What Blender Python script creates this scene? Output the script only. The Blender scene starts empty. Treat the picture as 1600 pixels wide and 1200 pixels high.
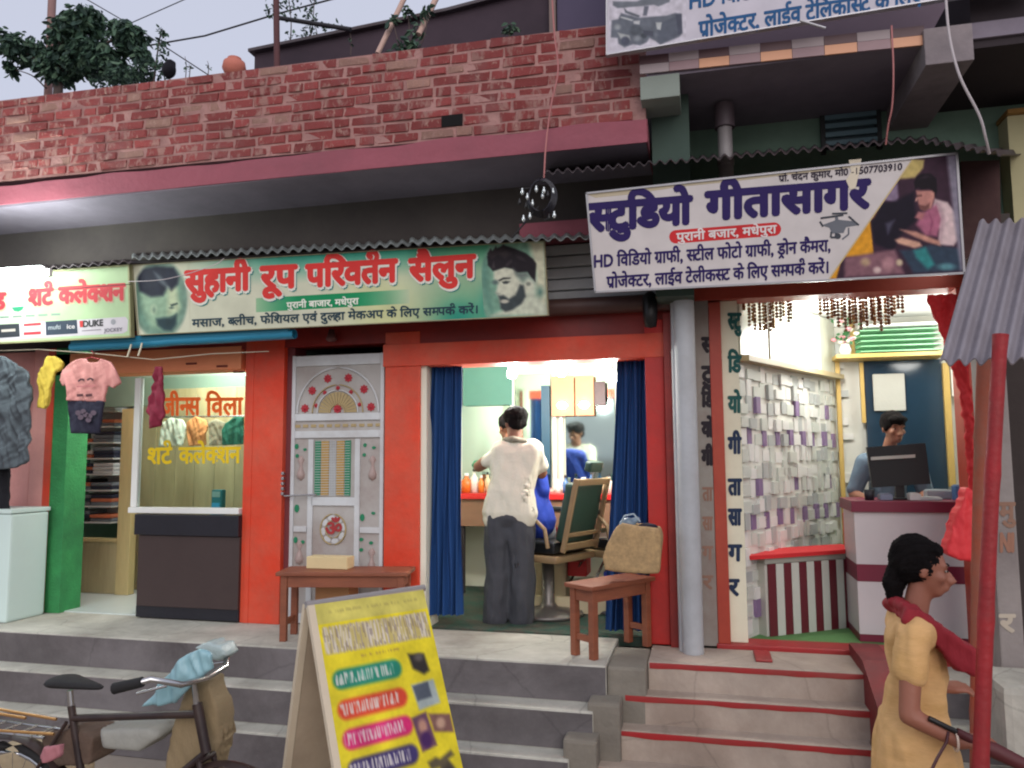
import bpy, bmesh, math, random
import numpy as np
from mathutils import Vector, Matrix, noise
from mathutils.geometry import tessellate_polygon
random.seed(11)
R = math.radians
SC = bpy.context.scene
COL = SC.collection
# ------------------------------------------------------------------ camera
FPX, CX, CY = 1200.0, 800.0, 600.0
CAMP = Vector((0, 0, 1.93))
YAW, PITCH, ROLL = R(13.8), R(5.33), R(-0.38)
FWD = Vector((-math.sin(YAW)*math.cos(PITCH), math.cos(YAW)*math.cos(PITCH), math.sin(PITCH)))
R0 = Vector((math.cos(YAW), math.sin(YAW), 0)); U0 = R0.cross(FWD)
RT = R0*math.cos(ROLL) + U0*math.sin(ROLL)
UP = -R0*math.sin(ROLL) + U0*math.cos(ROLL)
cam = bpy.data.cameras.new('camera'); cam.sensor_width = 36; cam.lens = 27; cam.clip_end = 2000; cam.clip_start = 0.05
camo = bpy.data.objects.new('camera', cam); COL.objects.link(camo)
camo.matrix_world = Matrix(((RT.x, UP.x, -FWD.x, CAMP.x), (RT.y, UP.y, -FWD.y, CAMP.y), (RT.z, UP.z, -FWD.z, CAMP.z), (0, 0, 0, 1)))
SC.camera = camo
SUN_EL, SUN_AZ = 30, -20          # soft dusk glow from the street side
w = bpy.data.worlds.new('World'); SC.world = w; w.use_nodes = True
nt = w.node_tree; bg = nt.nodes['Background']
sky = nt.nodes.new('ShaderNodeTexSky'); sky.sky_type = 'NISHITA'; sky.sun_disc = False
sky.sun_elevation = R(SUN_EL); sky.sun_rotation = R(180+SUN_AZ); sky.air_density = 1.0; sky.dust_density = 3.0; sky.ozone_density = 1.0
hs = nt.nodes.new('ShaderNodeMixRGB'); hs.blend_type = 'MIX'; hs.inputs[0].default_value = 0.8
hs.inputs[2].default_value = (6.2, 6.4, 7.6, 1)       # even dusk overcast
nt.links.new(sky.outputs[0], hs.inputs[1]); nt.links.new(hs.outputs[0], bg.inputs[0])
bg.inputs[1].default_value = 0.113
sl = bpy.data.lights.new('sun', 'SUN'); sl.energy = 1.15; sl.angle = R(50); sl.color = (1.0, .93, .92)
so = bpy.data.objects.new('sun', sl); COL.objects.link(so)
so.rotation_euler = (R(90-SUN_EL), 0, R(-SUN_AZ)); so.location = (0, -5, 12)
SC.view_settings.view_transform = 'Standard'; SC.view_settings.look = 'None'
SC.view_settings.exposure = 0.0; SC.view_settings.gamma = 1.0
SC.render.engine = 'CYCLES'
SC.cycles.use_denoising = True; SC.cycles.max_bounces = 7; SC.cycles.sample_clamp_indirect = 4
SC.cycles.filter_width = 2.1

# ------------------------------------------------------------------ measuring helpers
def ray(px, py): return FWD + RT*((px-CX)/FPX) + UP*((CY-py)/FPX)
def P(px, py, Y):
    d = ray(px, py); return CAMP + d*(Y/d.y)
def G(px, py, Z):
    d = ray(px, py); return CAMP + d*((Z-CAMP.z)/d.z)
def PX(px, Y, py=750): return P(px, py, Y).x
def PZ(py, Y, px=800): return P(px, py, Y).z
class Plane:
    def __init__(s, o, n): s.o = Vector(o); s.n = Vector(n).normalized(); 
    def at(s, px, py, lift=0.0):
        d = ray(px, py); t = (s.o-CAMP + s.n*lift).dot(s.n)/d.dot(s.n); return CAMP + d*t
def plane3(a, b, c):
    n = (Vector(b)-Vector(a)).cross(Vector(c)-Vector(a)).normalized()
    if n.dot(CAMP-Vector(a)) < 0: n = -n
    return Plane(a, n)
# ------------------------------------------------------------------ materials
def lin(c):
    f = lambda v: (v/255/12.92) if v/255 <= .04045 else ((v/255+.055)/1.055)**2.4
    return tuple(f(v) for v in c)+(1.0,)
MATS = {}
def mat(name, rgb, rough=.7, var=.12, scale=6.0, bump=.15, metal=0.0, dirt=None, dirt_amt=.0, stretch=(1, 1, 1), rand=0.0, trans=0.0, spec=.5, blotch=0.0, crack=0.0):
    if name in MATS: return MATS[name]
    m = bpy.data.materials.new(name); m.use_nodes = True; n = m.node_tree.nodes; L = m.node_tree.links
    b = n['Principled BSDF']; b.inputs['Roughness'].default_value = rough; b.inputs['Metallic'].default_value = metal
    b.inputs['Specular IOR Level'].default_value = spec
    tc = n.new('ShaderNodeTexCoord'); mp = n.new('ShaderNodeMapping'); mp.inputs['Scale'].default_value = stretch
    L.new(tc.outputs['Object'], mp.inputs[0])
    nz = n.new('ShaderNodeTexNoise'); nz.inputs['Scale'].default_value = scale; nz.inputs['Detail'].default_value = 8; nz.inputs['Roughness'].default_value = .65
    L.new(mp.outputs[0], nz.inputs[0])
    c = lin(rgb)
    mx = n.new('ShaderNodeMixRGB'); mx.inputs[1].default_value = tuple(v*(1-var*1.6) for v in c[:3])+(1,); mx.inputs[2].default_value = tuple(min(1, v*(1+var*1.2)) for v in c[:3])+(1,)
    L.new(nz.outputs[0], mx.inputs[0]); out = mx.outputs[0]
    if dirt is not None:
        nz2 = n.new('ShaderNodeTexNoise'); nz2.inputs['Scale'].default_value = scale*.35; nz2.inputs['Detail'].default_value = 10; nz2.inputs['Roughness'].default_value = .7
        L.new(mp.outputs[0], nz2.inputs[0])
        cr = n.new('ShaderNodeValToRGB'); cr.color_ramp.elements[0].position = .5-.12*dirt_amt-.05; cr.color_ramp.elements[1].position = .72-.1*dirt_amt
        L.new(nz2.outputs[0], cr.inputs[0])
        m2 = n.new('ShaderNodeMixRGB'); m2.inputs[2].default_value = lin(dirt)
        ml = n.new('ShaderNodeMath'); ml.operation = 'MULTIPLY'; ml.inputs[1].default_value = min(1, dirt_amt+.3)
        L.new(cr.outputs[0], ml.inputs[0]); L.new(ml.outputs[0], m2.inputs[0]); L.new(out, m2.inputs[1]); out = m2.outputs[0]
    if blotch > 0:
        nz3 = n.new('ShaderNodeTexNoise'); nz3.inputs['Scale'].default_value = scale*.22+.4; nz3.inputs['Detail'].default_value = 12; nz3.inputs['Roughness'].default_value = .75; nz3.inputs['Distortion'].default_value = .6
        L.new(mp.outputs[0], nz3.inputs[0]); r3 = n.new('ShaderNodeMapRange'); r3.inputs[1].default_value = .35; r3.inputs[2].default_value = .68; r3.inputs[3].default_value = 1-blotch; r3.inputs[4].default_value = 1+blotch*.35
        L.new(nz3.outputs[0], r3.inputs[0]); m3 = n.new('ShaderNodeMixRGB'); m3.blend_type = 'MULTIPLY'; m3.inputs[0].default_value = 1; L.new(out, m3.inputs[1]); L.new(r3.outputs[0], m3.inputs[2]); out = m3.outputs[0]
        vo = n.new('ShaderNodeTexVoronoi'); vo.feature = 'DISTANCE_TO_EDGE'; vo.inputs['Scale'].default_value = scale*.5
        dn = n.new('ShaderNodeMixRGB'); dn.inputs[0].default_value = .12; L.new(mp.outputs[0], dn.inputs[1]); L.new(nz3.outputs[1], dn.inputs[2]); L.new(dn.outputs[0], vo.inputs[0])
        r4 = n.new('ShaderNodeMapRange'); r4.inputs[1].default_value = 0; r4.inputs[2].default_value = .012; r4.inputs[3].default_value = 1-crack; r4.inputs[4].default_value = 1
        L.new(vo.outputs[0], r4.inputs[0]); m4 = n.new('ShaderNodeMixRGB'); m4.blend_type = 'MULTIPLY'; m4.inputs[0].default_value = 1 if crack else 0; L.new(out, m4.inputs[1]); L.new(r4.outputs[0], m4.inputs[2]); out = m4.outputs[0]
    if rand > 0:
        oi = n.new('ShaderNodeObjectInfo'); hv = n.new('ShaderNodeHueSaturation')
        mr = n.new('ShaderNodeMapRange'); mr.inputs[3].default_value = 1-rand; mr.inputs[4].default_value = 1+rand
        L.new(oi.outputs['Random'], mr.inputs[0]); L.new(mr.outputs[0], hv.inputs['Value']); L.new(out, hv.inputs['Color']); out = hv.outputs[0]
    L.new(out, b.inputs['Base Color'])
    if bump > 0:
        nb = n.new('ShaderNodeTexNoise'); nb.inputs['Scale'].default_value = scale*6; nb.inputs['Detail'].default_value = 6
        L.new(mp.outputs[0], nb.inputs[0])
        bp = n.new('ShaderNodeBump'); bp.inputs['Strength'].default_value = bump; bp.inputs['Distance'].default_value = .01
        L.new(nb.outputs[0], bp.inputs['Height']); L.new(bp.outputs[0], b.inputs['Normal'])
    if trans: b.inputs['Transmission Weight'].default_value = trans; b.inputs['IOR'].default_value = 1.15
    MATS[name] = m; return m
def emit(name, rgb, s):
    m = bpy.data.materials.new(name); m.use_nodes = True; n = m.node_tree.nodes; b = n['Principled BSDF']
    b.inputs['Base Color'].default_value = (.8, .8, .8, 1)
    b.inputs['Emission Color'].default_value = lin(rgb); b.inputs['Emission Strength'].default_value = s; return m
def printmat(name, rough=.55, spec=.4):
    m = bpy.data.materials.new(name); m.use_nodes = True; n = m.node_tree.nodes; L = m.node_tree.links; b = n['Principled BSDF']
    a = n.new('ShaderNodeAttribute'); a.attribute_name = 'Col'
    tc = n.new('ShaderNodeTexCoord'); nz = n.new('ShaderNodeTexNoise'); nz.inputs['Scale'].default_value = 5; nz.inputs['Detail'].default_value = 9
    L.new(tc.outputs['Object'], nz.inputs[0])
    mr = n.new('ShaderNodeMapRange'); mr.inputs[1].default_value = .3; mr.inputs[2].default_value = .75; mr.inputs[3].default_value = 1.0; mr.inputs[4].default_value = .82
    L.new(nz.outputs[0], mr.inputs[0])
    mm = n.new('ShaderNodeMixRGB'); mm.blend_type = 'MULTIPLY'; mm.inputs[0].default_value = 1
    L.new(a.outputs['Color'], mm.inputs[1]); L.new(mr.outputs[0], mm.inputs[2]); L.new(mm.outputs[0], b.inputs['Base Color'])
    b.inputs['Roughness'].default_value = rough; b.inputs['Specular IOR Level'].default_value = spec; return m
PRINT = printmat('printed_flex', .65, .25)
# ------------------------------------------------------------------ object helpers
def setp(o, label=None, cat=None, group=None, kind=None):
    if label: o['label'] = label
    if cat: o['category'] = cat
    if group: o['group'] = group
    if kind: o['kind'] = kind
    return o
def thing(name, label, cat, loc=(0, 0, 0), group=None, rot=0.0):
    o = bpy.data.objects.new(name, None); o.empty_display_size = .1; o.location = Vector(loc); o.rotation_euler = (0, 0, rot); COL.objects.link(o)
    return setp(o, label, cat, group)
def link(name, me, m, parent=None, local=False):
    """world-coordinate mesh linked under a thing; local=True: mesh is in the parent's own space"""
    o = bpy.data.objects.new(name, me); COL.objects.link(o)
    if m is not None and not me.materials: 
        for q in (m if isinstance(m, (list, tuple)) else [m]): me.materials.append(q)
    if parent is not None:
        o.parent = parent
        if not local and parent.type == 'EMPTY':
            o.matrix_parent_inverse = (Matrix.Translation(parent.location) @ parent.rotation_euler.to_matrix().to_4x4()).inverted()
    return o
def recenter(o):
    me = o.data; n = len(me.vertices); a = np.empty(n*3); me.vertices.foreach_get('co', a); a = a.reshape(-1, 3)
    c = (a.min(0)+a.max(0))/2; c[2] = a[:, 2].min(); a -= c; me.vertices.foreach_set('co', a.ravel()); me.update()
    o.location = Vector(c) + o.location; return o
class MB:
    def __init__(s): s.v = []; s.f = []; s.sm = []; s.mi = []
    def add(s, vs, fs, smooth=False, mi=0):
        b = len(s.v); s.v += [tuple(v) for v in vs]; s.f += [tuple(b+i for i in f) for f in fs]; s.sm += [smooth]*len(fs); s.mi += [mi]*len(fs); return s
    def box(s, x0, x1, y0, y1, z0, z1, bev=0.0, mi=0, M=None):
        if x1 < x0: x0, x1 = x1, x0
        if y1 < y0: y0, y1 = y1, y0
        if z1 < z0: z0, z1 = z1, z0
        if bev <= 0:
            vs = [(x, y, z) for x in (x0, x1) for y in (y0, y1) for z in (z0, z1)]
            fs = [(0, 1, 3, 2), (4, 6, 7, 5), (0, 4, 5, 1), (2, 3, 7, 6), (0, 2, 6, 4), (1, 5, 7, 3)]
        else:
            bm = bmesh.new(); bmesh.ops.create_cube(bm, size=1)
            for q in bm.verts: q.co = Vector(((x0+x1)/2+q.co.x*(x1-x0), (y0+y1)/2+q.co.y*(y1-y0), (z0+z1)/2+q.co.z*(z1-z0)))
            bmesh.ops.bevel(bm, geom=list(bm.edges), offset=min(bev, .45*min(x1-x0, y1-y0, z1-z0)), segments=2, affect='EDGES', profile=.6)
            bm.verts.index_update(); vs = [q.co.copy() for q in bm.verts]; fs = [[q.index for q in f.verts] for f in bm.faces]; bm.free()
        if M is not None: vs = [M @ Vector(q) for q in vs]
        return s.add(vs, fs, bev > 0 and False, mi)
    def tube(s, pts, r, n=8, caps=True, mi=0, closed=False):
        pts = [Vector(p) for p in pts]; rr = r if isinstance(r, (list, tuple)) else [r]*len(pts)
        vs = []; m = len(pts); ref = None
        for i, p in enumerate(pts):
            if closed: t = (pts[(i+1) % m]-pts[i-1])
            else: t = (pts[min(i+1, m-1)]-pts[max(i-1, 0)])
            t.normalize()
            if ref is None: ref = Vector((0, 0, 1)) if abs(t.z) < .9 else Vector((1, 0, 0))
            a = t.cross(ref).normalized(); b = t.cross(a); ref = -b if False else ref
            for k in range(n):
                an = 2*math.pi*k/n; vs.append(p+(a*math.cos(an)+b*math.sin(an))*rr[i])
        fs = []
        for i in range(m if closed else m-1):
            j = (i+1) % m
            for k in range(n): fs.append((i*n+k, i*n+(k+1) % n, j*n+(k+1) % n, j*n+k))
        s.add(vs, fs, True, mi)
        if caps and not closed: s.add(vs[:n], [tuple(range(n))[::-1]], False, mi); s.add(vs[-n:], [tuple(range(n))], False, mi)
        return s
    def lathe(s, c, prof, n=20, mi=0, axis='z'):
        vs = []; c = Vector(c)
        for (r, h) in prof:
            for k in range(n):
                a = 2*math.pi*k/n; d = Vector((r*math.cos(a), r*math.sin(a), h))
                if axis == 'y': d = Vector((d.x, d.z, d.y))
                if axis == 'x': d = Vector((d.z, d.x, d.y))
                vs.append(c+d)
        fs = [(i*n+k, i*n+(k+1) % n, (i+1)*n+(k+1) % n, (i+1)*n+k) for i in range(len(prof)-1) for k in range(n)]
        return s.add(vs, fs, True, mi)
    def prism(s, pts, d, mi=0):
        """pts: planar 3D outline, d: extrusion vector"""
        pts = [Vector(p) for p in pts]; d = Vector(d); n = len(pts)
        tri = tessellate_polygon([pts]); vs = pts+[p+d for p in pts]
        fs = [tuple(t) for t in tri]+[tuple(n+i for i in t[::-1]) for t in tri]
        for i in range(n): j = (i+1) % n; fs.append((i, j, n+j, n+i))
        return s.add(vs, fs, False, mi)
    def grid(s, fn, nu, nv, smooth=True, thick=None, mi=0):
        vs = [fn(i/nu, j/nv) for i in range(nu+1) for j in range(nv+1)]
        q = lambda i, j: i*(nv+1)+j
        fs = [(q(i, j), q(i+1, j), q(i+1, j+1), q(i, j+1)) for i in range(nu) for j in range(nv)]
        s.add(vs, fs, smooth, mi)
        if thick is not None:
            t = Vector(thick); n0 = len(vs); vs2 = [Vector(v)+t for v in vs]
            s.add(vs2, [f[::-1] for f in fs], smooth, mi)
            b = [q(i, 0) for i in range(nu+1)]+[q(nu, j) for j in range(1, nv+1)]+[q(i, nv) for i in range(nu-1, -1, -1)]+[q(0, j) for j in range(nv-1, 0, -1)]
            k = len(b); s.add([vs[i] for i in b]+[vs2[i] for i in b], [(i, (i+1) % k, k+(i+1) % k, k+i) for i in range(k)], False, mi)
        return s
    def mesh(s, name):
        me = bpy.data.meshes.new(name); me.from_pydata(s.v, [], s.f); me.update()
        me.polygons.foreach_set('use_smooth', s.sm); me.polygons.foreach_set('material_index', s.mi)
        bm = bmesh.new(); bm.from_mesh(me); bmesh.ops.recalc_face_normals(bm, faces=bm.faces); bm.to_mesh(me); bm.free()
        return me
    def build(s, name, m, parent=None, local=False, center=None):
        o = link(name, s.mesh(name), m, parent, local)
        if center or (center is None and parent is None): recenter(o)
        return o
def single(name, mb, m, label, cat, group=None):
    return setp(mb.build(name, m), label, cat, group)
def struct(name, mb, m): return setp(mb.build(name, m, None, center=False), kind='structure')
def puffy(pieces, voxel=.012, smooth=4, wrinkle=.0, wf=6.0, seed=0, dec=None):
    """pieces: list of MB/hull vert lists; voxel union, smoothed -> mesh"""
    me = bpy.data.meshes.new('tmp'); bm = bmesh.new()
    for p in pieces:
        if isinstance(p, MB):
            t = bpy.data.meshes.new('t'); t.from_pydata(p.v, [], p.f); b2 = bmesh.new(); b2.from_mesh(t)
            bmesh.ops.remove_doubles(b2, verts=b2.verts, dist=1e-5); bmesh.ops.recalc_face_normals(b2, faces=b2.faces); b2.to_mesh(t); b2.free(); bm.from_mesh(t); bpy.data.meshes.remove(t)
        else:
            b2 = bmesh.new(); vs = [b2.verts.new(q) for q in p]; r = bmesh.ops.convex_hull(b2, input=vs)
            bmesh.ops.delete(b2, geom=[g for g in r['geom_interior'] if isinstance(g, bmesh.types.BMVert)], context='VERTS')
            bmesh.ops.recalc_face_normals(b2, faces=b2.faces)
            t = bpy.data.meshes.new('t'); b2.to_mesh(t); b2.free(); bm.from_mesh(t); bpy.data.meshes.remove(t)
    bm.to_mesh(me); bm.free()
    o = bpy.data.objects.new('tmp', me); COL.objects.link(o)
    r = o.modifiers.new('r', 'REMESH'); r.mode = 'VOXEL'; r.voxel_size = voxel; r.use_smooth_shade = True
    if smooth: q = o.modifiers.new('s', 'SMOOTH'); q.factor = .6; q.iterations = smooth
    dg = bpy.context.evaluated_depsgraph_get(); dg.update()
    res = bpy.data.meshes.new_from_object(o.evaluated_get(dg)); bpy.data.objects.remove(o); bpy.data.meshes.remove(me)
    if wrinkle:
        res.update()
        for v in res.vertices:
            c = v.co*wf; k = noise.noise(Vector((c.x+seed, c.y, c.z*.45)))+.5*noise.noise(Vector((c.x*2.3, c.y*2.3+seed, c.z*1.1)))
            v.co += v.normal*(k*wrinkle)
    res.polygons.foreach_set('use_smooth', [True]*len(res.polygons)); res.update(); return res
_ico = None
def strands(me, c, f, amp=.0035, freq=15):
    f = f.normalized(); r = f.cross(Vector((0, 0, 1))).normalized(); u = r.cross(f)
    for v in me.vertices:
        d = v.co-c; a = math.atan2(d.dot(r), d.dot(u)+.02); t = d.dot(f)
        v.co += v.normal*amp*(noise.noise(Vector((a*freq, t*9, 1)))+.6*noise.noise(Vector((a*freq*2.3, t*14, 4))))
    me.update(); return me
def sphv(c, r, sc=(1, 1, 1), M=None):
    global _ico
    if _ico is None:
        b = bmesh.new(); bmesh.ops.create_icosphere(b, subdivisions=2, radius=1); _ico = [v.co.copy() for v in b.verts]; b.free()
    c = Vector(c); o = []
    for v in _ico:
        q = Vector((v.x*r*sc[0], v.y*r*sc[1], v.z*r*sc[2]))
        if M is not None: q = M @ q
        o.append(c+q)
    return o
def cap(p0, r0, p1, r1): return sphv(p0, r0)+sphv(p1, r1)
def chain(pts, rs): return [cap(pts[i], rs[i], pts[i+1], rs[i+1]) for i in range(len(pts)-1)]
# ------------------------------------------------------------------ lettering (Devanagari laid out glyph by glyph)
_gc = {}
def _raw(s):
    cu = bpy.data.curves.new('g', 'FONT'); cu.body = s; cu.size = 1; cu.resolution_u = 3; cu.fill_mode = 'FRONT'
    o = bpy.data.objects.new('g', cu); me = o.to_mesh()
    vs = [(v.co.x, v.co.y) for v in me.vertices]; fs = [tuple(p.vertices) for p in me.polygons]
    o.to_mesh_clear(); bpy.data.objects.remove(o); bpy.data.curves.remove(cu); return vs, fs
def glyph(ch):
    if ch in _gc: return _gc[ch]
    vs, fs = _raw(ch) if ch != ' ' else ([], [])
    bar = max(v[0] for v in _raw('कक')[0]); adv = max(v[0] for v in _raw(ch+'कक')[0])-bar
    _gc[ch] = (vs, fs, adv); return _gc[ch]
def clipg(vs, fs, xmax):
    bm = bmesh.new(); bv = [bm.verts.new((x, y, 0)) for x, y in vs]
    for f in fs:
        try: bm.faces.new([bv[i] for i in f])
        except ValueError: pass
    bmesh.ops.bisect_plane(bm, geom=list(bm.verts)+list(bm.edges)+list(bm.faces), plane_co=(xmax, 0, 0), plane_no=(1, 0, 0), clear_outer=True)
    bm.verts.index_update(); a = [(v.co.x, v.co.y) for v in bm.verts]; b = [tuple(v.index for v in f.verts) for f in bm.faces]; bm.free(); return a, b
def stroke(pts, t):
    vs = []; fs = []
    for (x0, y0), (x1, y1) in zip(pts, pts[1:]):
        d = math.hypot(x1-x0, y1-y0) or 1; nx, ny = -(y1-y0)/d*t/2, (x1-x0)/d*t/2; b = len(vs)
        vs += [(x0+nx, y0+ny), (x0-nx, y0-ny), (x1-nx, y1-ny), (x1+nx, y1+ny)]; fs.append((b, b+1, b+2, b+3))
    return vs, fs
def layout(s):
    """returns verts2d, faces, width.  {X half form, ^ reph, ~ slanted ra, _ caret ra on the letter before"""
    V = []; F = []; x = 0.0; prev = .6; i = 0; gi = [0]
    def put(vs, fs, ox):
        gi[0] += 1; b = len(V); V.extend((a+ox, c, gi[0] % 4) for a, c in vs); F.extend(tuple(b+k for k in f) for f in fs)
    while i < len(s):
        ch = s[i]
        if ch == '{':
            i += 1; vs, fs, adv = glyph(s[i]); xm = adv*(.80 if s[i] in 'कफ' else 1)-(.0 if s[i] in 'कफ' else .135)
            a, b = clipg(vs, fs, xm); put(a, b, x); x += xm; prev = xm
        elif ch == '^': put(*stroke([(x-.11, .60), (x-.07, .76), (x-.12, .87), (x-.24, .90), (x-.35, .84), (x-.33, .77), (x-.25, .74)], .055), 0)
        elif ch == '~': put(*stroke([(x-.12, .23), (x-.22, .13), (x-.36, .05)], .07), 0)
        elif ch == '_': put(*stroke([(x-prev*.5-.16, -.2), (x-prev*.5, -.06), (x-prev*.5+.16, -.2)], .06), 0)
        else:
            vs, fs, adv = glyph(ch); put(vs, fs, x); x += adv
            if adv > .05: prev = adv
        i += 1
    return V, F, x
class Pr:
    """flat print lying on a plane: vertex-coloured polygons and lettering"""
    def __init__(s, pl): s.pl = pl; s.v = []; s.f = []; s.c = []
    def _add(s, pts, fs, col):
        b = len(s.v); s.v += [tuple(p) for p in pts]; s.f += [tuple(b+i for i in f) for f in fs]
        s.c += [tuple(col)]*len(pts) if not isinstance(col, list) else col
    def poly(s, pts, rgb, lift=.001):
        p3 = [s.pl.at(x, y, lift) for x, y in pts]
        s._add(p3, [tuple(t) for t in tessellate_polygon([p3])], lin(rgb))
    def ell(s, cx, cy, rx, ry, rgb, lift=.001, rot=0, n=20):
        c, q = math.cos(R(rot)), math.sin(R(rot))
        s.poly([(cx+rx*math.cos(a)*c-ry*math.sin(a)*q, cy+rx*math.cos(a)*q+ry*math.sin(a)*c) for a in [2*math.pi*k/n for k in range(n)]], rgb, lift)
    def line(s, pts, w, rgb, lift=.001):
        vs, fs = stroke(pts, w); s._add([s.pl.at(x, y, lift) for x, y in vs], fs, lin(rgb))
    def capsule(s, p0, p1, r, rgb, lift=.001):
        a = math.atan2(p1[1]-p0[1], p1[0]-p0[0]); pts = []
        for k in range(9): t = a+math.pi/2+math.pi*k/8; pts.append((p0[0]+r*math.cos(t), p0[1]+r*math.sin(t)))
        for k in range(9): t = a-math.pi/2+math.pi*k/8; pts.append((p1[0]+r*math.cos(t), p1[1]+r*math.sin(t)))
        s.poly(pts, rgb, lift)
    def text(s, st, p0, p1, h, rgb, bold=0.0, lift=.002, up=(0, -1), shift=(0, 0)):
        V, F, W = layout(st)
        if W <= 0: return
        ex = ((p1[0]-p0[0])/W, (p1[1]-p0[1])/W); k = h/.62
        offs = [(0, 0)]+([(bold*math.cos(a), bold*math.sin(a)) for a in [R(45*q) for q in range(8)]] if bold else [])
        for n_, (ox, oy) in enumerate(offs):
            pts = [s.pl.at(p0[0]+shift[0]+(x+ox/max(.2, math.hypot(*ex)/k))*ex[0]+(y+oy)*k*up[0], p0[1]+shift[1]+(x+ox/max(.2, math.hypot(*ex)/k))*ex[1]+(y+oy)*k*up[1], lift+n_*.00016+g_*.00004) for x, y, g_ in V]
            s._add(pts, F, lin(rgb))
    def raster(s, quad, nx, ny, fn, lift=.0008):
        (ax, ay), (bx, by), (cx, cy), (dx, dy) = quad      # tl tr br bl
        vs = []; cs = []
        for j in range(ny+1):
            v = j/ny
            for i in range(nx+1):
                u = i/nx; x = (1-v)*((1-u)*ax+u*bx)+v*((1-u)*dx+u*cx); y = (1-v)*((1-u)*ay+u*by)+v*((1-u)*dy+u*cy)
                vs.append(s.pl.at(x, y, lift)); cs.append(fn(x, y))
        fs = [(j*(nx+1)+i, j*(nx+1)+i+1, (j+1)*(nx+1)+i+1, (j+1)*(nx+1)+i) for j in range(ny) for i in range(nx)]
        s._add(vs, fs, [lin(c) for c in cs])
    def build(s, name, parent=None, m=None):
        me = bpy.data.meshes.new(name); me.from_pydata(s.v, [], s.f); me.update()
        a = me.color_attributes.new('Col', 'FLOAT_COLOR', 'POINT'); a.data.foreach_set('color', np.array(s.c, dtype=np.float32).ravel())
        o = link(name, me, m or PRINT, parent)
        if parent is None: recenter(o)
        return o
def inpoly(x, y, pts):
    c = False; j = len(pts)-1
    for i in range(len(pts)):
        xi, yi = pts[i]; xj, yj = pts[j]
        if (yi > y) != (yj > y) and x < (xj-xi)*(y-yi)/(yj-yi)+xi: c = not c
        j = i
    return c
def edged(x, y, pts):
    d = 1e9
    for i in range(len(pts)):
        x0, y0 = pts[i-1]; x1, y1 = pts[i]; l = (x1-x0)**2+(y1-y0)**2 or 1; t = max(0, min(1, ((x-x0)*(x1-x0)+(y-y0)*(y1-y0))/l))
        d = min(d, math.hypot(x-x0-t*(x1-x0), y-y0-t*(y1-y0)))
    return d
def painter(base, layers):
    """soft-edged layered painting in photo pixels -> colour function"""
    def fn(x, y):
        c = base(x, y) if callable(base) else base
        for L in layers:
            kind, geo, col, soft = L[:4]; op = L[4] if len(L) > 4 else 1
            if kind == 'p':
                d = edged(x, y, geo); d = -d if inpoly(x, y, geo) else d
            else:
                cx, cy, rx, ry = geo[:4]; rot = R(geo[4]) if len(geo) > 4 else 0
                ux, uy = (x-cx)*math.cos(rot)+(y-cy)*math.sin(rot), -(x-cx)*math.sin(rot)+(y-cy)*math.cos(rot)
                d = (math.hypot(ux/rx, uy/ry)-1)*min(rx, ry)
            a = max(0, min(1, .5-d/(2*soft)))*op
            if a > 0: c = tuple(c[k]*(1-a)+col[k]*a for k in range(3))
        g = 1+.12*noise.noise(Vector((x*.12, y*.12, 2)))+.04*noise.noise(Vector((x*.6, y*.6, 5)))
        return tuple(max(0, min(255, v*g)) for v in c)
    return fn
# ================================================================== MATERIALS
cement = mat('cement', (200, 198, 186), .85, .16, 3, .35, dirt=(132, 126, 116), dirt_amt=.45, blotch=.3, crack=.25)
cement_d = mat('cement_shaded', (122, 117, 118), .85, .2, 2.6, .4, dirt=(82, 76, 76), dirt_amt=.5, blotch=.35, crack=.2)  # darker copy of cement, riser shade put into its colour
step_tan = mat('cement_tan', (188, 174, 160), .85, .14, 3, .35, dirt=(148, 130, 116), dirt_amt=.45, blotch=.25, crack=.2)
red_paint = mat('red_floor_paint', (165, 28, 32), .5, .16, 5, .2, dirt=(120, 70, 62), dirt_amt=.25)
orange_red = mat('orange_red_paint', (226, 64, 30), .55, .12, 3.2, .35, dirt=(196, 100, 76), dirt_amt=.5, blotch=.2)
dark_red = mat('oxide_red_paint', (150, 32, 24), .5, .14, 3, .25, dirt=(95, 34, 32), dirt_amt=.45, blotch=.25)
crimson = mat('crimson_paint', (198, 34, 26), .5, .14, 3, .25, dirt=(140, 44, 38), dirt_amt=.4, blotch=.2)
peach = mat('peach_paint', (236, 150, 105), .7, .06, 3, .15, dirt=(196, 100, 66), dirt_amt=.1)
pinkp = mat('pink_paint', (226, 160, 152), .75, .08, 3, .15, dirt=(170, 100, 96), dirt_amt=.2)
band_pink = mat('pink_plaster', (150, 82, 94), .85, .13, 4, .5, dirt=(128, 76, 86), dirt_amt=.35)
green_p = mat('green_paint', (58, 150, 86), .85, .2, 9, .6, dirt=(42, 108, 66), dirt_amt=.4, blotch=.2)
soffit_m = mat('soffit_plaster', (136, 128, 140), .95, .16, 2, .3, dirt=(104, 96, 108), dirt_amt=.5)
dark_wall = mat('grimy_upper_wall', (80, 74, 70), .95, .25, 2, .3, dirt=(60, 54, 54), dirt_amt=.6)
mortar = mat('mortar', (176, 134, 128), .95, .2, 9, 1.0, dirt=(140, 104, 100), dirt_amt=.4)
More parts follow.
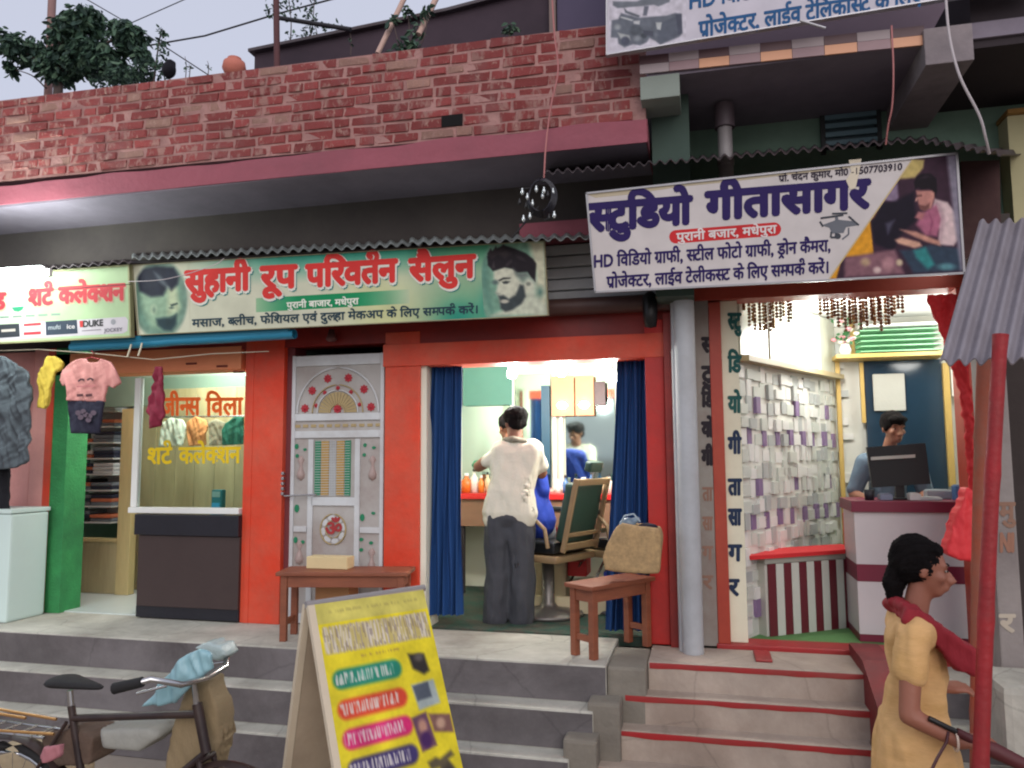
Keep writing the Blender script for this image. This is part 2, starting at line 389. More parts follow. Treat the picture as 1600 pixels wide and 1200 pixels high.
def brick_material(name, rgb, rnd_amt, wash):
    m = mat(name, rgb, .92, .32, 14, .9, rand=rnd_amt); n = m.node_tree.nodes; L = m.node_tree.links; b = n['Principled BSDF']
    src = b.inputs['Base Color'].links[0].from_socket; g = n.new('ShaderNodeNewGeometry'); mp = n.new('ShaderNodeMapping'); mp.inputs['Scale'].default_value = (1.5, 1, .8); L.new(g.outputs['Position'], mp.inputs[0])
    for sc, lo, hi, col, amt in [(7.5, .53, .62, (190, 150, 140), wash), (19, .60, .66, (206, 172, 156), wash*.9), (3.0, .5, .75, (150, 118, 116), .55)]:
        z = n.new('ShaderNodeTexNoise'); z.inputs['Scale'].default_value = sc; z.inputs['Detail'].default_value = 7; z.inputs['Roughness'].default_value = .62; z.inputs['Distortion'].default_value = .4
        L.new(mp.outputs[0], z.inputs[0]); r = n.new('ShaderNodeMapRange'); r.inputs[1].default_value = lo; r.inputs[2].default_value = hi; r.inputs[4].default_value = amt
        L.new(z.outputs[0], r.inputs[0]); x = n.new('ShaderNodeMixRGB'); L.new(r.outputs[0], x.inputs[0]); L.new(src, x.inputs[1]); x.inputs[2].default_value = lin(col); src = x.outputs[0]
    L.new(src, b.inputs['Base Color']); return m
brickm = brick_material('brick_red', (166, 78, 76), .22, .75)
brickp = brick_material('brick_pale', (188, 144, 130), .2, .6)
cream = mat('cream_wall', (228, 230, 212), .75, .05, 3, .1)
cream2 = mat('cream_board', (228, 224, 198), .7, .06, 4, .1, dirt=(188, 178, 150), dirt_amt=.2)
white_w = mat('white_paint', (226, 228, 224), .6, .05, 4, .1)
steel = mat('grey_enamel', (176, 180, 184), .65, .08, 5, .12, dirt=(136, 134, 132), dirt_amt=.2)
tin = mat('tin_sheet', (150, 142, 146), .55, .14, 3, .2, metal=.35, dirt=(104, 90, 90), dirt_amt=.4)
tin_d = mat('tin_sheet_dark', (84, 78, 82), .6, .2, 3, .2, metal=.3, dirt=(60, 38, 34), dirt_amt=.4)
wood = mat('brown_wood', (142, 82, 56), .55, .22, 5, .2, stretch=(1, 1, 6), dirt=(104, 56, 42), dirt_amt=.3)
ply = mat('plywood', (176, 160, 132), .75, .14, 3, .15, stretch=(1, 1, .35), dirt=(134, 118, 98), dirt_amt=.3)
lam = mat('wood_laminate', (182, 172, 132), .5, .3, 2.0, .05, stretch=(5, 5, .7), dirt=(138, 126, 88), dirt_amt=.4)
tealgrey = mat('teal_grey_wall', (122, 146, 130), .6, .1, 2, .1)
black = mat('black_plastic', (22, 22, 24), .4, .1, 8, .05)
rubber = mat('black_rubber', (28, 27, 28), .8, .1, 8, .1)
chrome = mat('chrome', (190, 190, 190), .22, .05, 8, .0, metal=.95)
glass = mat('clear_glass', (225, 238, 232), .05, .02, 4, 0, trans=1.0)
granite = mat('dark_granite', (34, 34, 42), .3, .3, 40, .02)
brown_lam = mat('dark_brown_laminate', (62, 48, 46), .55, .12, 5, .1)
blue_cloth = mat('blue_curtain', (20, 66, 122), .85, .18, 6, .2, stretch=(6, 6, .6))
red_cloth = mat('red_cloth', (205, 40, 44), .75, .12, 5, .15)
skinm = mat('skin', (134, 88, 66), .55, .08, 14, .1)
hairm = mat('hair', (24, 19, 20), .8, .5, 30, 1.0, spec=.15, stretch=(5, 5, .5))
green_wall = mat('pale_green_wall', (120, 148, 132), .85, .14, 2, .3, dirt=(78, 108, 92), dirt_amt=.35)
lamp_m = emit('lamp_glow', (255, 252, 240), 14)

# ================================================================== SETTING
YF = 5.42        # shop fronts
YP = 4.78        # edge of the raised floor
ZP = .66
road_m = mat('dusty_road', (140, 130, 120), .95, .2, 1.4, .6, dirt=(140, 126, 108), dirt_amt=.4)
struct('road', MB().grid(lambda u, v: (-300+600*u, -300+600*v, -.004), 2, 2), road_m)
nz = lambda x, y, s=3.0, a=.006: a*noise.noise(Vector((x*s, y*s, .3)))
# raised floor and the left flight of steps
pl_ = MB()
pl_.box(-8.2, -.60, YP, 8.6, 0, ZP, .012)
struct('raised_floor', pl_, cement)
RIS = .222
struct('step_upper', MB().box(-8.2, -.66, YP-.17, YP+.02, 0, ZP-RIS, .012), cement)
struct('step_lower', MB().box(-8.2, -.78, YP-.33, YP-.165, 0, ZP-2*RIS, .012), cement)
# thin skins on the risers, their shade against the treads put into darker cement
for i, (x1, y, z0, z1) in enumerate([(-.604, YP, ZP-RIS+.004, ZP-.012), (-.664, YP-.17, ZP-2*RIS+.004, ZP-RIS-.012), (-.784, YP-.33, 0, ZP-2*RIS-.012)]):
    struct('riser_shade', MB().box(-8.19, x1, y-.004, y+.01, z0, z1), cement_d)
# cheek between the two flights
cheek = MB()
for x0, x1, y0, z in [(-.597, -.363, 4.797, .655), (-.697, -.503, 4.627, .487), (-.817, -.623, 4.477, .322), (-.947, -.763, 4.357, .157)]:
    cheek.box(x0, x1, y0, 5.3+x0*.01, 0.001-z*.02, z, .02)
struct('step_cheek', cheek, mat('cheek_cement', (140, 134, 122), .9, .18, 4, .5, dirt=(104, 98, 90), dirt_amt=.4))
# right flight of steps
for i, (xl, y0, z) in enumerate([(-.36, 4.93, ZP), (-.50, 4.80, .495), (-.62, 4.67, .33), (-.76, 4.53, .165)]):
    struct('studio_step', MB().box(xl, .885-.012*i, y0, 5.36 if i == 0 else 5.0, 0.0, z, .008), step_tan)
    x_, y_ = xl+.015, y0
    def strip(u, v, xl=xl, y0=y0, z=z):
        x = xl+.01+u*(.87-xl); lo = .032+.010*noise.noise(Vector((x*5, z*9, 0)))
        return (x, y0-.003-.0015*(1-abs(2*v-1)), z-.004-v*lo)
    struct('red_nosing', MB().grid(strip, 40, 2), red_paint)
struct('studio_sill', MB().box(.06, 1.9, 5.36, 5.56, .5, ZP+.03, .008), red_paint)
struct('studio_floor', MB().box(.06, 3.4, 5.56, 8.6, .4, ZP+.012), mat('green_carpet', (96, 142, 84), .95, .14, 30, .6))
struct('salon_floor', MB().box(-2.3, -.08, 5.50, 8.6, ZP-.05, ZP+.012), mat('dark_green_carpet', (38, 74, 62), .95, .25, 18, .6, dirt=(110, 60, 56), dirt_amt=.2))
struct('left_shop_floor', MB().box(-6.5, -3.13, 5.45, 8.6, ZP-.05, ZP+.010), mat('pale_tile', (196, 206, 204), .3, .05, 5, .02))
# right of the stairs: landing, red-painted side wall and steps beyond
prof = [(5.37, 0), (5.37, .735), (4.95, .735), (4.62, .60), (4.25, .44), (3.9, .30), (3.9, 0)]
struct('stair_side_wall', MB().prism([(.87, y, z) for y, z in prof], (.17, 0, 0)), mat('deep_red_paint', (128, 18, 26), .6, .18, 5, .3, dirt=(92, 26, 30), dirt_amt=.45, blotch=.2))
for i, (y0, z) in enumerate([(4.9, .62), (4.72, .45), (4.54, .28), (4.36, .12)]):
    struct('neighbour_step', MB().box(1.045, 5, y0, 5.4, 0, z, .012), cement)
    struct('neighbour_riser', MB().box(1.05, 5, y0-.004, y0+.01, max(0, z-.165), z-.03), cement_d)  # same dark skin, riser shade put into the colour

# ------------------------------------------------ the row building (walls, pillars, slabs)
B = thing('shop_row_building', 'long single storey row building with orange red pillars and deep roof slab', 'building', (-2.5, YF, ZP))
def part(name, mb, m, parent=B): return mb.build(name, m, parent)
ZS = 3.93        # slab underside
sl_ = MB()
sl_.box(-9, -.29, 4.83, 8.8, ZS, ZS+.145)
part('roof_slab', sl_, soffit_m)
# plaster band on the slab edge, slightly uneven
def bandf(u, v):
    x = -9+u*8.715; y = 4.83-.012-.006*noise.noise(Vector((x*3, v*2, 1)))
    dz = .045*(-x-.3)/5
    return (x, y, ZS-.008+dz*.6+v*(.155+.02*noise.noise(Vector((x*2.2, 3, 0)))*v))
part('plaster_band', MB().grid(bandf, 220, 4, thick=(0, .01, 0)), band_pink)
part('slab_end_face', MB().box(-.292, -.28, 4.83, 5.6, ZS, ZS+.15), band_pink)
# wall above the openings
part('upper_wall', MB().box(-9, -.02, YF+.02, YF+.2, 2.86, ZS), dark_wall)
# party walls and rear wall
part('rear_wall', MB().box(-9, 4.6, 8.6, 8.8, 0, ZS), cream)
for x0, x1, m in [(-6.5, -6.36, green_wall), (-3.3, -3.12, green_wall)]:
    part('party_wall', MB().box(x0, x1, YF+.21, 8.6, 0, ZS), m)
part('party_wall', MB().box(-2.36, -2.30, YF+.21, 8.6, 0, ZS), cream)
# pillars (px edges measured on the shop-front plane)
def pillar(px0, px1, m, y0=YF-.03, y1=YF+.2, z1=2.87, pym=760, name='pillar'):
    return part(name, MB().box(PX(px0, y0, pym), PX(px1, y0, pym), y0, y1, ZP, z1, .006), m)
pillar(-40, 44, pinkp, YF+.05); pillar(44, 66, pinkp); pillar(66, 77, orange_red, YF-.034)
pillar(77, 101, green_p, YF-.028)
pillar(379, 440, orange_red); pillar(600, 655, orange_red); pillar(384, 392, orange_red, YF-.036, YF-.02)
pillar(1012, 1042, crimson, YF-.04, YF+.2); part('pillar', MB().box(PX(1042, YF-.1), PX(1055, YF-.1), YF-.1, YF+.2, ZP, 2.9), dark_red)
# lintels
part('lintel', MB().box(PX(70, YF, 590), PX(379, YF, 590), YF-.028, YF+.2, PZ(583, YF, 220), PZ(552, YF, 220)+.02, .004), peach)
part('lintel', MB().box(-4.95, PX(655, YF, 560)-.0, YF-.022, YF+.19, PZ(556, YF, 220)+.015, 2.985), dark_red)
part('lintel', MB().box(PX(602, YF, 560), PX(1042, YF, 560), YF-.045, YF+.19, PZ(566, YF, 830), PZ(530, YF, 830), .004), orange_red)
part('lintel', MB().box(PX(655, YF, 560), PX(1042, YF, 560)+.1, YF-.02, YF+.19, PZ(530, YF, 830)+.002, 2.99), dark_red)
part('wall_infill', MB().box(PX(438, YF), PX(455, YF), YF+.02, YF+.2, ZP, 2.9), mat('maroon_frame', (110, 48, 52), .6))
# salon room
part('salon_ceiling', MB().box(-2.3, -.02, YF+.21, 8.6, 3.05, 3.12), white_w)
part('salon_wall', MB().box(-2.3, -.02, 7.62, 7.7, ZP, 3.05), cream)
part('salon_wall', MB().box(-.08, -.02, YF+.21, 7.62, ZP, 3.05), cream)
part('salon_jamb', MB().box(PX(655, YF), PX(666, YF), YF+.0, YF+.28, ZP, 2.7), cream)
part('inner_lining', MB().box(-2.299, -.081, YF+.212, YF+.23, 2.70, 3.049), cream)  # unseen lining added so the mirrors reflect cream, not the orange lintel
part('inner_lining', MB().box(-2.299, -2.10, YF+.212, YF+.23, ZP, 2.699), cream)
# left shop ceiling
part('left_shop_ceiling', MB().box(-6.36, -3.3, YF+.21, 8.6, 2.95, 3.0), white_w)

# brick parapet: every brick a piece
BR = thing('brick_parapet', 'raw red brick parapet wall of uneven mortared courses above the pink slab edge', 'brick wall', (-.29, 4.83, ZS+.145))
BR.rotation_euler = (0, R(.9), 0)
core = MB().box(-9, 0.0, .010, .115, -.005, 9*.0755-.004)
core.build('mortar_bed', mortar, BR, local=True)
bvar = []
for k in range(7):
    bm = bmesh.new(); bmesh.ops.create_cube(bm, size=1)
    bmesh.ops.bevel(bm, geom=list(bm.edges), offset=.035, segments=1, affect='EDGES')
    for q in bm.verts: q.co += Vector((random.uniform(-.03, .03), random.uniform(-.05, .05), random.uniform(-.09, .09)))
    me = bpy.data.meshes.new('brick'); bm.to_mesh(me); bm.free(); me.materials.append(brickm); bvar.append(me)
bvarp = []
for me in bvar: m2 = me.copy(); m2.materials.clear(); m2.materials.append(brickp); bvarp.append(m2)
for r in range(9):
    x = -.012-random.uniform(0, .1); z = (r+.5)*.0755; first = True
    while x > -7.1:
        L = random.choice([.225, .228, .22, .235, .215, .11, .108, .17]); 
        if first and r % 2: L = .11
        first = False
        cx = x-L/2
        hole = (-1.42 < cx < -1.18 and r in (1,))
        pale = random.random() < .10
        if not hole and x-L > -7.15:
            o = bpy.data.objects.new('brick', random.choice(bvarp if pale else bvar)); COL.objects.link(o); o.parent = BR
            hh = random.uniform(.052, .060); yo = random.uniform(-.006, .006)
            o.location = (cx+random.uniform(-.003, .003), .058+yo, z+random.uniform(-.003, .003)); o.scale = (L, .112, hh)
            o.rotation_euler = (random.uniform(-.03, .03), random.uniform(-.016, .016), random.uniform(-.02, .02))
            # mortar smeared over part of the face
        x -= L+random.uniform(.014, .03)
hm = MB().box(-1.385, -1.235, -.002, .02, .085, .165)
hm.build('drain_hole', mat('hole_dark', (12, 10, 12), 1, 0, 4, 0), BR, local=True)
# ================================================================== SIGNS
NAVY = (44, 30, 92)
def signboard(name, label, quad, Yt, Yb, frame_m, base_rgb=None, th=.03, cat='shop sign', fw=.012):
    tl, tr, br, bl = quad
    A = P(*tl, Yt); Bq = P(*tr, Yt); C_ = P(*br, Yb); D = P(*bl, Yb)
    pl = plane3(A, Bq, D); C_ = pl.at(*br); 
    t = thing(name, label, cat, (D+C_)/2)
    MB().prism([p-pl.n*.002 for p in (A, Bq, C_, D)], -pl.n*th).build('backing', frame_m, t)
    fr = MB(); cs = [A, Bq, C_, D]
    for i in range(4):
        a, b = cs[i], cs[(i+1) % 4]; u = (b-a).normalized(); v = u.cross(pl.n)
        ctr = sum(cs, Vector())/4; 
        if (ctr-a).dot(v) < 0: v = -v
        fr.prism([a-u*.0+pl.n*.0015, b+pl.n*.0015, b+v*fw+pl.n*.0015, a+v*fw+pl.n*.0015], pl.n*.008)
    fr.build('frame', frame_m, t)
    return t, pl
alu = mat('aluminium_trim', (176, 176, 180), .4, .08, 6, .05, metal=.5)

# ---- salon sign
t, pl = signboard('salon_sign', 'long green and cream salon sign with red lettering between two printed barber portraits', [(207, 414), (851, 376), (857, 493), (216, 524)], 4.93, 4.98, mat('rusty_sign_frame', (150, 146, 118), .7, .2, 6, .2), fw=.006)
def salon_bg(x, y):
    u = (x-207)/645; yt = 414-38*u; v = (y-yt)/115
    c = np.array([206., 208, 184])
    teal = np.array([46., 150, 128]); grn = np.array([92., 158, 110]); yel = np.array([206., 210, 150])
    a = max(0, min(1, (u-.12)/.25))*max(0, 1-v*2.6)
    c = c*(1-a)+teal*a
    b = math.exp(-((u-.80)/.13)**2)*(.45+.5*abs(v-.35)); c = c*(1-min(1, b))+grn*min(1, b)
    b = math.exp(-((u-.56-.06*v)/.09)**2)*max(0, min(1, (v-.1)*2)); c = c*(1-.8*b)+yel*.8*b
    b = math.exp(-((u-.79)/.05)**2)*math.exp(-((v-1)/.25)**2); c = c*(1-b)+teal*b
    b = math.exp(-((u-.87)/.03)**2)*math.exp(-((v-.85)/.3)**2); c = c*(1-b)+teal*b
    return tuple(c)
pr = Pr(pl)
pr.raster([(208, 415), (850, 377), (856, 492), (217, 523)], 150, 34, salon_bg, .0005)
pr.raster([(400, 466), (640, 452), (640, 474), (400, 488)], 40, 2, lambda x, y: tuple(np.array([196., 204, 170])*(1-max(0, min(1, 1.5-abs(x-510)/90)))+np.array([20., 140, 88])*max(0, min(1, 1.5-abs(x-510)/90))), .0009)
t1, t2, t3, t4 = [((290, 452), (389, 446), 'सुहानी'), ((408, 445), (462, 442), 'रूप'), ((479, 442), (619, 433), 'परिवर्तन'), ((640, 433), (741, 426), 'सैलुन')]
for (a, b, s_), s2 in zip((t1, t2, t3, t4), ('सुहानी', 'रूप', 'पिरवत^न', 'सैलुन')):
    pr.text(s2, (a[0]+3, a[1]+10), (b[0]+3, b[1]+10), 33, (38, 130, 128), .07, .0014)
    pr.text(s2, (a[0]+1, a[1]+8), (b[0]+1, b[1]+8), 33, (226, 226, 214), .085, .0026)
    pr.text(s2, (a[0], a[1]+6), b and (b[0], b[1]+6), 33, (214, 58, 54), .05, .0040)
pr.text('पुरानी बाजार, मधेपुरा', (448, 482), (560, 475), 9, (236, 240, 226), .03, .0022)
pr.text('मसाज, {बलीच, फेिशयल एवं दु{लहा मेकअप के िलए स{मपक^ करें।', (300, 511), (748, 489), 11.5, (40, 66, 78), .03, .0022)
pr.build('sign_print', t)
# portraits: soft printed pictures
def port_left(x0=212, x1=292):
    sk = (150, 178, 146)
    L = [('e', (247, 470, 42, 52), (104, 140, 122), 8),
         ('p', [(217, 440), (262, 436), (278, 446), (283, 476), (276, 500), (262, 514), (236, 512), (222, 480)], (142, 172, 144), 5),
         ('p', [(262, 446), (276, 450), (277, 466), (281, 480), (277, 488), (262, 492)], (186, 200, 164), 4),
         ('p', [(218, 455), (214, 432), (222, 420), (244, 416), (272, 418), (280, 432), (278, 444), (268, 454), (262, 448), (255, 462), (236, 464)], (34, 38, 54), 3),
         ('p', [(240, 424), (252, 432), (266, 450), (262, 452), (248, 440)], (120, 132, 134), 2.5, .6),
         ('p', [(244, 498), (256, 496), (268, 496), (276, 490), (276, 506), (268, 517), (256, 516), (246, 508)], (38, 60, 66), 3),
         ('p', [(266, 476), (277, 473), (278, 475), (268, 479)], (40, 60, 60), 1.2), ('e', (268, 481, 3, 1.5), (60, 80, 78), 1.5),
         ('e', (240, 484, 5, 8), (168, 190, 158), 2), ('e', (241, 484, 2, 4), (110, 136, 120), 2),
         ('p', [(274, 492), (270, 497), (264, 498), (266, 495)], (60, 80, 80), 1.5)]
    return painter((128, 152, 136), L)
pr = Pr(pl)
f1 = port_left()
def oval(x, y):
    d = (math.hypot((x-250)/43, (y-468)/62)-1)*43; a = max(0, min(1, .5-d/5)); c = f1(x, y); b = salon_bg(x, y); k = (96, 120, 108) if d > -5 else c
    return tuple(b[i]*(1-a)+c[i]*a for i in range(3))
pr.raster([(210, 415), (294, 410.5), (297, 519), (218, 523)], 64, 80, oval, .0016)
pr.build('barber_portrait', t)
def zc(q): return [(740+a*.11667, 370+b*.11667) for a, b in q]
Lr = [('p', zc([(100, 300), (180, 250), (200, 700), (260, 1040), (180, 900), (110, 600)]), (96, 140, 124), 5),
      ('p', zc([(740, 60), (960, 60), (1000, 1050), (820, 1050), (830, 500)]), (200, 200, 172), 5),
      ('p', zc([(540, 700), (700, 640), (830, 560), (830, 800), (960, 900), (1010, 1050), (240, 1060), (400, 980), (560, 900)]), (196, 202, 180), 4),
      ('p', zc([(270, 460), (400, 400), (560, 430), (620, 520), (700, 500), (800, 540), (820, 600), (780, 700), (700, 760), (640, 900), (450, 1000), (370, 950), (340, 820), (300, 750), (320, 640), (270, 560)]), (206, 208, 186), 2.5),
      ('p', zc([(560, 480), (720, 480), (830, 560), (810, 610), (740, 560), (660, 620), (600, 560)]), (140, 160, 146), 4),
      ('p', zc([(260, 460), (190, 380), (180, 260), (260, 180), (400, 110), (560, 160), (700, 220), (800, 300), (840, 360), (825, 600), (770, 540), (720, 470), (580, 480), (520, 430), (420, 410)]), (34, 28, 34), 1.6),
      ('p', zc([(330, 790), (400, 780), (470, 830), (560, 780), (620, 640), (670, 650), (700, 800), (640, 900), (520, 980), (430, 1005), (360, 960), (350, 850)]), (62, 70, 72), 2.2),
      ('e', (740+415*.11667, 370+865*.11667, 6.5, 3), (190, 186, 170), 1.2, 1),
      ('p', zc([(330, 580), (400, 545), (500, 548), (480, 562), (400, 570), (350, 595)]), (44, 46, 46), 1),
      ('p', zc([(380, 605), (430, 590), (490, 600), (450, 630), (400, 630)]), (60, 66, 66), 1.2),
      ('e', (740+290*.11667, 370+610*.11667, 5, 3.5), (92, 110, 106), 2),
      ('e', (740+735*.11667, 370+630*.11667, 3.5, 3), (130, 136, 124), 1.6),
      ('p', zc([(280, 740), (360, 760), (330, 780)]), (150, 160, 146), 1.5),
      ('e', (740+890*.11667, 370+740*.11667, 5, 8), (96, 130, 118), 4),
      ('p', zc([(300, 220), (420, 170), (500, 230), (420, 280)]), (70, 62, 62), 3, .6), ('p', zc([(180, 230), (230, 150), (250, 200), (300, 120), (320, 190), (400, 95), (420, 180), (240, 300)]), (46, 38, 42), 1.2),
      ('p', zc([(240, 420), (270, 330), (290, 420)]), (90, 84, 84), 1.5, .6), ('p', zc([(420, 380), (500, 300), (520, 330), (450, 400)]), (74, 66, 70), 1.5, .6), ('p', zc([(560, 250), (640, 260), (700, 330), (600, 300)]), (64, 58, 62), 2, .6), ('p', zc([(530, 420), (600, 490), (700, 480), (720, 520), (640, 560), (570, 510)]), (104, 112, 108), 3, .8)]
f2 = painter(lambda x, y: (120, 162, 140), Lr)
def oval2(x, y):
    d = (math.hypot((x-812)/62, (y-445)/95)-1)*60; a = max(0, min(1, .5-d/5)); c = f2(x, y); b = salon_bg(x, y)
    return tuple(b[i]*(1-a)+c[i]*a for i in range(3))
pr = Pr(pl); pr.raster([(750, 383), (851, 377), (856, 492), (756, 497)], 96, 100, oval2, .0016); pr.build('barber_portrait', t)

# ---- studio sign
t, pl = signboard('studio_sign', 'tilted white studio sign with violet lettering and a photo of a cameraman', [(915, 301), (1496, 238), (1508, 428), (929, 458)], 4.74, 4.84, alu)
pr = Pr(pl)
pr.poly([(917, 303), (1494, 240), (1506, 426), (930, 456)], (212, 206, 204), .0006)
pr.text('{सटुिडयो', (920, 361), (1079, 348), 40, NAVY, .055, .0016)
pr.text('गीतासागर', (1104, 343), (1357, 323), 41, NAVY, .055, .0016)
pr.text('प~ो. चंदन कुमार, मो0 -1507703910', (1217, 284), (1410, 265), 9.5, (52, 44, 60), .025, .0030)
pr.capsule((1056, 370), (1210, 358), 10.5, (206, 48, 52), .0012)
pr.text('पुरानी बजार, मधेपुरा', (1057, 377), (1213, 364), 12, (232, 222, 220), .03, .0022)
pr.text('HD िविडयो ग~ाफी, {सटील फोटो ग~ाफी, ड_ोन कैमरा,', (927, 418), (1298, 392), 17, NAVY, .03, .0016)
pr.text('प~ोजे{कटर, लाईव टेलीक{सट के िलए स{मपक^ करें।', (948, 450), (1296, 426), 17, NAVY, .03, .0016)
# torn paper over the top edge
pr.poly([(1326, 250), (1346, 248), (1344, 262), (1340, 280), (1337, 294), (1328, 296), (1322, 282), (1330, 268)], (222, 212, 190), .0042)
pr.poly([(917, 303), (1040, 289), (1180, 274), (1330, 257), (1332, 262), (1240, 272), (1150, 283), (1060, 292), (990, 303), (930, 309)], (196, 184, 158), .0014)
# drone
g1, g2 = (112, 116, 124), (70, 74, 82)
pr.poly([(1284, 352), (1308, 343), (1336, 346), (1340, 352), (1322, 355), (1318, 364), (1300, 365), (1296, 356)], g1, .0018)
for a in [((1282, 341), (1318, 336)), ((1300, 334), (1324, 333)), ((1326, 338), (1342, 352)), ((1281, 346), (1286, 354))]: pr.line(a, 3, g2, .0022)
pr.line([(1308, 345), (1306, 337)], 5, g1, .0020); pr.line([(1299, 362), (1298, 371), (1306, 371), (1306, 364)], 3, g2, .0022); pr.line([(1316, 374), (1326, 366), (1326, 356)], 2.5, g1, .0022)
pr.ell(1309, 369, 5, 4.5, g2, .0024)
pr.build('sign_print', t)
def zs(q): return [(1270+a*.18328, 230+b*.18333) for a, b in q]
Ls = [('p', zs([(840, 100), (950, 110), (940, 180), (870, 260), (740, 270)]), (196, 176, 110), 2),
      ('p', zs([(490, 620), (510, 830), (520, 920), (250, 940), (200, 1120), (130, 1120)]), (226, 158, 42), 1),
      ('p', zs([(480, 620), (560, 500), (600, 520), (580, 590)]), (190, 106, 66), 2),
      ('p', zs([(600, 450), (720, 300), (730, 420), (720, 470)]), (136, 118, 142), 2),
      ('p', zs([(580, 480), (700, 460), (860, 380), (880, 620), (720, 780), (700, 900), (520, 820), (500, 640)]), (24, 18, 34), 3),
      ('p', zs([(270, 940), (700, 870), (780, 1080), (270, 1110)]), (138, 98, 108), 3),
      ('e', (1270+450*.183, 230+980*.183, 7, 6), (190, 160, 130), 3), ('e', (1270+640*.183, 230+1000*.183, 9, 11), (180, 134, 140), 3), ('e', (1270+550*.183, 230+1050*.183, 6, 5), (206, 180, 176), 2), ('e', (1270+740*.183, 230+985*.183, 5, 5), (210, 190, 160), 2),
      ('p', zs([(740, 880), (880, 870), (1000, 830), (1250, 860), (1300, 1050), (860, 1075)]), (50, 66, 84), 3),
      ('p', zs([(860, 880), (960, 850), (1040, 1000), (980, 1040), (880, 940)]), (52, 134, 134), 3), ('e', (1270+1140*.183, 230+1020*.183, 12, 5), (96, 150, 158), 3),
      ('p', zs([(1040, 440), (1150, 470), (1220, 560), (1250, 780), (1200, 840), (1070, 830), (1080, 700), (1000, 620), (1020, 520)]), (222, 196, 196), 2),
      ('p', zs([(940, 560), (1060, 480), (1100, 620), (1060, 760), (960, 750), (880, 660)]), (176, 104, 130), 3),
      ('p', zs([(880, 370), (1040, 370), (1035, 440), (1010, 520), (950, 540), (900, 480)]), (190, 132, 122), 1.6),
      ('p', zs([(862, 300), (885, 250), (940, 222), (1010, 225), (1055, 270), (1060, 370), (1045, 420), (1022, 372), (985, 350), (930, 362), (900, 345), (872, 360)]), (22, 14, 24), 1.4), ('p', zs([(900, 270), (960, 240), (1010, 250), (960, 265)]), (52, 40, 50), 1.5, .7),
      ('p', zs([(885, 410), (930, 405), (930, 416), (885, 420)]), (60, 34, 36), .7), ('p', zs([(1010, 390), (1036, 385), (1034, 430), (1014, 440)]), (206, 146, 132), 1), ('p', zs([(900, 490), (960, 500), (1000, 470), (990, 520), (950, 545), (915, 530)]), (120, 76, 72), 1.5), ('p', zs([(880, 430), (895, 430), (890, 460), (872, 462)]), (214, 160, 146), 1),
      ('p', zs([(1050, 470), (1100, 600), (1075, 800), (1095, 800), (1130, 620), (1090, 480)]), (190, 160, 166), 3), ('p', zs([(985, 540), (1010, 640), (990, 740), (1005, 740), (1030, 640)]), (150, 80, 108), 1.5),
      ('p', zs([(870, 600), (900, 550), (960, 560), (930, 620)]), (180, 116, 118), 2),
      ('p', zs([(740, 700), (880, 720), (1080, 800), (1090, 840), (980, 810), (880, 770)]), (200, 146, 128), 2),
      ('p', zs([(700, 790), (760, 770), (910, 810), (930, 840), (870, 860), (730, 820)]), (214, 166, 142), 2),
      ('p', zs([(1140, 70), (1240, 60), (1300, 1050), (1260, 1050), (1190, 500)]), (140, 134, 150), 3),
      ('p', zs([(620, 650), (700, 620), (640, 740)]), (110, 110, 130), 3, .6)]
f3 = painter((58, 36, 52), Ls)
pr = Pr(pl)
tri_l = lambda y: 1270+.18328*(840-(y-230-18)/.18333*(710/1020))     # slanted edge of the picture
vs = []; 
def clipx(u, y): 
    x0 = 1427-(y-246)*(137/190.); return x0
q = []
NX, NY = 90, 90; b = []; cs = []
for j in range(NY+1):
    v = j/NY
    xr = 1494+12*v; yl = 247+190*v; yr = 240+186*v
    xl = 1427-132*v
    for i in range(NX+1):
        u = i/NX; x = xl+(xr-xl)*u; y = yl+(yr-yl)*u
        b.append(pl.at(x, y, .0026)); cs.append(lin(f3(x, y)))
pr._add(b, [(j*(NX+1)+i, j*(NX+1)+i+1, (j+1)*(NX+1)+i+1, (j+1)*(NX+1)+i) for j in range(NY) for i in range(NX)], cs)
pr.line([(1428, 246), (1295, 437)], 2.2, (206, 186, 140), .0030)
pr.build('cameraman_photo', t)

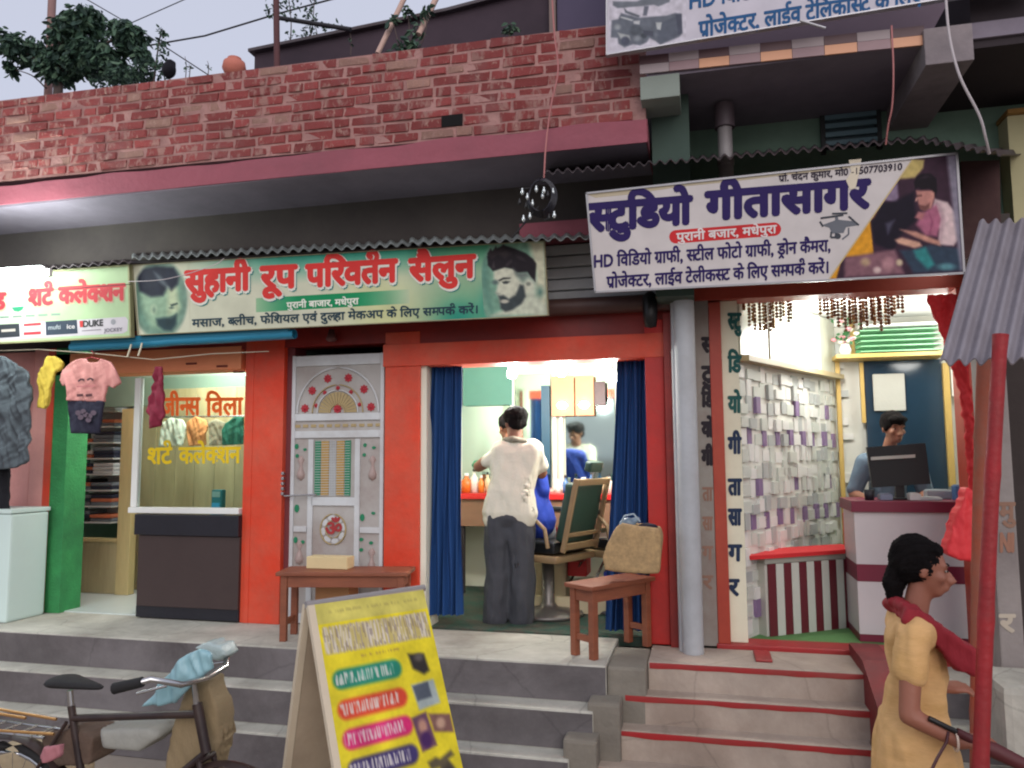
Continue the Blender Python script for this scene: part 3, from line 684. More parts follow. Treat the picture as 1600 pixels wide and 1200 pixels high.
# ---- sign on the upper balcony
t, pl = signboard('balcony_sign', 'white sign high on the balcony with blue lettering and a printed video camera', [(947, -260), (1640, -330), (1640, -28), (947, 87)], 4.56, 4.60, alu, fw=.008)
pr = Pr(pl)
pr.poly([(948, -258), (1638, -328), (1638, -29), (948, 85)], (206, 202, 212), .0006)
BL = (38, 90, 140)
pr.text('HD िविडयो ग~ाफी, {सटील फोटो', (1076, 14), (1390, -38), 22, BL, .03, .0016)
pr.text('प~ोजे{कटर, लाईव टेिलका{सट के िलए स{मपक^ करें', (1092, 58), (1560, -16), 23, BL, .03, .0016)
def zk(q): return [(930+a*.10625, b*.10627) for a, b in q]
K = [('p', zk([(380, 190), (640, 260), (900, 240), (1040, 230), (1180, 190), (1270, 200), (1285, 490), (1240, 540), (960, 660), (880, 600), (800, 560), (760, 620), (660, 670), (560, 650), (430, 700), (340, 640), (330, 560), (230, 550), (240, 300), (340, 280)]), (104, 110, 120), 1.3),
     ('p', zk([(400, 90), (470, 160), (660, 230), (640, 260), (440, 190), (420, 100)]), (100, 106, 114), 1), ('p', zk([(720, 90), (790, 90), (760, 230), (700, 230)]), (104, 108, 120), 1),
     ('p', zk([(260, 20), (620, 20), (840, -100), (1120, -60), (1090, 30), (930, 95), (860, 70), (700, 90), (330, 120), (260, 80)]), (112, 118, 126), 1.2),
     ('p', zk([(920, 620), (920, 400), (980, 330), (1240, 220), (1250, 500), (970, 640)]), (92, 98, 110), 1.5), ('p', zk([(1180, 210), (1270, 205), (1280, 480), (1220, 520)]), (78, 82, 96), 1),
     ('p', zk([(330, 480), (500, 520), (520, 590), (380, 580)]), (176, 180, 180), 1.5), ('e', (977, 64, 7, 7), (84, 88, 104), 1.5), ('p', zk([(560, 310), (660, 300), (650, 360), (570, 350)]), (190, 192, 194), 1), ('p', zk([(890, 330), (980, 330), (960, 440), (910, 430)]), (190, 194, 194), 1),
     ('p', zk([(380, 240), (560, 290), (540, 310), (370, 260)]), (190, 194, 196), .8), ('e', (993, 47, 10, 8), (84, 90, 98), 2), ('e', (1006, 56, 5, 4), (70, 76, 84), 1.5), ('p', zk([(700, 440), (860, 460), (860, 540), (720, 520)]), (76, 80, 92), 1.5), ('e', (965, 42, 5, 4), (150, 156, 160), 2), ('e', (996, 60, 6, 4), (130, 136, 142), 2)]
pr.raster([(952, -30), (1072, -44), (1072, 66), (952, 78)], 90, 80, painter((206, 202, 212), K), .0010)
pr.build('sign_print', t)
st = MB(); st.tube([pl.at(1250, 32, .03), pl.at(1290, 44, .03)], .008); st.build('bracket_stub', alu, t)

# ---- left shop sign
t, pl = signboard('shirt_shop_sign', 'pale green clothing shop sign with faded red lettering and a strip of label boxes', [(-150, 440), (203, 413), (206, 527), (-150, 545)], 4.90, 4.96, mat('sign_frame_khaki', (150, 150, 110), .7, .15, 5, .2), fw=.014)
pr = Pr(pl)
pr.raster([(-148, 441), (202, 414), (205, 526), (-148, 544)], 50, 12, lambda x, y: tuple(np.array([168., 192, 150])*(1-max(0, min(1, (70-x)/90)))+np.array([206., 216, 196])*max(0, min(1, (70-x)/90))), .0005)
for (s_, a, b) in [('शट^', (44, 478), (82, 475)), ('कले{कशन', (92, 474), (194, 468)), ('एणड', (-60, 486), (8, 482))]:
    pr.text(s_, (a[0]+1.5, a[1]+2), (b[0]+1.5, b[1]+2), 24, (200, 176, 150), .06, .0012)
    pr.text(s_, a, b, 24, (196, 62, 70), .05, .0026)
pr.ell(28, 470, 11, 16, (232, 236, 230), .0014); pr.poly([(18, 480), (38, 478), (35, 484), (29, 487), (22, 486)], (52, 140, 104), .0020)
for i in range(6): pr.line([(-20+i*20, 497-i*1.1), (-6+i*20, 496.4-i*1.1)], 3, (120, 140, 130), .0012)
pr.poly([(-60, 511), (196, 495), (200, 500), (199, 517), (192, 521), (-60, 534)], (196, 190, 196), .0010)
pr.poly([(-60, 510), (30, 505.5), (31, 526), (-60, 532)], (52, 56, 62), .0016); pr.line([(2, 517), (24, 515.5)], 4, (190, 180, 172), .0020)
pr.poly([(33, 505.5), (68, 503), (69, 525.5), (34, 527)], (206, 196, 196), .0016); pr.line([(37, 508), (64, 506)], 4, (188, 62, 70), .0020); pr.line([(37, 521.5), (64, 520)], 4.5, (182, 56, 66), .0020)
pr.poly([(71, 502.5), (120, 499.5), (121.5, 521), (72, 524)], (52, 62, 76), .0016)
pr.text('mufti', (75, 515), (95, 514), 6, (158, 164, 168), .02, .0020); pr.text('ice', (104, 513.5), (117, 513), 6, (190, 186, 186), .03, .0020)
pr.poly([(124, 501.5), (131, 501), (132, 511), (125, 511.5)], (196, 60, 60), .0018)
pr.text('DUKE', (129, 511), (161, 508.5), 8.5, (62, 62, 64), .04, .0022); pr.text('JOCKEY', (163, 519), (191, 517), 5, (120, 118, 128), .02, .0022)
pr.ell(177, 503, 4, 4.5, (150, 150, 156), .0018); pr.line([(128, 517), (158, 515)], 1.6, (140, 134, 140), .0018)
pr.build('sign_print', t)

# ================================================================== AWNINGS AND SHUTTERS
def corrug(A, Bq, C_, D, n, amp, name, m, label=None, cat='awning', th=.004, nv=3, rag=0):
    """A front-left, B front-right, C back-right, D back-left"""
    A, Bq, C_, D = map(Vector, (A, Bq, C_, D)); nn = (Bq-A).cross(D-A).normalized()
    if nn.z < 0: nn = -nn
    def f(u, v):
        p = (A*(1-u)+Bq*u)*(1-v)+(D*(1-u)+C_*u)*v
        if rag and v == 0: p = p+(A-D).normalized()*rag*noise.noise(Vector((u*9, 2, 0)))
        return p+nn*amp*math.sin(2*math.pi*n*u)+nn*rag*.4*noise.noise(Vector((u*5, v, 4)))
    o = MB().grid(f, n*8, nv, thick=-nn*th).build(name, m)
    if label: setp(o, label, cat)
    return o
tr1 = mat('tin_edge_light', (150, 158, 156), .5, .15, 6, .2, metal=.3, dirt=(60, 56, 56), dirt_amt=.3)
corrug(P(-120, 432, 4.84), P(205, 409, 4.84), P(205, 406, YF), P(-120, 429, YF), 22, .011, 'tin_awning', tin_d, 'dark corrugated tin awning over the left clothing shop sign', rag=.01)
corrug(P(206, 404, 4.86), P(660, 381, 4.86), P(660, 375, YF), P(206, 398, YF), 28, .013, 'tin_awning', tr1, 'corrugated tin awning right above the green salon sign', rag=.008)
corrug(P(640, 380, 4.82), P(940, 371, 4.82), P(940, 364, YF), P(640, 373, YF), 16, .013, 'tin_awning', tr1, 'short corrugated tin awning between the salon sign and the studio sign', rag=.012)
def bar(name, p0, p1, r, m, label=None, cat='pole', n=8, parent=None):
    o = MB().tube([p0, p1], r, n).build(name, m, parent)
    if label: setp(o, label, cat)
    return o
bar('awning_beam', P(206, 411, 4.95), P(860, 374, 4.95), .012, tin_d, 'thin dark batten running along the top of the salon sign', 'batten')
# studio awning
corrug(P(852, 270, 4.66), P(1436, 219, 4.66), P(1436, 214, 5.6), P(852, 266, 5.6), 34, .013, 'studio_awning', tin_d, 'long dark corrugated tin awning over the white studio sign', rag=.012)
corrug(P(1437, 219, 4.66), P(1566, 241, 4.60), P(1600, 240, 5.6), P(1437, 214, 5.6), 8, .013, 'studio_awning', tin_d, 'sagging right end sheet of the studio tin awning', rag=.02)
# grey awning of the neighbouring stall
A_ = P(1468, 566, 2.95); B_ = P(1690, 560, 2.95); C2 = P(1720, 340, 4.0); D_ = P(1530, 346, 4.0)
corrug(A_, B_, C2, D_, 9, .014, 'stall_awning', mat('grey_tin', (142, 136, 142), .6, .12, 3, .2, metal=.2, dirt=(116, 108, 112), dirt_amt=.5, stretch=(3, 1, 1)), 'grey corrugated tin awning sloping down at the right edge', th=.006)
# rolled shutter box and slats behind the salon sign
SB = thing('rolling_shutter', 'rolled up grey slatted shutter above the salon doorway', 'shutter', (-1, YF-.05, 2.9))
for k in range(5):
    z = 3.02+.085*k; MB().box(-2.3, -.14, YF-.085-.006*(k % 2), YF+.018, z, z+.078, .012).build('slat', steel, SB)
MB().tube([(-2.36, YF-.10, 2.985), (-.16, YF-.10, 2.975)], .062, 16).build('roll_housing', mat('dark_brown_tin', (74, 46, 42), .5, .2, 4, .2, dirt=(100, 80, 74), dirt_amt=.3), SB)
single('pink_upper_panel', MB().box(-1.25, -.12, YF-.07, YF+.018, 3.45, 3.62), band_pink, 'pink plastered patch of wall between the two shop signs', 'wall panel')
# blue tarp roll over the clothing shop
BT = MB()
def tarp(u, v): 
    x = -4.85+1.96*u; a = 2*math.pi*v
    return (x, 5.06+.042*math.cos(a)+.01*noise.noise(Vector((x*2, 0, 0))), 2.815+.035*math.sin(a)+.022*(u-.2)+.008*noise.noise(Vector((x*3, 1, 0))))
BT.grid(tarp, 30, 14)
BT.box(-4.84, -2.92, 5.02, 5.10, 2.83, 2.875, .012)
single('rolled_tarp', BT, mat('blue_tarp', (44, 140, 176), .45, .1, 3, .2), 'rolled up blue tarpaulin under the green sign of the clothing shop', 'tarpaulin')
# lit tube lamp at far left
TL = thing('tube_lamp', 'glaring white tube lamp above the left sign', 'lamp', (-5.15, 4.66, 3.4))
pA, pB = P(-60, 432, 4.62), P(64, 424, 4.62)
MB().tube([pA, pB], .042, 14).build('glowing_tube', emit('tube_glow', (240, 255, 250), 30), TL)
MB().box(pA.x-.03, pB.x+.03, 4.665, 4.70, pA.z-.035, pB.z+.03, .005).build('fitting', white_w, TL)
def plight(name, loc, e, col, size=.1):
    l = bpy.data.lights.new(name, 'POINT'); l.energy = e; l.color = col; l.shadow_soft_size = size
    o = bpy.data.objects.new(name, l); o.location = loc; COL.objects.link(o); return o
plight('tube_light', (pA+pB)/2+Vector((0, -.10, .1)), 75, (.9, 1, .95), .2)

# ================================================================== RIGHT NEIGHBOUR (green house with balcony)
H = thing('green_house', 'pale green painted house with a balcony slab and small window above the studio', 'building', (2, 5.65, 0))
MB().box(-.02, 4.6, 5.62, 5.8, 3.35, 4.72).build('upper_wall', green_wall, H)
MB().box(-.46, 4.6, 5.62, 5.8, 4.72, 7.0).build('first_floor_wall', mat('mauve_grey_wall', (120, 104, 116), .9, .15, 2, .2), H)
bal = MB(); yb = 4.72
bal.box(-.262, 2.9, yb+.01, 5.62, 4.30, 4.395); bal.build('balcony_slab', soffit_m, H)
# tiled slab edge: single tiles
tcol = [mat('tile_peach', (216, 158, 122), .5, .1, 5, .05), mat('tile_mauve', (150, 122, 126), .5, .1, 5, .05), mat('tile_dark', (92, 66, 70), .5, .12, 5, .05), mat('tile_grey', (160, 146, 148), .5, .1, 5, .05)]
a0 = P(1000, 112, yb); a1 = P(1445, 66, yb); dx = (a1-a0)/9
for i in range(9):
    a = a0+dx*i; 
    for k, (zz, hh) in enumerate([(0, .058), (.060, .056)]):
        m_ = tcol[[0, 1][i % 2] if k == 0 else [2, 3][i % 2]]
        if i == 0 and k == 0: m_ = tcol[3]
        tb = MB(); z0 = a.z+zz-.02; sh = dx.z
        tb.add([(a.x+q[0]*dx.x*.985, yb-.012*(1-q[1]), z0+q[2]*hh+sh*q[0]) for q in [(0, 0, 0), (1, 0, 0), (1, 0, 1), (0, 0, 1), (0, 1, 0), (1, 1, 0), (1, 1, 1), (0, 1, 1)]], [(0, 1, 2, 3), (4, 7, 6, 5), (0, 4, 5, 1), (3, 2, 6, 7), (0, 3, 7, 4), (1, 5, 6, 2)])
        tb.build('tile', m_, H)
# beams under the slab
be = MB(); be.box(P(1000, 130, 4.72).x, P(1062, 130, 4.72).x, 4.72, 5.62, P(1030, 153, 4.72).z, P(1030, 117, 4.72).z, .006); be.build('beam', mat('grey_green_concrete', (136, 146, 138), .9, .14, 3, .3), H)
be = MB(); be.box(P(1445, 80, 4.68).x, P(1522, 80, 4.68).x, 4.68, 5.62, P(1480, 98, 4.68).z, P(1480, 56, 4.68).z+.06, .006); be.build('beam', mat('stained_concrete', (150, 140, 142), .9, .2, 4, .3, dirt=(96, 90, 94), dirt_amt=.5), H)
MB().box(P(1522, 80, 4.7).x+.01, 4.6, 4.75, 5.62, 4.25, 4.75).build('dark_lean_to', mat('dark_boards', (50, 42, 46), .9, .2, 4, .2), H)  # plain dark tone over the whole box
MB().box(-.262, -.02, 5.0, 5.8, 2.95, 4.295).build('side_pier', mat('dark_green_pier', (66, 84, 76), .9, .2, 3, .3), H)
MB().box(P(1575, 260, 5.5).x, 4.6, 5.46, 5.62, 3.0, P(1575, 185, 5.5).z).build('cream_bay', mat('cream_bay_paint', (186, 180, 140), .8, .1, 3, .2), H)
MB().box(P(1575, 260, 5.5).x-.01, 4.6, 5.42, 5.62, P(1575, 185, 5.5).z+.002, P(1575, 185, 5.5).z+.03).build('bay_coping', mat('ochre_coping', (150, 112, 56), .8), H)
# small window with bars
wx0, wx1, wz0, wz1 = P(1288, 200, 5.62).x, P(1368, 200, 5.62).x, P(1330, 232, 5.62).z, P(1330, 165, 5.62).z
W_ = MB().box(wx0, wx1, 5.600, 5.617, wz0, wz1).build('window', mat('window_dark', (44, 60, 66), .3, .1, 4, .05), H)
wf = MB()
wf.box(wx0-.03, wx0, 5.58, 5.617, wz0-.03, wz1+.03); wf.box(wx1, wx1+.03, 5.58, 5.617, wz0-.03, wz1+.03); wf.box(wx0+.001, wx1-.001, 5.58, 5.617, wz1, wz1+.06)
wf.build('frame', mat('dark_window_frame', (40, 44, 46), .6), W_)
for k in range(5): z = wz0+(wz1-wz0)*(k+.5)/5; MB().box(wx0, wx1, 5.575, 5.598, z-.012, z+.022).build('shutter_blade', mat('blue_grey_blade', (96, 124, 134), .5, .1, 4, .05), W_)
# drain pipe under the balcony
dp = thing('drain_pipe', 'grey jointed drain pipe coming down from the balcony slab', 'pipe', P(1132, 230, 5.2))
px_ = P(1132, 190, 5.2).x
MB().tube([(px_, 5.2, 3.55), (px_, 5.2, 4.29)], .048, 16).build('pipe', mat('pvc_grey', (150, 146, 146), .5, .12, 4, .1, dirt=(100, 90, 92), dirt_amt=.4), dp)
MB().tube([(px_, 5.2, 4.12), (px_, 5.2, 4.28)], .066, 16).build('collar', mat('pvc_dark', (88, 76, 82), .5), dp)
MB().tube([(px_, 5.2, 3.86), (px_, 5.2, 3.90)], .054, 16).build('coupling', mat('pvc_grey', (150, 146, 146)), dp)

# dark sheet added between studio sign and stall awning, awning shade put into its colour
sbx = MB(); q_ = [P(1502, 252, 5.2), P(1562, 250, 5.2), P(1564, 352, 5.2), P(1556, 452, 5.2), P(1508, 456, 5.2)]
sbx.prism(q_, (0, .03, 0)); single('awning_shade_sheet', sbx, mat('maroon_shade', (66, 40, 42), .9, .25, 3, .3, dirt=(104, 78, 72), dirt_amt=.35, blotch=.3), 'dark maroon sheet added as awning shade just right of the studio sign', 'board')
# ================================================================== WHITE ORNATE DOOR
DY = YF+.03
def rp(px, py, Y=DY): return P(px, py, Y)
D = thing('ornate_steel_door', 'closed white steel door with red flower fan, green leaf panels and an om medallion', 'door', (rp(525, 970).x, DY, ZP))
wd = mat('white_enamel', (205, 210, 212), .4, .07, 5, .08, dirt=(150, 140, 134), dirt_amt=.2)
gold = mat('dull_gold', (176, 156, 112), .5, .15, 12, .2, metal=.2)
redr = mat('rosette_red', (176, 38, 52), .5, .15, 20, .2)
greenr = mat('leaf_green', (26, 128, 88), .5, .15, 20, .2)
dx0, dx1 = PX(455, DY, 740), PX(600, DY, 740); dz1 = rp(525, 554).z
MB().box(dx0, dx1, DY, DY+.04, ZP+.01, dz1, .004).build('panel', mat('door_recess', (178, 176, 172), .55, .1, 5, .2, dirt=(140, 122, 114), dirt_amt=.4), D)
fr = MB(); sx = .035
zb = lambda py: rp(525, py).z
y0, y1 = DY-.014, DY+.001
def vb(a, b, z0, z1): fr.box(a, b, y0, y1, z0, z1, .003)
vb(dx0, dx0+.03, ZP+.01, dz1); vb(dx1-.03, dx1, ZP+.01, dz1)
for za, zb_ in [(571, 555), (657, 646), (684, 673), (790, 777)]:
    vb(dx0+.031, dx1-.031, zb(za), zb(zb_)) if za < 700 else vb(PX(488, DY)+.001, PX(556, DY)-.001, zb(za), zb(zb_))
for a in (482, 555): vb(PX(a, DY), PX(a+8, DY), ZP+.02, zb(686))
for a0_, a1_ in ((461, 481), (564, 594)):
    fr.box(PX(a0_, DY), PX(a1_, DY), y0, y1, zb(832), zb(823), .003)
vb(PX(490, DY)+.001, PX(555, DY)-.001, zb(890), zb(876)); vb(dx0+.031, dx1-.031, ZP+.01, ZP+.08)
fr.build('frame', wd, D)
cxm = (dx0+dx1)/2; zc_ = zb(645); rr = (dx1-dx0)/2-.045
def arc(r, t, m, name, y=DY-.008):
    MB().tube([(cxm+r*math.cos(a), y, zc_+r*1.02*math.sin(a)) for a in [math.pi*k/24 for k in range(25)]], t, 6).build(name, m, D)
arc(rr, .008, wd, 'arch_rib'); arc(rr*.62, .005, gold, 'arch_rib'); arc(rr*.50, .006, wd, 'arch_rib'); arc(rr*.18, .005, gold, 'arch_rib')
for k in range(16):
    a = math.pi*(k+.5)/16; d = math.pi/16*.42
    pts = [(cxm+r*math.cos(b), DY-.006, zc_+r*math.sin(b)) for r, b in [(rr*.2, a-d), (rr*.47, a-d), (rr*.47, a+d), (rr*.2, a+d)]]
    MB().prism(pts, (0, .012, 0)).build('fan_blade', gold, D)
def rosette(x, z, r, m, name='rosette', n=8):
    mb = MB(); mb.lathe((x, DY-.010, z), [(0, -.006), (r*.35, -.005), (r*.4, .004)], 10, axis='y')
    pts = [(x+r*(1 if k % 2 == 0 else .72)*math.cos(2*math.pi*k/(2*n)), DY-.008, z+r*(1 if k % 2 == 0 else .72)*math.sin(2*math.pi*k/(2*n))) for k in range(2*n)]
    mb.prism(pts, (0, .010, 0)); mb.build(name, m, D)
for a in (8, 39, 72, 108, 141, 172): rosette(cxm+rr*.82*math.cos(R(a)), zc_+rr*.82*math.sin(R(a)), .036, redr)
for a in (18, 55, 90, 125, 162): rosette(cxm+rr*.56*math.cos(R(a)), zc_+rr*.56*math.sin(R(a)), .018, redr)
rosette(cxm, zc_+.03, .038, redr)
lat = MB()
for k in range(11):
    x = dx0+.05+(dx1-dx0-.1)*k/10; z = (zb(671)+zb(659))/2
    lat.box(x-.022, x+.022, DY-.005, DY+.001, z-.012, z+.012, .003)
o = lat.build('lattice_band', gold, D)
for (a, b, m) in [(492, 501, greenr), (502, 514, mat('brass_grille', (186, 150, 80), .4, .2, 40, .3, metal=.3)), (526, 538, MATS['brass_grille']), (539, 548, greenr)]:
    MB().box(PX(a, DY), PX(b, DY), DY-.008, DY+.001, zb(775), zb(688), .003).build('grille_strip', m, D)
for k in range(4): x = PX(516+2.6*k, DY); MB().tube([(x, DY-.006, zb(775)), (x, DY-.006, zb(688))], .004, 6).build('grille_bar', wd, D)
rb = MB()
for k in range(22): z = zb(774)+(zb(689)-zb(774))*k/21; rb.tube([(PX(493, DY), DY-.010, z), (PX(547, DY), DY-.010, z+.004)], .0022, 5)
rb.build('cross_wire', wd, D)
for (px, py, w_, h_) in [(463, 697, .016, .034), (464, 712, .014, .024), (476, 702, .014, .018), (570, 696, .014, .024), (569, 711, .014, .022), (584, 700, .016, .018), (465, 795, .02, .05), (567, 808, .018, .045), (584, 801, .016, .018), (464, 845, .016, .04), (475, 848, .016, .022), (566, 842, .016, .022), (566, 858, .016, .022), (581, 847, .016, .02)]:
    x, z = PX(px, DY, 750), zb(py); pts = [(x+w_*1.6*math.cos(t)*.62, DY-.007, z+h_*.62*math.sin(t)) for t in [2*math.pi*q/10 for q in range(10)]]
    MB().prism(pts, (0, .010, 0)).build('leaf_panel', greenr, D)
vase = mat('embossed_vase', (168, 148, 142), .5, .2, 14, .3)
for px, py in [(470, 742), (582, 742), (470, 875), (582, 885)]:
    x, z = PX(px, DY, 750), zb(py); h = .09
    MB().lathe((x, DY+.004, z-h/2), [(.006, 0), (.03, .02), (.036, .05), (.02, .09), (.012, .12), (.03, .16), (.01, .19)], 12).build('embossed_vase', vase, D)
mx_, mz_ = PX(521, DY, 820), zb(827)
MB().tube([(mx_+.105*math.cos(a), DY-.006, mz_+.115*math.sin(a)) for a in [2*math.pi*k/28 for k in range(28)]], .006, 6, closed=True).build('medallion_ring', gold, D)
MB().tube([(mx_+.062*math.cos(a), DY-.006, mz_+.066*math.sin(a)) for a in [2*math.pi*k/28 for k in range(28)]], .005, 6, closed=True).build('medallion_ring', gold, D)
for k in range(8):
    a = 2*math.pi*k/8+.2; c = Vector((mx_+.083*math.cos(a), DY-.006, mz_+.088*math.sin(a)))
    MB().prism([c+Vector((.02*math.cos(t)*math.cos(a)-.03*math.sin(t)*math.sin(a), 0, .02*math.cos(t)*math.sin(a)+.03*math.sin(t)*math.cos(a))) for t in [2*math.pi*q/9 for q in range(9)]], (0, .01, 0)).build('petal', wd, D)
dpl = Plane((0, DY-.010, 0), (0, -1, 0))
pr = Pr(dpl); pr.text('ॐ', (508, 837), (535, 836), 20, (168, 60, 62), .03, .001); pr.build('om_symbol', D)
lt = MB(); lt.tube([rp(444, 775, DY-.05), rp(494, 773, DY-.05)], .007, 8)
for k in range(5): lt.box(rp(447, 730, 0+DY).x-.012, rp(447, 730, DY).x+.012, DY-.06, DY-.03, zb(742+8*k), zb(737+8*k), .004)
lt.build('bolt_latch', chrome, D)
single('bell', MB().lathe(P(518, 524, 5.33), [(.0, .05), (.02, .045), (.03, .0), (.045, -.03), (.03, -.045), (0, -.05)], 14), mat('rust_bell', (92, 50, 48), .6), 'small rusty knob hanging above the ornate white door', 'knob')

# ================================================================== CLOTHING SHOP (left)
YL = YF-.02
CT = thing('shop_counter', 'dark brown laminate counter with black top band in the clothing shop doorway', 'counter', (PX(295, YL), YL+.1, ZP))
x0, x1 = P(209, 880, 5.34).x, P(378, 880, 5.40).x
MB().box(x0+.02, x1, 5.36, 5.8, ZP+.10, P(300, 838, 5.36).z, .003).build('front_panel', brown_lam, CT)
MB().box(x0+.01, x1, 5.37, 5.8, ZP+.011, ZP+.098, .003).build('plinth', granite, CT)
MB().box(x0-.01, x1, 5.34, 5.8, P(300, 838, 5.34).z+.002, P(300, 805, 5.34).z, .005).build('top_band', granite, CT)
GP = thing('glass_shopfront', 'glazed shop window in a white frame above the brown counter', 'shop window', (PX(300, YL), YL+.05, 1.5))
zt, zb0 = P(300, 588, 5.40).z, P(300, 803, 5.38).z
gx0, gx1 = P(213, 700, 5.40).x, P(380, 700, 5.40).x
f_ = MB(); f_.box(gx0-.025, gx0+.03, 5.385, 5.43, zb0+.05, zt, .003); f_.box(gx0-.025, gx1, 5.36, 5.44, zb0+.003, zb0+.048, .004)
f_.build('frame', white_w, GP)
MB().box(gx0+.03, gx1, 5.405, 5.411, zb0+.05, zt).build('pane', glass, GP)
pr = Pr(Plane((0, 5.4035, 0), (0, -1, 0)))
pr.text('जी{नस', (252, 649), (312, 648), 26, (240, 106, 42), .03, .0); pr.text('िवला', (322, 649), (379, 648), 26, (240, 106, 42), .03, .0)
pr.build('window_lettering', GP); pr = Pr(Plane((0, 5.4035, 0), (0, -1, 0)))
pr.text('शट^', (230, 725), (268, 724), 24, (232, 200, 34), .03, .0); pr.text('कले{कशन', (280, 724), (375, 723), 24, (232, 200, 34), .03, .0)
o = pr.build('window_lettering', GP)
# interior walls of laminate
LP_ = thing('laminate_partition', 'wood grain laminate wall inside the clothing shop', 'wall panel', (-4.2, 6.6, ZP))
bx0, bx1 = PX(214, 6.45, 700), PX(400, 6.45, 700); bw = (bx1-bx0)/6
for k in range(6): MB().box(bx0+bw*k, bx0+bw*k+bw-.004, 6.45, 6.48, ZP+.012, 2.6, .002).build('laminate_board', lam, LP_)
MB().box(bx0, bx1, 6.455, 6.5, 2.6, 2.95).build('upper_board', tealgrey, LP_)
FP = thing('front_partition', 'laminate clad partition beside the green pillar', 'wall panel', (PX(165, 6.2, 800), 6.2, ZP))
fx0, fx1, fx2 = PX(110, 6.2, 800), PX(188, 6.2, 800), PX(208, 6.2, 800); zr = PZ(846, 6.2, 165)
MB().box(fx0, fx1, 6.2, 6.24, ZP+.012, zr-.002, .003).build('lower_board', lam, FP)
MB().box(fx1, fx2, 6.17, 6.25, ZP+.012, PZ(640, 6.2, 165), .003).build('trim_post', mat('pine_trim', (188, 172, 122), .5, .2, 5, .1, stretch=(4, 4, .6)), FP)
MB().box(fx0, fx1-.002, 6.17, 6.25, zr, zr+.03, .003).build('trim_rail', MATS['pine_trim'], FP)
MB().box(fx0, fx2+.2, 6.2, 6.24, PZ(636, 6.2, 165), 2.95, .003).build('upper_board', tealgrey, FP)
SH = thing('cloth_shelf', 'white shelves stacked with folded clothes inside the clothing shop', 'shelf', (PX(165, 6.5, 800), 6.5, 1.3))
sx0, sx1 = PX(128, 6.55, 720), PX(196, 6.55, 720)
MB().box(sx0, sx1, 6.66, 6.68, 1.28, 2.55).build('back_board', white_w, SH)
for k in range(8):
    z = 1.30+.155*k; MB().box(sx0, sx1, 6.38, 6.66, z, z+.014).build('shelf_board', white_w, SH)
fold = [mat('fold_%s' % n, c, .8, .15, 12, .3) for n, c in [('grey', (120, 126, 134)), ('orange', (206, 120, 86)), ('white', (206, 206, 206)), ('navy', (48, 52, 70)), ('black', (30, 30, 34))]]
for k in range(8):
    for c in range(2):
        n = random.choice([1, 2, 2, 3])
        for q in range(n):
            wq = (sx1-sx0)/2-.01; x = sx0+.008+(wq+.004)*c; z = 1.3145+.155*k+.0355*q
            o = MB().box(x+random.uniform(0, .01), x+wq, 6.385+random.uniform(0, .02), 6.63, z, z+.034, .012)
            ci = random.choice([0, 1, 2, 3] if k > 2 else [0, 0, 1, 3, 4]); m_ = fold[ci]
            lb = ['grey', 'orange', 'white', 'navy blue', 'black'][ci]+' folded garment on the '+['lowest', 'second lowest', 'third', 'fourth', 'fifth', 'sixth', 'seventh', 'top'][k]+' white shelf, '+['left', 'right'][c]+' stack'+([' base', ' middle', ' top'][q])
            setp(o.build('folded_garment', m_, None), lb, 'folded clothes', 'folded clothes on the white shelves')
# clothes hanging inside
def outline_cloth(pts_px, Y, th, voxel=.011, wr=.006, seed=0, sm=3, wf=7):
    """a hanging cloth: thin remeshed sheet with shared folds on both faces"""
    big = th > .085
    p3 = [P(x, y, Y) for x, y in pts_px]
    me = puffy([MB().prism(p3, (0, th if big else .028, 0))], .009 if not big else .011, sm if not big else 6)
    A = wr*(3.2 if not big else 2.2)
    for v in me.vertices:
        x, z = v.co.x*wf, v.co.z*wf
        k = noise.noise(Vector((x*2.2+seed, z*.5, seed)))+.6*noise.noise(Vector((x*4.1+z*1.5, z*1.2+seed, 3)))+.35*abs(noise.noise(Vector((x*1.5-z*2.4, seed, z))))
        v.co.y += A*k; v.co.x += A*.35*noise.noise(Vector((z*1.5, seed, 7)))
        if big: v.co += v.normal*A*.5*k
    me.update(); return me
def cloth_thing(name, me, m, label, cat, group=None):
    o = link(name, me, m); recenter(o); return setp(o, label, cat, group)
for i, (pts, c, lb) in enumerate([
    ([(250, 662), (266, 652), (284, 655), (290, 668), (284, 696), (248, 698)], (206, 222, 204), 'pale mint shirt hanging inside the shop window'),
    ([(290, 660), (304, 650), (320, 656), (324, 668), (320, 696), (292, 697)], (212, 150, 92), 'tan orange shirt hanging inside the shop window'),
    ([(324, 662), (336, 654), (350, 660), (352, 695), (326, 696)], (158, 156, 132), 'dull khaki shirt hanging inside the shop window'),
    ([(352, 662), (366, 650), (381, 652), (384, 694), (346, 696), (346, 672)], (24, 104, 84), 'dark green shirt hanging inside the shop window')]):
    cloth_thing('hanging_shirt', outline_cloth(pts, 6.1, .05, .014, .006, i), mat('cloth_in_%d' % i, c, .85, .12, 10, .3), lb, 'shirt', 'shirts hung behind the shop window')
cr = MB().tube([P(240, 652, 6.12), P(392, 650, 6.12)], .008, 8)
single('clothes_rail', cr, chrome, 'metal rail carrying the shirts behind the shop window', 'rail')
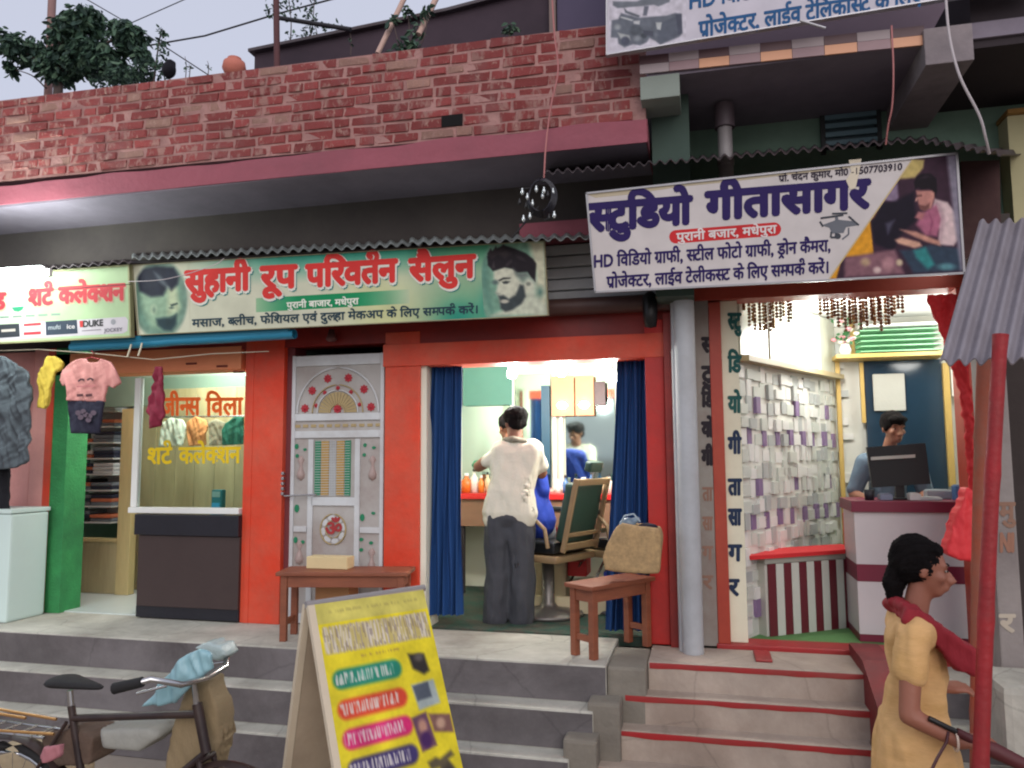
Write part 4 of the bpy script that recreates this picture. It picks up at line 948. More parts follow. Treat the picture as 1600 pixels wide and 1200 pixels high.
# card machine and bowl on the counter inside
pm = thing('card_terminal', 'small teal card terminal standing on the counter behind the glass', 'card terminal', P(339, 800, 5.6))
b0 = P(332, 795, 5.6); b1 = P(349, 765, 5.6)
MB().box(b0.x, b1.x, 5.58, 5.64, b0.z-.03, b1.z, .01).build('body', mat('teal_plastic', (40, 128, 132), .4), pm)
MB().box(b0.x+.012, b1.x-.012, 5.572, 5.579, b1.z-.06, b1.z-.015).build('screen', mat('screen_pale', (150, 190, 180), .3), pm)
MB().box(b0.x+.012, b1.x-.012, 5.572, 5.579, b0.z-.01, b0.z+.05).build('label', mat('sky_label', (60, 170, 214), .4), pm)
plight('clothes_shop_light', (-4.3, 5.95, 2.78), 48, (1, 1, .96), .12)
lt_ = thing('ceiling_tube', 'white tube light on the clothing shop ceiling', 'lamp', (-4.3, 6.0, 2.9)); MB().tube([(-4.75, 6.0, 2.88), (-3.9, 6.0, 2.88)], .016, 10).build('glowing_tube', emit('tube_glow2', (255, 255, 245), 9), lt_)
MB().box(-4.78, -3.87, 5.98, 6.02, 2.9, 2.93).build('fitting', white_w, lt_)

# garments hanging on the front rope
rope = MB().tube([P(0, 548, 5.0), P(60, 546, 5.0), P(145, 552, 5.0), P(240, 562, 5.0), P(330, 553, 5.0), P(420, 549, 5.15)], .004, 6)
single('hanging_rope', rope, mat('rope', (170, 160, 140), .8), 'thin rope the garments hang from under the blue tarpaulin', 'rope')
ts = thing('kids_tshirt', 'pink and navy t-shirt on a red hanger at the clothing shop front', 't-shirt', P(143, 612, 4.95))
top_ = [(96, 578), (110, 566), (124, 560), (133, 560), (138, 566), (150, 566), (157, 560), (170, 565), (181, 578), (188, 598), (174, 607), (166, 601), (162, 628), (160, 628), (104, 626), (104, 601), (97, 603), (93, 594)]
bot_ = [(105, 624), (160, 626), (157, 650), (152, 678), (107, 677)]
link('shirt_top', outline_cloth(top_, 4.93, .07, .012, .006, 3), mat('tee_pink', (206, 142, 136), .85, .08, 10, .3), ts)
link('shirt_bottom', outline_cloth(bot_, 4.934, .065, .012, .005, 4), mat('tee_navy', (34, 34, 54), .85, .12, 10, .3), ts)
pr = Pr(Plane((0, 4.912, 0), (0, -1, 0)))
for a in [((122, 596), (127, 592), (132, 594)), ((136, 594), (141, 591), (146, 594))]: pr.line(a, 3, (80, 56, 60))
pr.line([(120, 604), (148, 603)], 2.5, (190, 120, 120))
for x in (120, 134): pr.line([(x, 618), (x+10, 617)], 4, (84, 52, 56))
for x, y in [(122, 645), (126, 652), (134, 648), (140, 650), (146, 645), (130, 643), (138, 656)]: pr.ell(x, y, 4.5, 4, (98, 84, 96))
pr.build('chest_print', ts)
hg = MB().tube([P(143, 548, 4.965), P(147, 552, 4.965), P(143, 558, 4.965), P(128, 562, 4.965)], .004, 6).tube([P(143, 558, 4.965), P(158, 562, 4.965)], .004, 6)
hg.build('hanger', mat('red_hanger', (170, 40, 50), .5), ts)
cloth_thing('yellow_shirt', outline_cloth([(72, 556), (84, 556), (96, 566), (93, 579), (85, 582), (80, 600), (76, 634), (70, 639), (57, 637), (60, 604), (54, 598), (58, 584), (66, 574)], 4.95, .05, .012, .008, 7), mat('mustard_cloth', (196, 170, 62), .85, .12, 10, .3), 'small mustard yellow garment hanging beside the pink pillar', 'garment')
cloth_thing('maroon_garment', outline_cloth([(240, 572), (250, 572), (252, 590), (254, 612), (255, 650), (246, 666), (233, 670), (232, 650), (226, 644), (231, 620), (236, 592)], 4.97, .05, .012, .012, 9), mat('maroon_print_cloth', (132, 34, 58), .85, .3, 26, .3), 'maroon patterned garment hanging in front of the shop window', 'garment')
gp = mat('grey_denim', (74, 82, 88), .9, .15, 10, .3)
cloth_thing('grey_shirt', outline_cloth([(-60, 556), (-20, 552), (4, 556), (30, 572), (44, 590), (44, 640), (42, 722), (20, 732), (-60, 738)], 4.86, .07, .015, .012, 12), gp, 'large charcoal grey shirt hanging at the far left of the shop', 'shirt')
cloth_thing('black_trousers', outline_cloth([(-40, 725), (11, 732), (11, 800), (9, 860), (-40, 860)], 5.02, .05, .015, .008, 14), mat('black_cloth', (18, 18, 26), .9, .1, 10, .2), 'black trousers hanging below the charcoal shirt at far left', 'trousers')
fz = thing('white_chest_box', 'pale aqua white cabinet box standing on the platform at far left', 'cabinet', (P(20, 960, 5.0).x, 5.1, ZP))
xa, xb = P(-120, 880, 4.98).x, P(14, 880, 4.98).x
MB().box(xa, xb, 4.98, 5.34, ZP+.001, P(20, 803, 4.98).z, .02).build('cabinet', mat('aqua_white', (206, 226, 220), .45, .04, 3, .06), fz)
MB().box(xa-.004, xb+.006, 4.97, 5.35, P(20, 803, 4.98).z+.001, P(20, 798, 4.98).z+.01, .006).build('lid', mat('aqua_white', (206, 226, 220)), fz)
tg = MB()
for px, py in [(205, 538), (222, 536)]:
    tg.tube([P(px, py, 5.0), P(px-2, py+8, 4.99), P(px-6, py+20, 4.99)], .007, 6)
single('tied_string', tg, mat('pale_string', (206, 200, 176), .8), 'pale knotted strings tied to the rolled blue tarpaulin', 'string')

# ================================================================== BENCHES, BAG
def bench(name, label, A, Bp, wv, H_, leg=.045, tt=.028, m=wood):
    """A,Bp ends of the near top edge (x,y); wv vector across"""
    A = Vector((A[0], A[1], 0)); Bp = Vector((Bp[0], Bp[1], 0)); wv = Vector((wv[0], wv[1], 0)); u = (Bp-A).normalized(); v = wv.normalized(); L = (Bp-A).length; W = wv.length
    ang = math.atan2(u.y, u.x); t = thing(name, label, 'bench', (A.x, A.y, ZP), None, ang); s = 1 if u.cross(v).z > 0 else -1
    def bx(n, x0, x1, y0, y1, z0, z1, b=.004): MB().box(x0, x1, s*y0, s*y1, z0, z1, b).build(n, m, t, local=True)
    bx('seat', -.03, L+.03, -.02, W+.02, H_-tt, H_, .006)
    for x in (0, L-leg):
        for y in (0, W-leg): bx('leg', x, x+leg, y, y+leg, 0, H_-tt-.001)
    bx('apron', leg, L-leg, .008, .028, H_-tt-.08, H_-tt-.001); bx('apron', leg, L-leg, W-.028, W-.008, H_-tt-.08, H_-tt-.001)
    bx('apron', .008, .028, leg, W-leg, H_-tt-.08, H_-tt-.001); bx('apron', L-.028, L-.008, leg, W-leg, H_-tt-.08, H_-tt-.001)
    bx('stretcher', .01, .034, leg, W-leg, .10, .14); bx('stretcher', L-.034, L-.01, leg, W-leg, .10, .14)
    return t
g = [G(876, 1031, ZP), G(928, 1033, ZP), G(1021, 1010, ZP)]
bench('wooden_bench', 'brown wooden bench with the woven bag on it by the salon door', (g[1].x, g[1].y), (g[2].x-.01, g[2].y), (g[0].x-g[1].x, g[0].y-g[1].y), .455)
g2_ = G(436, 1003, ZP); g3_ = G(634, 985, ZP)
bench('wooden_bench', 'longer brown wooden bench standing in front of the ornate white door', (g2_.x, g2_.y), (P(636, 887, 5.12).x, 5.06), (.05, .26), .475)
cb = thing('cream_carton', 'cream cardboard carton lying on the long bench', 'carton', (P(513, 890, 5.15).x, 5.15, ZP+.476))
MB().box(P(483, 880, 5.12).x, P(546, 880, 5.12).x, 5.08, 5.20, ZP+.477, ZP+.56, .004).build('carton', mat('cream_card', (214, 196, 150), .8, .08, 6, .1), cb)
MB().box(P(500, 940, 5.15).x, P(545, 940, 5.15).x, 5.25, 5.38, ZP+.012, ZP+.34, .006)
single('brown_carton', MB().box(P(492, 940, 5.2).x, P(545, 940, 5.2).x, 5.20, 5.36, ZP+.001, ZP+.36, .006), mat('brown_card', (176, 128, 86), .8, .1, 6, .1), 'brown carton standing under the long bench', 'carton')
# bag
bagp = [(940, 872), (948, 850), (960, 828), (968, 818), (1000, 822), (1030, 826), (1034, 840), (1032, 872), (1030, 898), (990, 897), (944, 893)]
bg_ = thing('woven_bag', 'bulging beige woven shopping bag standing on the bench', 'bag', P(985, 898, 5.02))
link('sack', puffy([MB().prism([P(x, y, 4.96) for x, y in bagp], (0, .19, 0))], .012, 9, .007, 9, 5), mat('beige_weave', (194, 162, 116), .85, .3, 50, .8, dirt=(120, 104, 76), dirt_amt=.15), bg_)
link('dark_contents', puffy([sphv(P(1012, 824, 5.04), .05, (1.5, 1, .6))], .012, 3, .004, 14), mat('dark_navy_cloth', (26, 24, 42), .9), bg_)
link('plastic_wrap', puffy([sphv(P(980, 818, 5.04), .042, (1.4, .9, .9)), sphv(P(996, 812, 5.05), .025)], .01, 2, .008, 20), mat('grey_blue_plastic', (120, 140, 156), .3, .2, 14, .3), bg_)
MB().tube([P(968, 822, 4.98), P(976, 806, 4.97), P(990, 803, 4.97), P(1000, 815, 4.98)], .006, 8).build('handle', mat('pale_handle', (150, 168, 180), .5), bg_)
# ================================================================== PEOPLE HELPERS
def person(name_label, loc):
    return thing('person', name_label, 'person', loc)
def V3(*a): return Vector(a)
def hand(mbs, wrist, dirv, palm_n, s=1.0, curl=.5):
    """separate bent fingers grown from a palm; returns hull list"""
    d = dirv.normalized(); n = palm_n.normalized(); sd = d.cross(n).normalized(); out = []
    pc = wrist+d*.045*s; out.append(sphv(wrist, .021*s)+sphv(pc+sd*.022*s, .017*s)+sphv(pc-sd*.022*s, .017*s)+sphv(wrist+d*.075*s+sd*.028*s, .013*s)+sphv(wrist+d*.08*s-sd*.028*s, .013*s))
    for k, L in enumerate((.068, .078, .073, .055)):
        b = wrist+d*.08*s+sd*(.03-.02*k)*s; a = 0; p = b; r = .0092*s
        for q in range(3):
            a += curl*.75; nd = d*math.cos(a)+n*math.sin(a); p2 = p+nd*L*s*(.42, .32, .26)[q]; out.append(cap(p, r, p2, r*.93)); p = p2; r *= .93
    b = wrist+d*.03*s+sd*.03*s; m = b+(d*.6+sd*.6+n*.35).normalized()*.04*s; out += [cap(b, .0125*s, m, .0105*s), cap(m, .0105*s, m+(d*.85+n*.4).normalized()*.03*s, .009*s)]
    return out
def head(c, f, s=1.0, up=V3(0, 0, 1)):
    """c centre of the skull, f facing direction -> hull list for skin, transform helper"""
    f = f.normalized(); r = f.cross(up).normalized(); u = r.cross(f).normalized(); M = Matrix((r, f, u)).transposed()
    q = lambda x, y, z: c+M @ V3(x, y, z)*s
    h = [sphv(q(0, -.012, .022), .092*s, (.82, 1.02, .96), M), sphv(q(0, .01, .0), .08*s)[:0] or sphv(q(0, .022, -.02), .068*s, (.92, .95, 1.2), M),
         sphv(q(0, .045, -.085), .034*s, (1.15, .9, .8), M)+sphv(q(0, .02, -.05), .06*s, (.95, .95, .7), M),      # jaw, chin
         cap(q(0, .088, -.005), .009*s, q(0, .108, -.038), .0135*s), sphv(q(.013, .096, -.042), .010*s), sphv(q(-.013, .096, -.042), .010*s),  # nose
         sphv(q(0, .084, -.066), .013*s, (1.8, .9, .55), M), sphv(q(0, .082, -.078), .013*s, (1.6, .9, .55), M),      # lips
         sphv(q(.032, .078, .022), .013*s, (1.6, .7, .6), M), sphv(q(-.032, .078, .022), .013*s, (1.6, .7, .6), M),      # brow
         sphv(q(.040, .062, -.025), .022*s, (1, .8, .9), M), sphv(q(-.040, .062, -.025), .022*s, (1, .8, .9), M)]     # cheeks
    for sg in (1, -1): h.append(sphv(q(.078*sg, -.008, -.01), .024*s, (.32, .7, 1.25), M))
    return h, q, M
def eyes(par, q, M, s=1.0):
    for sg in (1, -1):
        link('eye', puffy([sphv(q(.031*sg, .0760, .002), .0085*s, (1.25, .6, .6), M)], .003, 0), mat("eye_white", (150, 138, 130), .3, .02, 4, 0), par)
        link('pupil', puffy([sphv(q(.031*sg, .083, .002), .0048*s, (1, .7, 1), M)], .002, 0), mat('eye_dark', (18, 12, 12), .2, 0, 4, 0), par)
        link('eyebrow', puffy([cap(q(.016*sg, .088, .026), .003*s, q(.05*sg, .078, .026), .0022*s)], .0025, 0), hairm, par)

# ================================================================== SALON INTERIOR
cu_n = 0
def curtain(name, label, px0t, px1t, px0b, px1b, pyt, pyb, Y, folds, seed):
    def f(u, v):
        x0 = px0t+(px0b-px0t)*v; x1 = px1t+(px1b-px1t)*v
        p = P(x0+(x1-x0)*u, pyt+(pyb-pyt)*v, Y)
        d = .026*math.sin(2*math.pi*folds*u+1.3*math.sin(3*v+seed))*(.6+.5*v)+.012*noise.noise(Vector((u*7+seed, v*2.5, 0)))
        return (p.x+.008*math.sin(v*6+u*20), Y+d, p.z)
    o = MB().grid(f, 90, 30, thick=(0, .006, 0)).build(name, blue_cloth); return setp(o, label, 'curtain')
curtain('curtain', 'deep blue pleated curtain hanging at the left side of the salon doorway', 672, 721, 654, 722, 571, 961, 5.52, 6.5, 1)
curtain('curtain', 'deep blue curtain gathered at the right side of the salon doorway', 964, 1013, 946, 1018, 562, 985, 5.56, 6.5, 4)
single('curtain_rod', MB().tube([P(658, 568, 5.56), P(1012, 556, 5.56)], .012, 8), chrome, 'thin metal curtain rod across the top of the salon doorway', 'rod')
# mirror wall
mirror = mat('mirror_glass', (182, 202, 196), .06, .02, 3, 0, metal=1.0)
YM = 7.3
MW = thing('mirror_wall', 'wall of tall mirrors behind the barber chairs', 'mirror', (-1.6, YM, 1.6))
MB().box(-2.28, -.085, YM, YM+.3, ZP+.012, 3.05).build('mirror_backing', cream, MW)
for i, (a, b) in enumerate([(722, 800), (806, 862), (884, 962)]):
    x0, x1 = PX(a, YM, 680), PX(b, YM, 680); MB().box(x0, x1, YM-.02, YM-.002, 1.62, 2.72, .004).build('mirror_pane', mirror, MW)
for a in (802, 868, 878, 966):
    x = PX(a, YM, 680); MB().box(x-.018, x+.018, YM-.05, YM-.021, 1.6, 2.9, .004).build('white_strip', white_w, MW)
MB().box(PX(846, YM-.06, 650), PX(859, YM-.06, 650), YM-.07, YM-.052, 1.75, 2.6).build('blue_panel', mat('slate_blue_panel', (44, 82, 104), .4), MW)
MB().box(PX(724, YM-.06, 600), PX(800, YM-.06, 600), YM-.07, YM-.05, 2.42, 2.86, .004).build('teal_board', mat('teal_board', (84, 134, 122), .4, .1, 3, .05), MW)
for i, (a, b) in enumerate([(862, 897), (899, 928)]):
    x0, x1 = PX(a, 7.2, 620), PX(b, 7.2, 620)
    pth = thing('style_poster', ('left', 'right')[i]+' reflected peach poster with a bulb reflection on the salon mirror wall', 'poster', ((x0+x1)/2, 7.2, PZ(640, 7.2, 880)))
    MB().box(x0, x1, 7.19, 7.205, PZ(650, 7.2, 880), PZ(588, 7.2, 880), .003).build('sheet', mat('poster_peach', (222, 152, 112), .5, .08, 4, .05), pth)
    MB().lathe(((x0+x1)/2, 7.15, PZ(634, 7.2, 880)), [(0, -.035), (.03, -.03), (.055, 0), (.03, .03), (0, .035)], 16).build('mirrored_bulb', emit('bulb_reflection_%d' % i, (255, 252, 244), 6), pth)  # glowing disc stands for a bulb reflected in the mirror
single('framed_picture', MB().box(PX(929, 7.2, 610), PX(946, 7.2, 610), 7.18, 7.205, PZ(635, 7.2, 880), PZ(598, 7.2, 880), .003), mat('dark_picture', (70, 38, 40), .4, .5, 20, .05), 'small dark framed picture beside the peach posters', 'picture')
# counter
SCN = thing('salon_counter', 'long wooden salon counter with a red edge under the mirrors', 'counter', (-1.5, 7.0, ZP))
zc = PZ(772, 6.85, 880)
MB().box(-2.28, -.09, 6.85, YM-.003, zc-.05, zc, .004).build('red_edge_top', mat('red_laminate', (206, 40, 38), .35, .08, 5, .03), SCN)
MB().box(-2.28, -.09, 6.88, YM-.003, zc-.30, zc-.052, .004).build('drawer_front', mat('dull_brown', (134, 100, 78), .5, .15, 5, .05, stretch=(.5, 3, 3)), SCN)
for x in (-2.2, -1.95, -.75, -.2): MB().box(x, x+.04, 6.9, 6.94, ZP+.013, zc-.302, .003).build('leg', mat('dark_leg', (38, 30, 34), .6), SCN)
CL = [((224, 132, 54), 'amber'), ((232, 230, 220), 'white'), ((214, 110, 40), 'orange'), ((60, 150, 110), 'green'), ((70, 110, 160), 'blue'), ((220, 200, 160), 'cream')]
for i, (px, h, r, c) in enumerate([(729, .16, .05, 2), (741, .2, .035, 1), (752, .14, .03, 0), (762, .17, .028, 5), (872, .10, .03, 1), (884, .14, .03, 4), (912, .12, .05, 1), (924, .17, .03, 4), (940, .11, .035, 5), (952, .15, .03, 1)]):
    x = PX(px, 6.98, 760); col, nm = CL[c]
    bt = thing('bottle', nm+' bottle on the salon counter, '+['far left', 'second from left', 'third from left', 'behind the barber', 'beside the customer', 'before the mirror middle', 'short and wide under the posters', 'tall under the posters', 'next to the right curtain', 'last before the right curtain'][i], 'bottle', (x, 6.98, zc), 'bottles on the salon counter')
    MB().lathe((x, 6.98, zc), [(0, .001), (r, .003), (r, h*.7), (r*.4, h*.85), (r*.4, h)], 14).build('body', mat('bottle_%s' % nm, col, .3, .05, 6, 0), bt)
    MB().lathe((x, 6.98, zc+h), [(r*.45, 0), (r*.45, .025), (0, .026)], 12).build('cap', [white_w, black][i % 2], bt)
single('green_brush', MB().lathe((PX(745, 6.9, 700), 6.95, zc+.2), [(0, .0), (.05, .03), (.065, .06), (.04, .1), (0, .11)], 14), greenr, 'green fluffy duster on the salon counter by the amber bottles', 'duster')
# bulbs at the top of the doorway
for i, (px, py) in enumerate([(800, 582), (877, 579), (957, 588)]):
    c = P(px, py, 5.95)
    L_ = thing('ceiling_bulb', ['left', 'middle', 'right'][i]+' glowing bulb hanging at the top of the salon doorway', 'lamp', c, 'bulbs in the salon')
    MB().lathe(c, [(0, -.05), (.03, -.042), (.042, -.015), (.036, .02), (.02, .045), (.014, .05)], 16).build('bulb', lamp_m, L_)
    MB().lathe(c, [(.016, .051), (.018, .10), (.004, .102), (.004, 3.05-c.z)], 10).build('holder', white_w, L_)
    plight('bulb_light', c+V3(0, -.02, -.11), 36, (1.0, 1.0, .95), .06)
# low things beyond the chairs
single('red_crate', MB().box(PX(872, 6.5, 880), PX(915, 6.5, 880), 6.4, 6.7, 1.05, 1.33, .01), mat('dark_red_mesh', (140, 26, 30), .6, .5, 60, .3), 'dark red mesh crate under the salon counter', 'crate')
single('red_box', MB().box(PX(889, 6.6, 950), PX(919, 6.6, 950), 6.55, 6.8, ZP+.25, ZP+.42, .01), mat('bright_red', (206, 34, 34), .5), 'small bright red box low down behind the barber chair', 'box')
single('blue_box', MB().box(PX(945, 6.3, 950), PX(968, 6.3, 950), 6.25, 6.5, ZP+.07, ZP+.34, .01), mat('royal_blue', (36, 54, 150), .5), 'small royal blue box beside the right curtain', 'box')
single('cream_sack', MB().box(PX(838, 6.6, 950), PX(888, 6.6, 950), 6.5, 6.75, ZP+.013, ZP+.38, .03), mat('sack_cream', (206, 190, 156), .8, .1, 8, .3), 'cream sack standing behind the barber chair pedestal', 'sack')
single('low_step_board', MB().box(-1.35, -.1, 6.2, 6.24, ZP+.013, ZP+.14, .004), mat('cream_board2', (216, 204, 168), .6), 'low cream board along the salon floor', 'board')
# barber chairs
teal_v = mat('teal_vinyl', (34, 62, 54), .4, .12, 5, .1); tanw = mat('tan_wood', (140, 116, 84), .5, .15, 6, .1); blk_v = mat('black_vinyl', (24, 26, 28), .35, .1, 5, .05)
def barber_chair(loc, rot, label):
    t = thing('barber_chair', label, 'barber chair', loc, 'barber chairs', rot)
    # local: +y faces forward
    def L(n, mb, m): return mb.build(n, m, t, local=True)
    seat = puffy([MB().box(-.24, .24, -.24, .26, .50, .60)], .016, 6); o = link('seat', seat, blk_v, t, local=True)
    Mt = Matrix.Translation((0, -.25, .56)) @ Matrix.Rotation(R(14), 4, 'X')
    back = puffy([MB().box(-.20, .20, -.05, .05, .04, .50, M=Mt)], .016, 5); link('backrest', back, teal_v, t, local=True)
    fr = MB()
    for x in (-.215, .215): fr.box(x-.012, x+.012, -.08, -.04, -.02, .55, .006, M=Mt)
    fr.box(-.203, .203, -.08, -.055, .0, .05, .006, M=Mt); fr.box(-.203, .203, -.08, -.055, .50, .55, .006, M=Mt); fr.box(-.203, .203, -.075, -.055, .10, .13, .004, M=Mt); L('back_frame', fr, tanw)
    hr = MB(); hr.box(-.012, .012, -.07, -.055, .53, .62, .002, M=Mt); L('headrest_post', hr, chrome)
    link('headrest', puffy([MB().box(-.09, .09, -.08, -.02, .60, .68, M=Mt)], .012, 4), teal_v, t, local=True)
    for s in (-1, 1):
        a = MB().tube([(s*.29, -.22, .56), (s*.30, -.2, .70), (s*.30, -.08, .79), (s*.30, .18, .79), (s*.30, .24, .72), (s*.28, .16, .58)], .016, 8); L('arm_frame', a, tanw)
        link('armrest', puffy([MB().box(s*.30-.035, s*.30+.035, -.12, .22, .79, .83)], .012, 3), blk_v, t, local=True)
    L('seat_band', MB().box(-.27, .27, -.28, .28, .44, .495, .02), tanw)
    L('pedestal', MB().lathe((0, 0, 0), [(.0, .001), (.28, .003), (.27, .03), (.08, .06), (.05, .1), (.05, .435), (.0, .438)], 24), mat('chair_steel', (120, 116, 112), .4, .1, 6, .05, metal=.6))
    fp = MB().tube([(-.13, .24, .44), (-.15, .44, .18), (.15, .44, .18), (.13, .24, .44)], .013, 8); fp.box(-.15, .15, .40, .52, .165, .19, .004); L('footrest', fp, chrome)
    return t
CH = P(856, 850, 6.12)
barber_chair((CH.x, 6.12, ZP+.013), R(64), 'barber chair with teal back and headrest, the customer sitting in it')
barber_chair((PX(965, 6.45, 830), 6.45, ZP+.013), R(50), 'second barber chair half hidden behind the right curtain')

# barber standing, seen from behind
YB = 5.78; s0 = P(795, 985, YB); bx_, zf = s0.x, ZP+.013
pb = person('barber seen from behind in a cream shirt and dark trousers, arms raised to the customer', (bx_, YB, zf))
def bp(px, py, dy=0): v = P(px, py, YB); return V3(v.x, YB+dy, v.z)
hc = bp(804, 661, .03)
hh_, q, M = head(hc, V3(-.45, .9, -.25), .98)
neck = [cap(bp(805, 690, -.0), .060, bp(803, 668, .02), .060)]
legs = chain([bp(778, 815, .0), bp(780, 900, .02), bp(776, 962, .0)], [.10, .062, .045])+chain([bp(812, 815, .0), bp(815, 900, .0), bp(813, 965, .02)], [.10, .062, .045])
feet = [cap(bp(772, 978, -.02), .035, bp(756, 984, -.09), .026), cap(bp(812, 980, -.0), .035, bp(808, 988, -.10), .026)]
torso = [cap(bp(786, 706), .07, bp(832, 702), .068), cap(bp(808, 712), .085, bp(798, 770), .085), cap(bp(798, 770), .085, bp(795, 812), .085)]
armL = chain([bp(783, 706, .0), bp(746, 729, .04), bp(776, 704, .24)], [.058, .046, .034])
armR = chain([bp(836, 704, .0), bp(842, 740, .10), bp(822, 722, .26)], [.058, .046, .034])
hd = hand(None, bp(776, 704, .24), V3(.3, .9, .3), V3(.4, 0, -.6), 1, .5)+hand(None, bp(822, 722, .26), V3(-.4, .9, .3), V3(-.3, 0, -.6), 1, .5)
link('body', puffy(hh_+neck+legs+feet+torso+armL+armR+hd, .009, 2), skinm, pb); eyes(pb, q, M)
hair = [sphv(q(0, -.022, .05), .104, (.98, 1.04, .80), M), sphv(q(0, .05, .10), .06, (1.3, 1, .62), M), sphv(q(0, -.066, -.01), .074, (1.12, .55, .85), M)]
link('hair', strands(puffy(hair, .006, 2, .006, 30), hc, V3(-.45, .9, 0), .006), hairm, pb)
sh = [cap(bp(786, 708), .098, bp(832, 705), .096)+cap(bp(786, 765), .112, bp(812, 765), .112), cap(bp(784, 765), .115, bp(812, 765), .115)+cap(bp(778, 800), .118, bp(817, 802), .118), cap(bp(775, 811), .10, bp(819, 812), .10)]
sh += chain([bp(784, 706, .0), bp(763, 720, .025)], [.074, .068])+chain([bp(836, 704, .0), bp(841, 728, .06)], [.074, .066])
link('shirt', puffy(sh, .009, 4, .022, 8, 2), mat('cream_shirt', (222, 218, 200), .85, .06, 8, .3), pb)
tr = chain([bp(780, 815), bp(777, 895, .02), bp(775, 966, .0)], [.108, .102, .094])+chain([bp(813, 815), bp(816, 895), bp(814, 968, .02)], [.108, .102, .094])+[cap(bp(782, 808), .115, bp(812, 808), .115), sphv(bp(797, 832), .098)]
link('trousers', puffy(tr, .009, 3, .022, 9, 5), mat('charcoal_trousers', (66, 68, 74), .9, .12, 12, .3), pb)
link('towel', puffy(chain([bp(786, 694, .05), bp(790, 688, -.03), bp(806, 686, -.075), bp(822, 690, -.03), bp(820, 694, .04)], [.02, .024, .026, .024, .02]), .008, 2, .004, 20), mat('checked_towel', (150, 146, 130), .9, .4, 60, .3), pb)
# customer in the chair
pc_ = person('customer in a blue shirt seated in the barber chair, mostly hidden by the barber', (CH.x, 6.12, ZP+.6))
YC = 6.12
def cp(px, py, dy=0): v = P(px, py, YC); return V3(v.x, YC+dy, v.z)
hh_, q, M = head(cp(789, 668, .10), V3(-.6, .75, -.2), .95)
cb_ = hh_+[cap(cp(800, 695, .06), .05, cp(792, 680, .09), .05)]
cb_ += [cap(cp(790, 715, .12), .07, cp(832, 712, -.06), .07), cap(cp(812, 730), .12, cp(842, 815, -.05), .13), *chain([cp(838, 835, -.02), cp(800, 838, .38), cp(797, 905, .45), cp(795, 925, .5)], [.085, .065, .045, .04]), *chain([cp(850, 835, .02), cp(820, 838, .42), cp(817, 905, .48), cp(812, 925, .54)], [.085, .065, .045, .04])]
aR = chain([cp(838, 716, -.04), cp(852, 765, -.08), cp(838, 800, .12)], [.055, .043, .033]); cb_ += aR+hand(None, cp(838, 800, .12), V3(-.5, .8, 0), V3(0, 0, -1), 1, .3)
link('body', puffy(cb_, .010, 2), skinm, pc_); eyes(pc_, q, M, .95)
link('hair', puffy([sphv(q(0, -.02, .045), .098, (.86, 1.02, .95), M), sphv(q(0, .04, .09), .05, (1.2, 1, .7), M)], .008, 2, .006, 30), hairm, pc_)
bs = [cap(cp(790, 716, .12), .085, cp(834, 714, -.06), .084), cap(cp(812, 730), .135, cp(842, 812, -.05), .15)]+chain([cp(838, 716, -.04), cp(852, 765, -.08), cp(840, 795, .10)], [.072, .062, .05])
link('shirt', puffy(bs, .011, 4, .012, 9, 7), mat('royal_blue_shirt', (28, 58, 160), .8, .12, 8, .3), pc_)
link('trousers', puffy(chain([cp(838, 832, -.02), cp(800, 836, .38), cp(797, 900, .45)], [.10, .08, .06])+chain([cp(850, 832, .02), cp(820, 836, .42), cp(817, 900, .48)], [.10, .08, .06]), .012, 3), mat('grey_trousers', (130, 134, 140), .85), pc_)

# ================================================================== STUDIO
S = thing('studio_shop', 'studio room with its red frame, panelled walls and ceiling', 'shop room', (1, YF, ZP))
rf = mat('brick_red_frame', (162, 56, 38), .5, .1, 4, .12, dirt=(190, 84, 54), dirt_amt=.3)
fx = lambda px, Y=YF: PX(px, Y, 760)
MB().box(fx(1115), fx(1134), YF-.05, YF+.12, ZP+.03, P(1120, 474, YF).z, .004).build('door_frame', rf, S)
zl0, zl1 = P(1290, 462, YF).z, P(1290, 425, YF).z
MB().box(fx(1090), 1.95, YF-.055, YF+.14, zl0, zl1+.12, .004).build('lintel', rf, S)
MB().box(fx(1508), fx(1508)+.085, YF-.05, YF+.12, ZP+.03, zl0-.002, .004).build('door_frame', rf, S)
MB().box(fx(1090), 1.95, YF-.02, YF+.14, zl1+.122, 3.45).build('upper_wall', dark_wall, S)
MB().box(fx(1134), fx(1161), YF+.0, YF+.06, ZP+.031, zl0-.002, .003).build('writing_board', cream2, S)
MB().box(fx(1161)-.02, 3.6, YF+.15, 7.9, 3.12, 3.17).build('ceiling', white_w, S)
# skewed left wall with blocks
wA = V3(fx(1158), 5.58, 0); wB = P(1306, 700, 7.25); wB = V3(wB.x, 7.25, 0); wd_ = (wB-wA); wl = wd_.length; wu = wd_.normalized(); wn = V3(wu.y, -wu.x, 0)
def wp(s_, z, o=0): v = wA+wu*s_+wn*o; return V3(v.x, v.y, z)
def wallbox(s0, s1, z0, z1, o0, o1, mb): return mb.add([wp(a, z, o) for a in (s0, s1) for o in (o0, o1) for z in (z0, z1)], [(0, 1, 3, 2), (4, 6, 7, 5), (0, 4, 5, 1), (2, 3, 7, 6), (0, 2, 6, 4), (1, 5, 7, 3)])
wallbox(0, wl+.4, ZP, 3.12, -.10, 0, MB()).build('block_wall_base', mat('wall_offwhite', (214, 214, 206), .7, .06, 4, .1), S)
ztop = P(1160, 560, 5.58).z
BW = thing('block_wallpaper', 'printed block wallpaper built in relief, staggered white, grey and purple blocks on the studio wall', 'wallpaper', (wA.x, wA.y, ZP))  # wallpaper print built as raised blocks, its printed shadows turned into relief
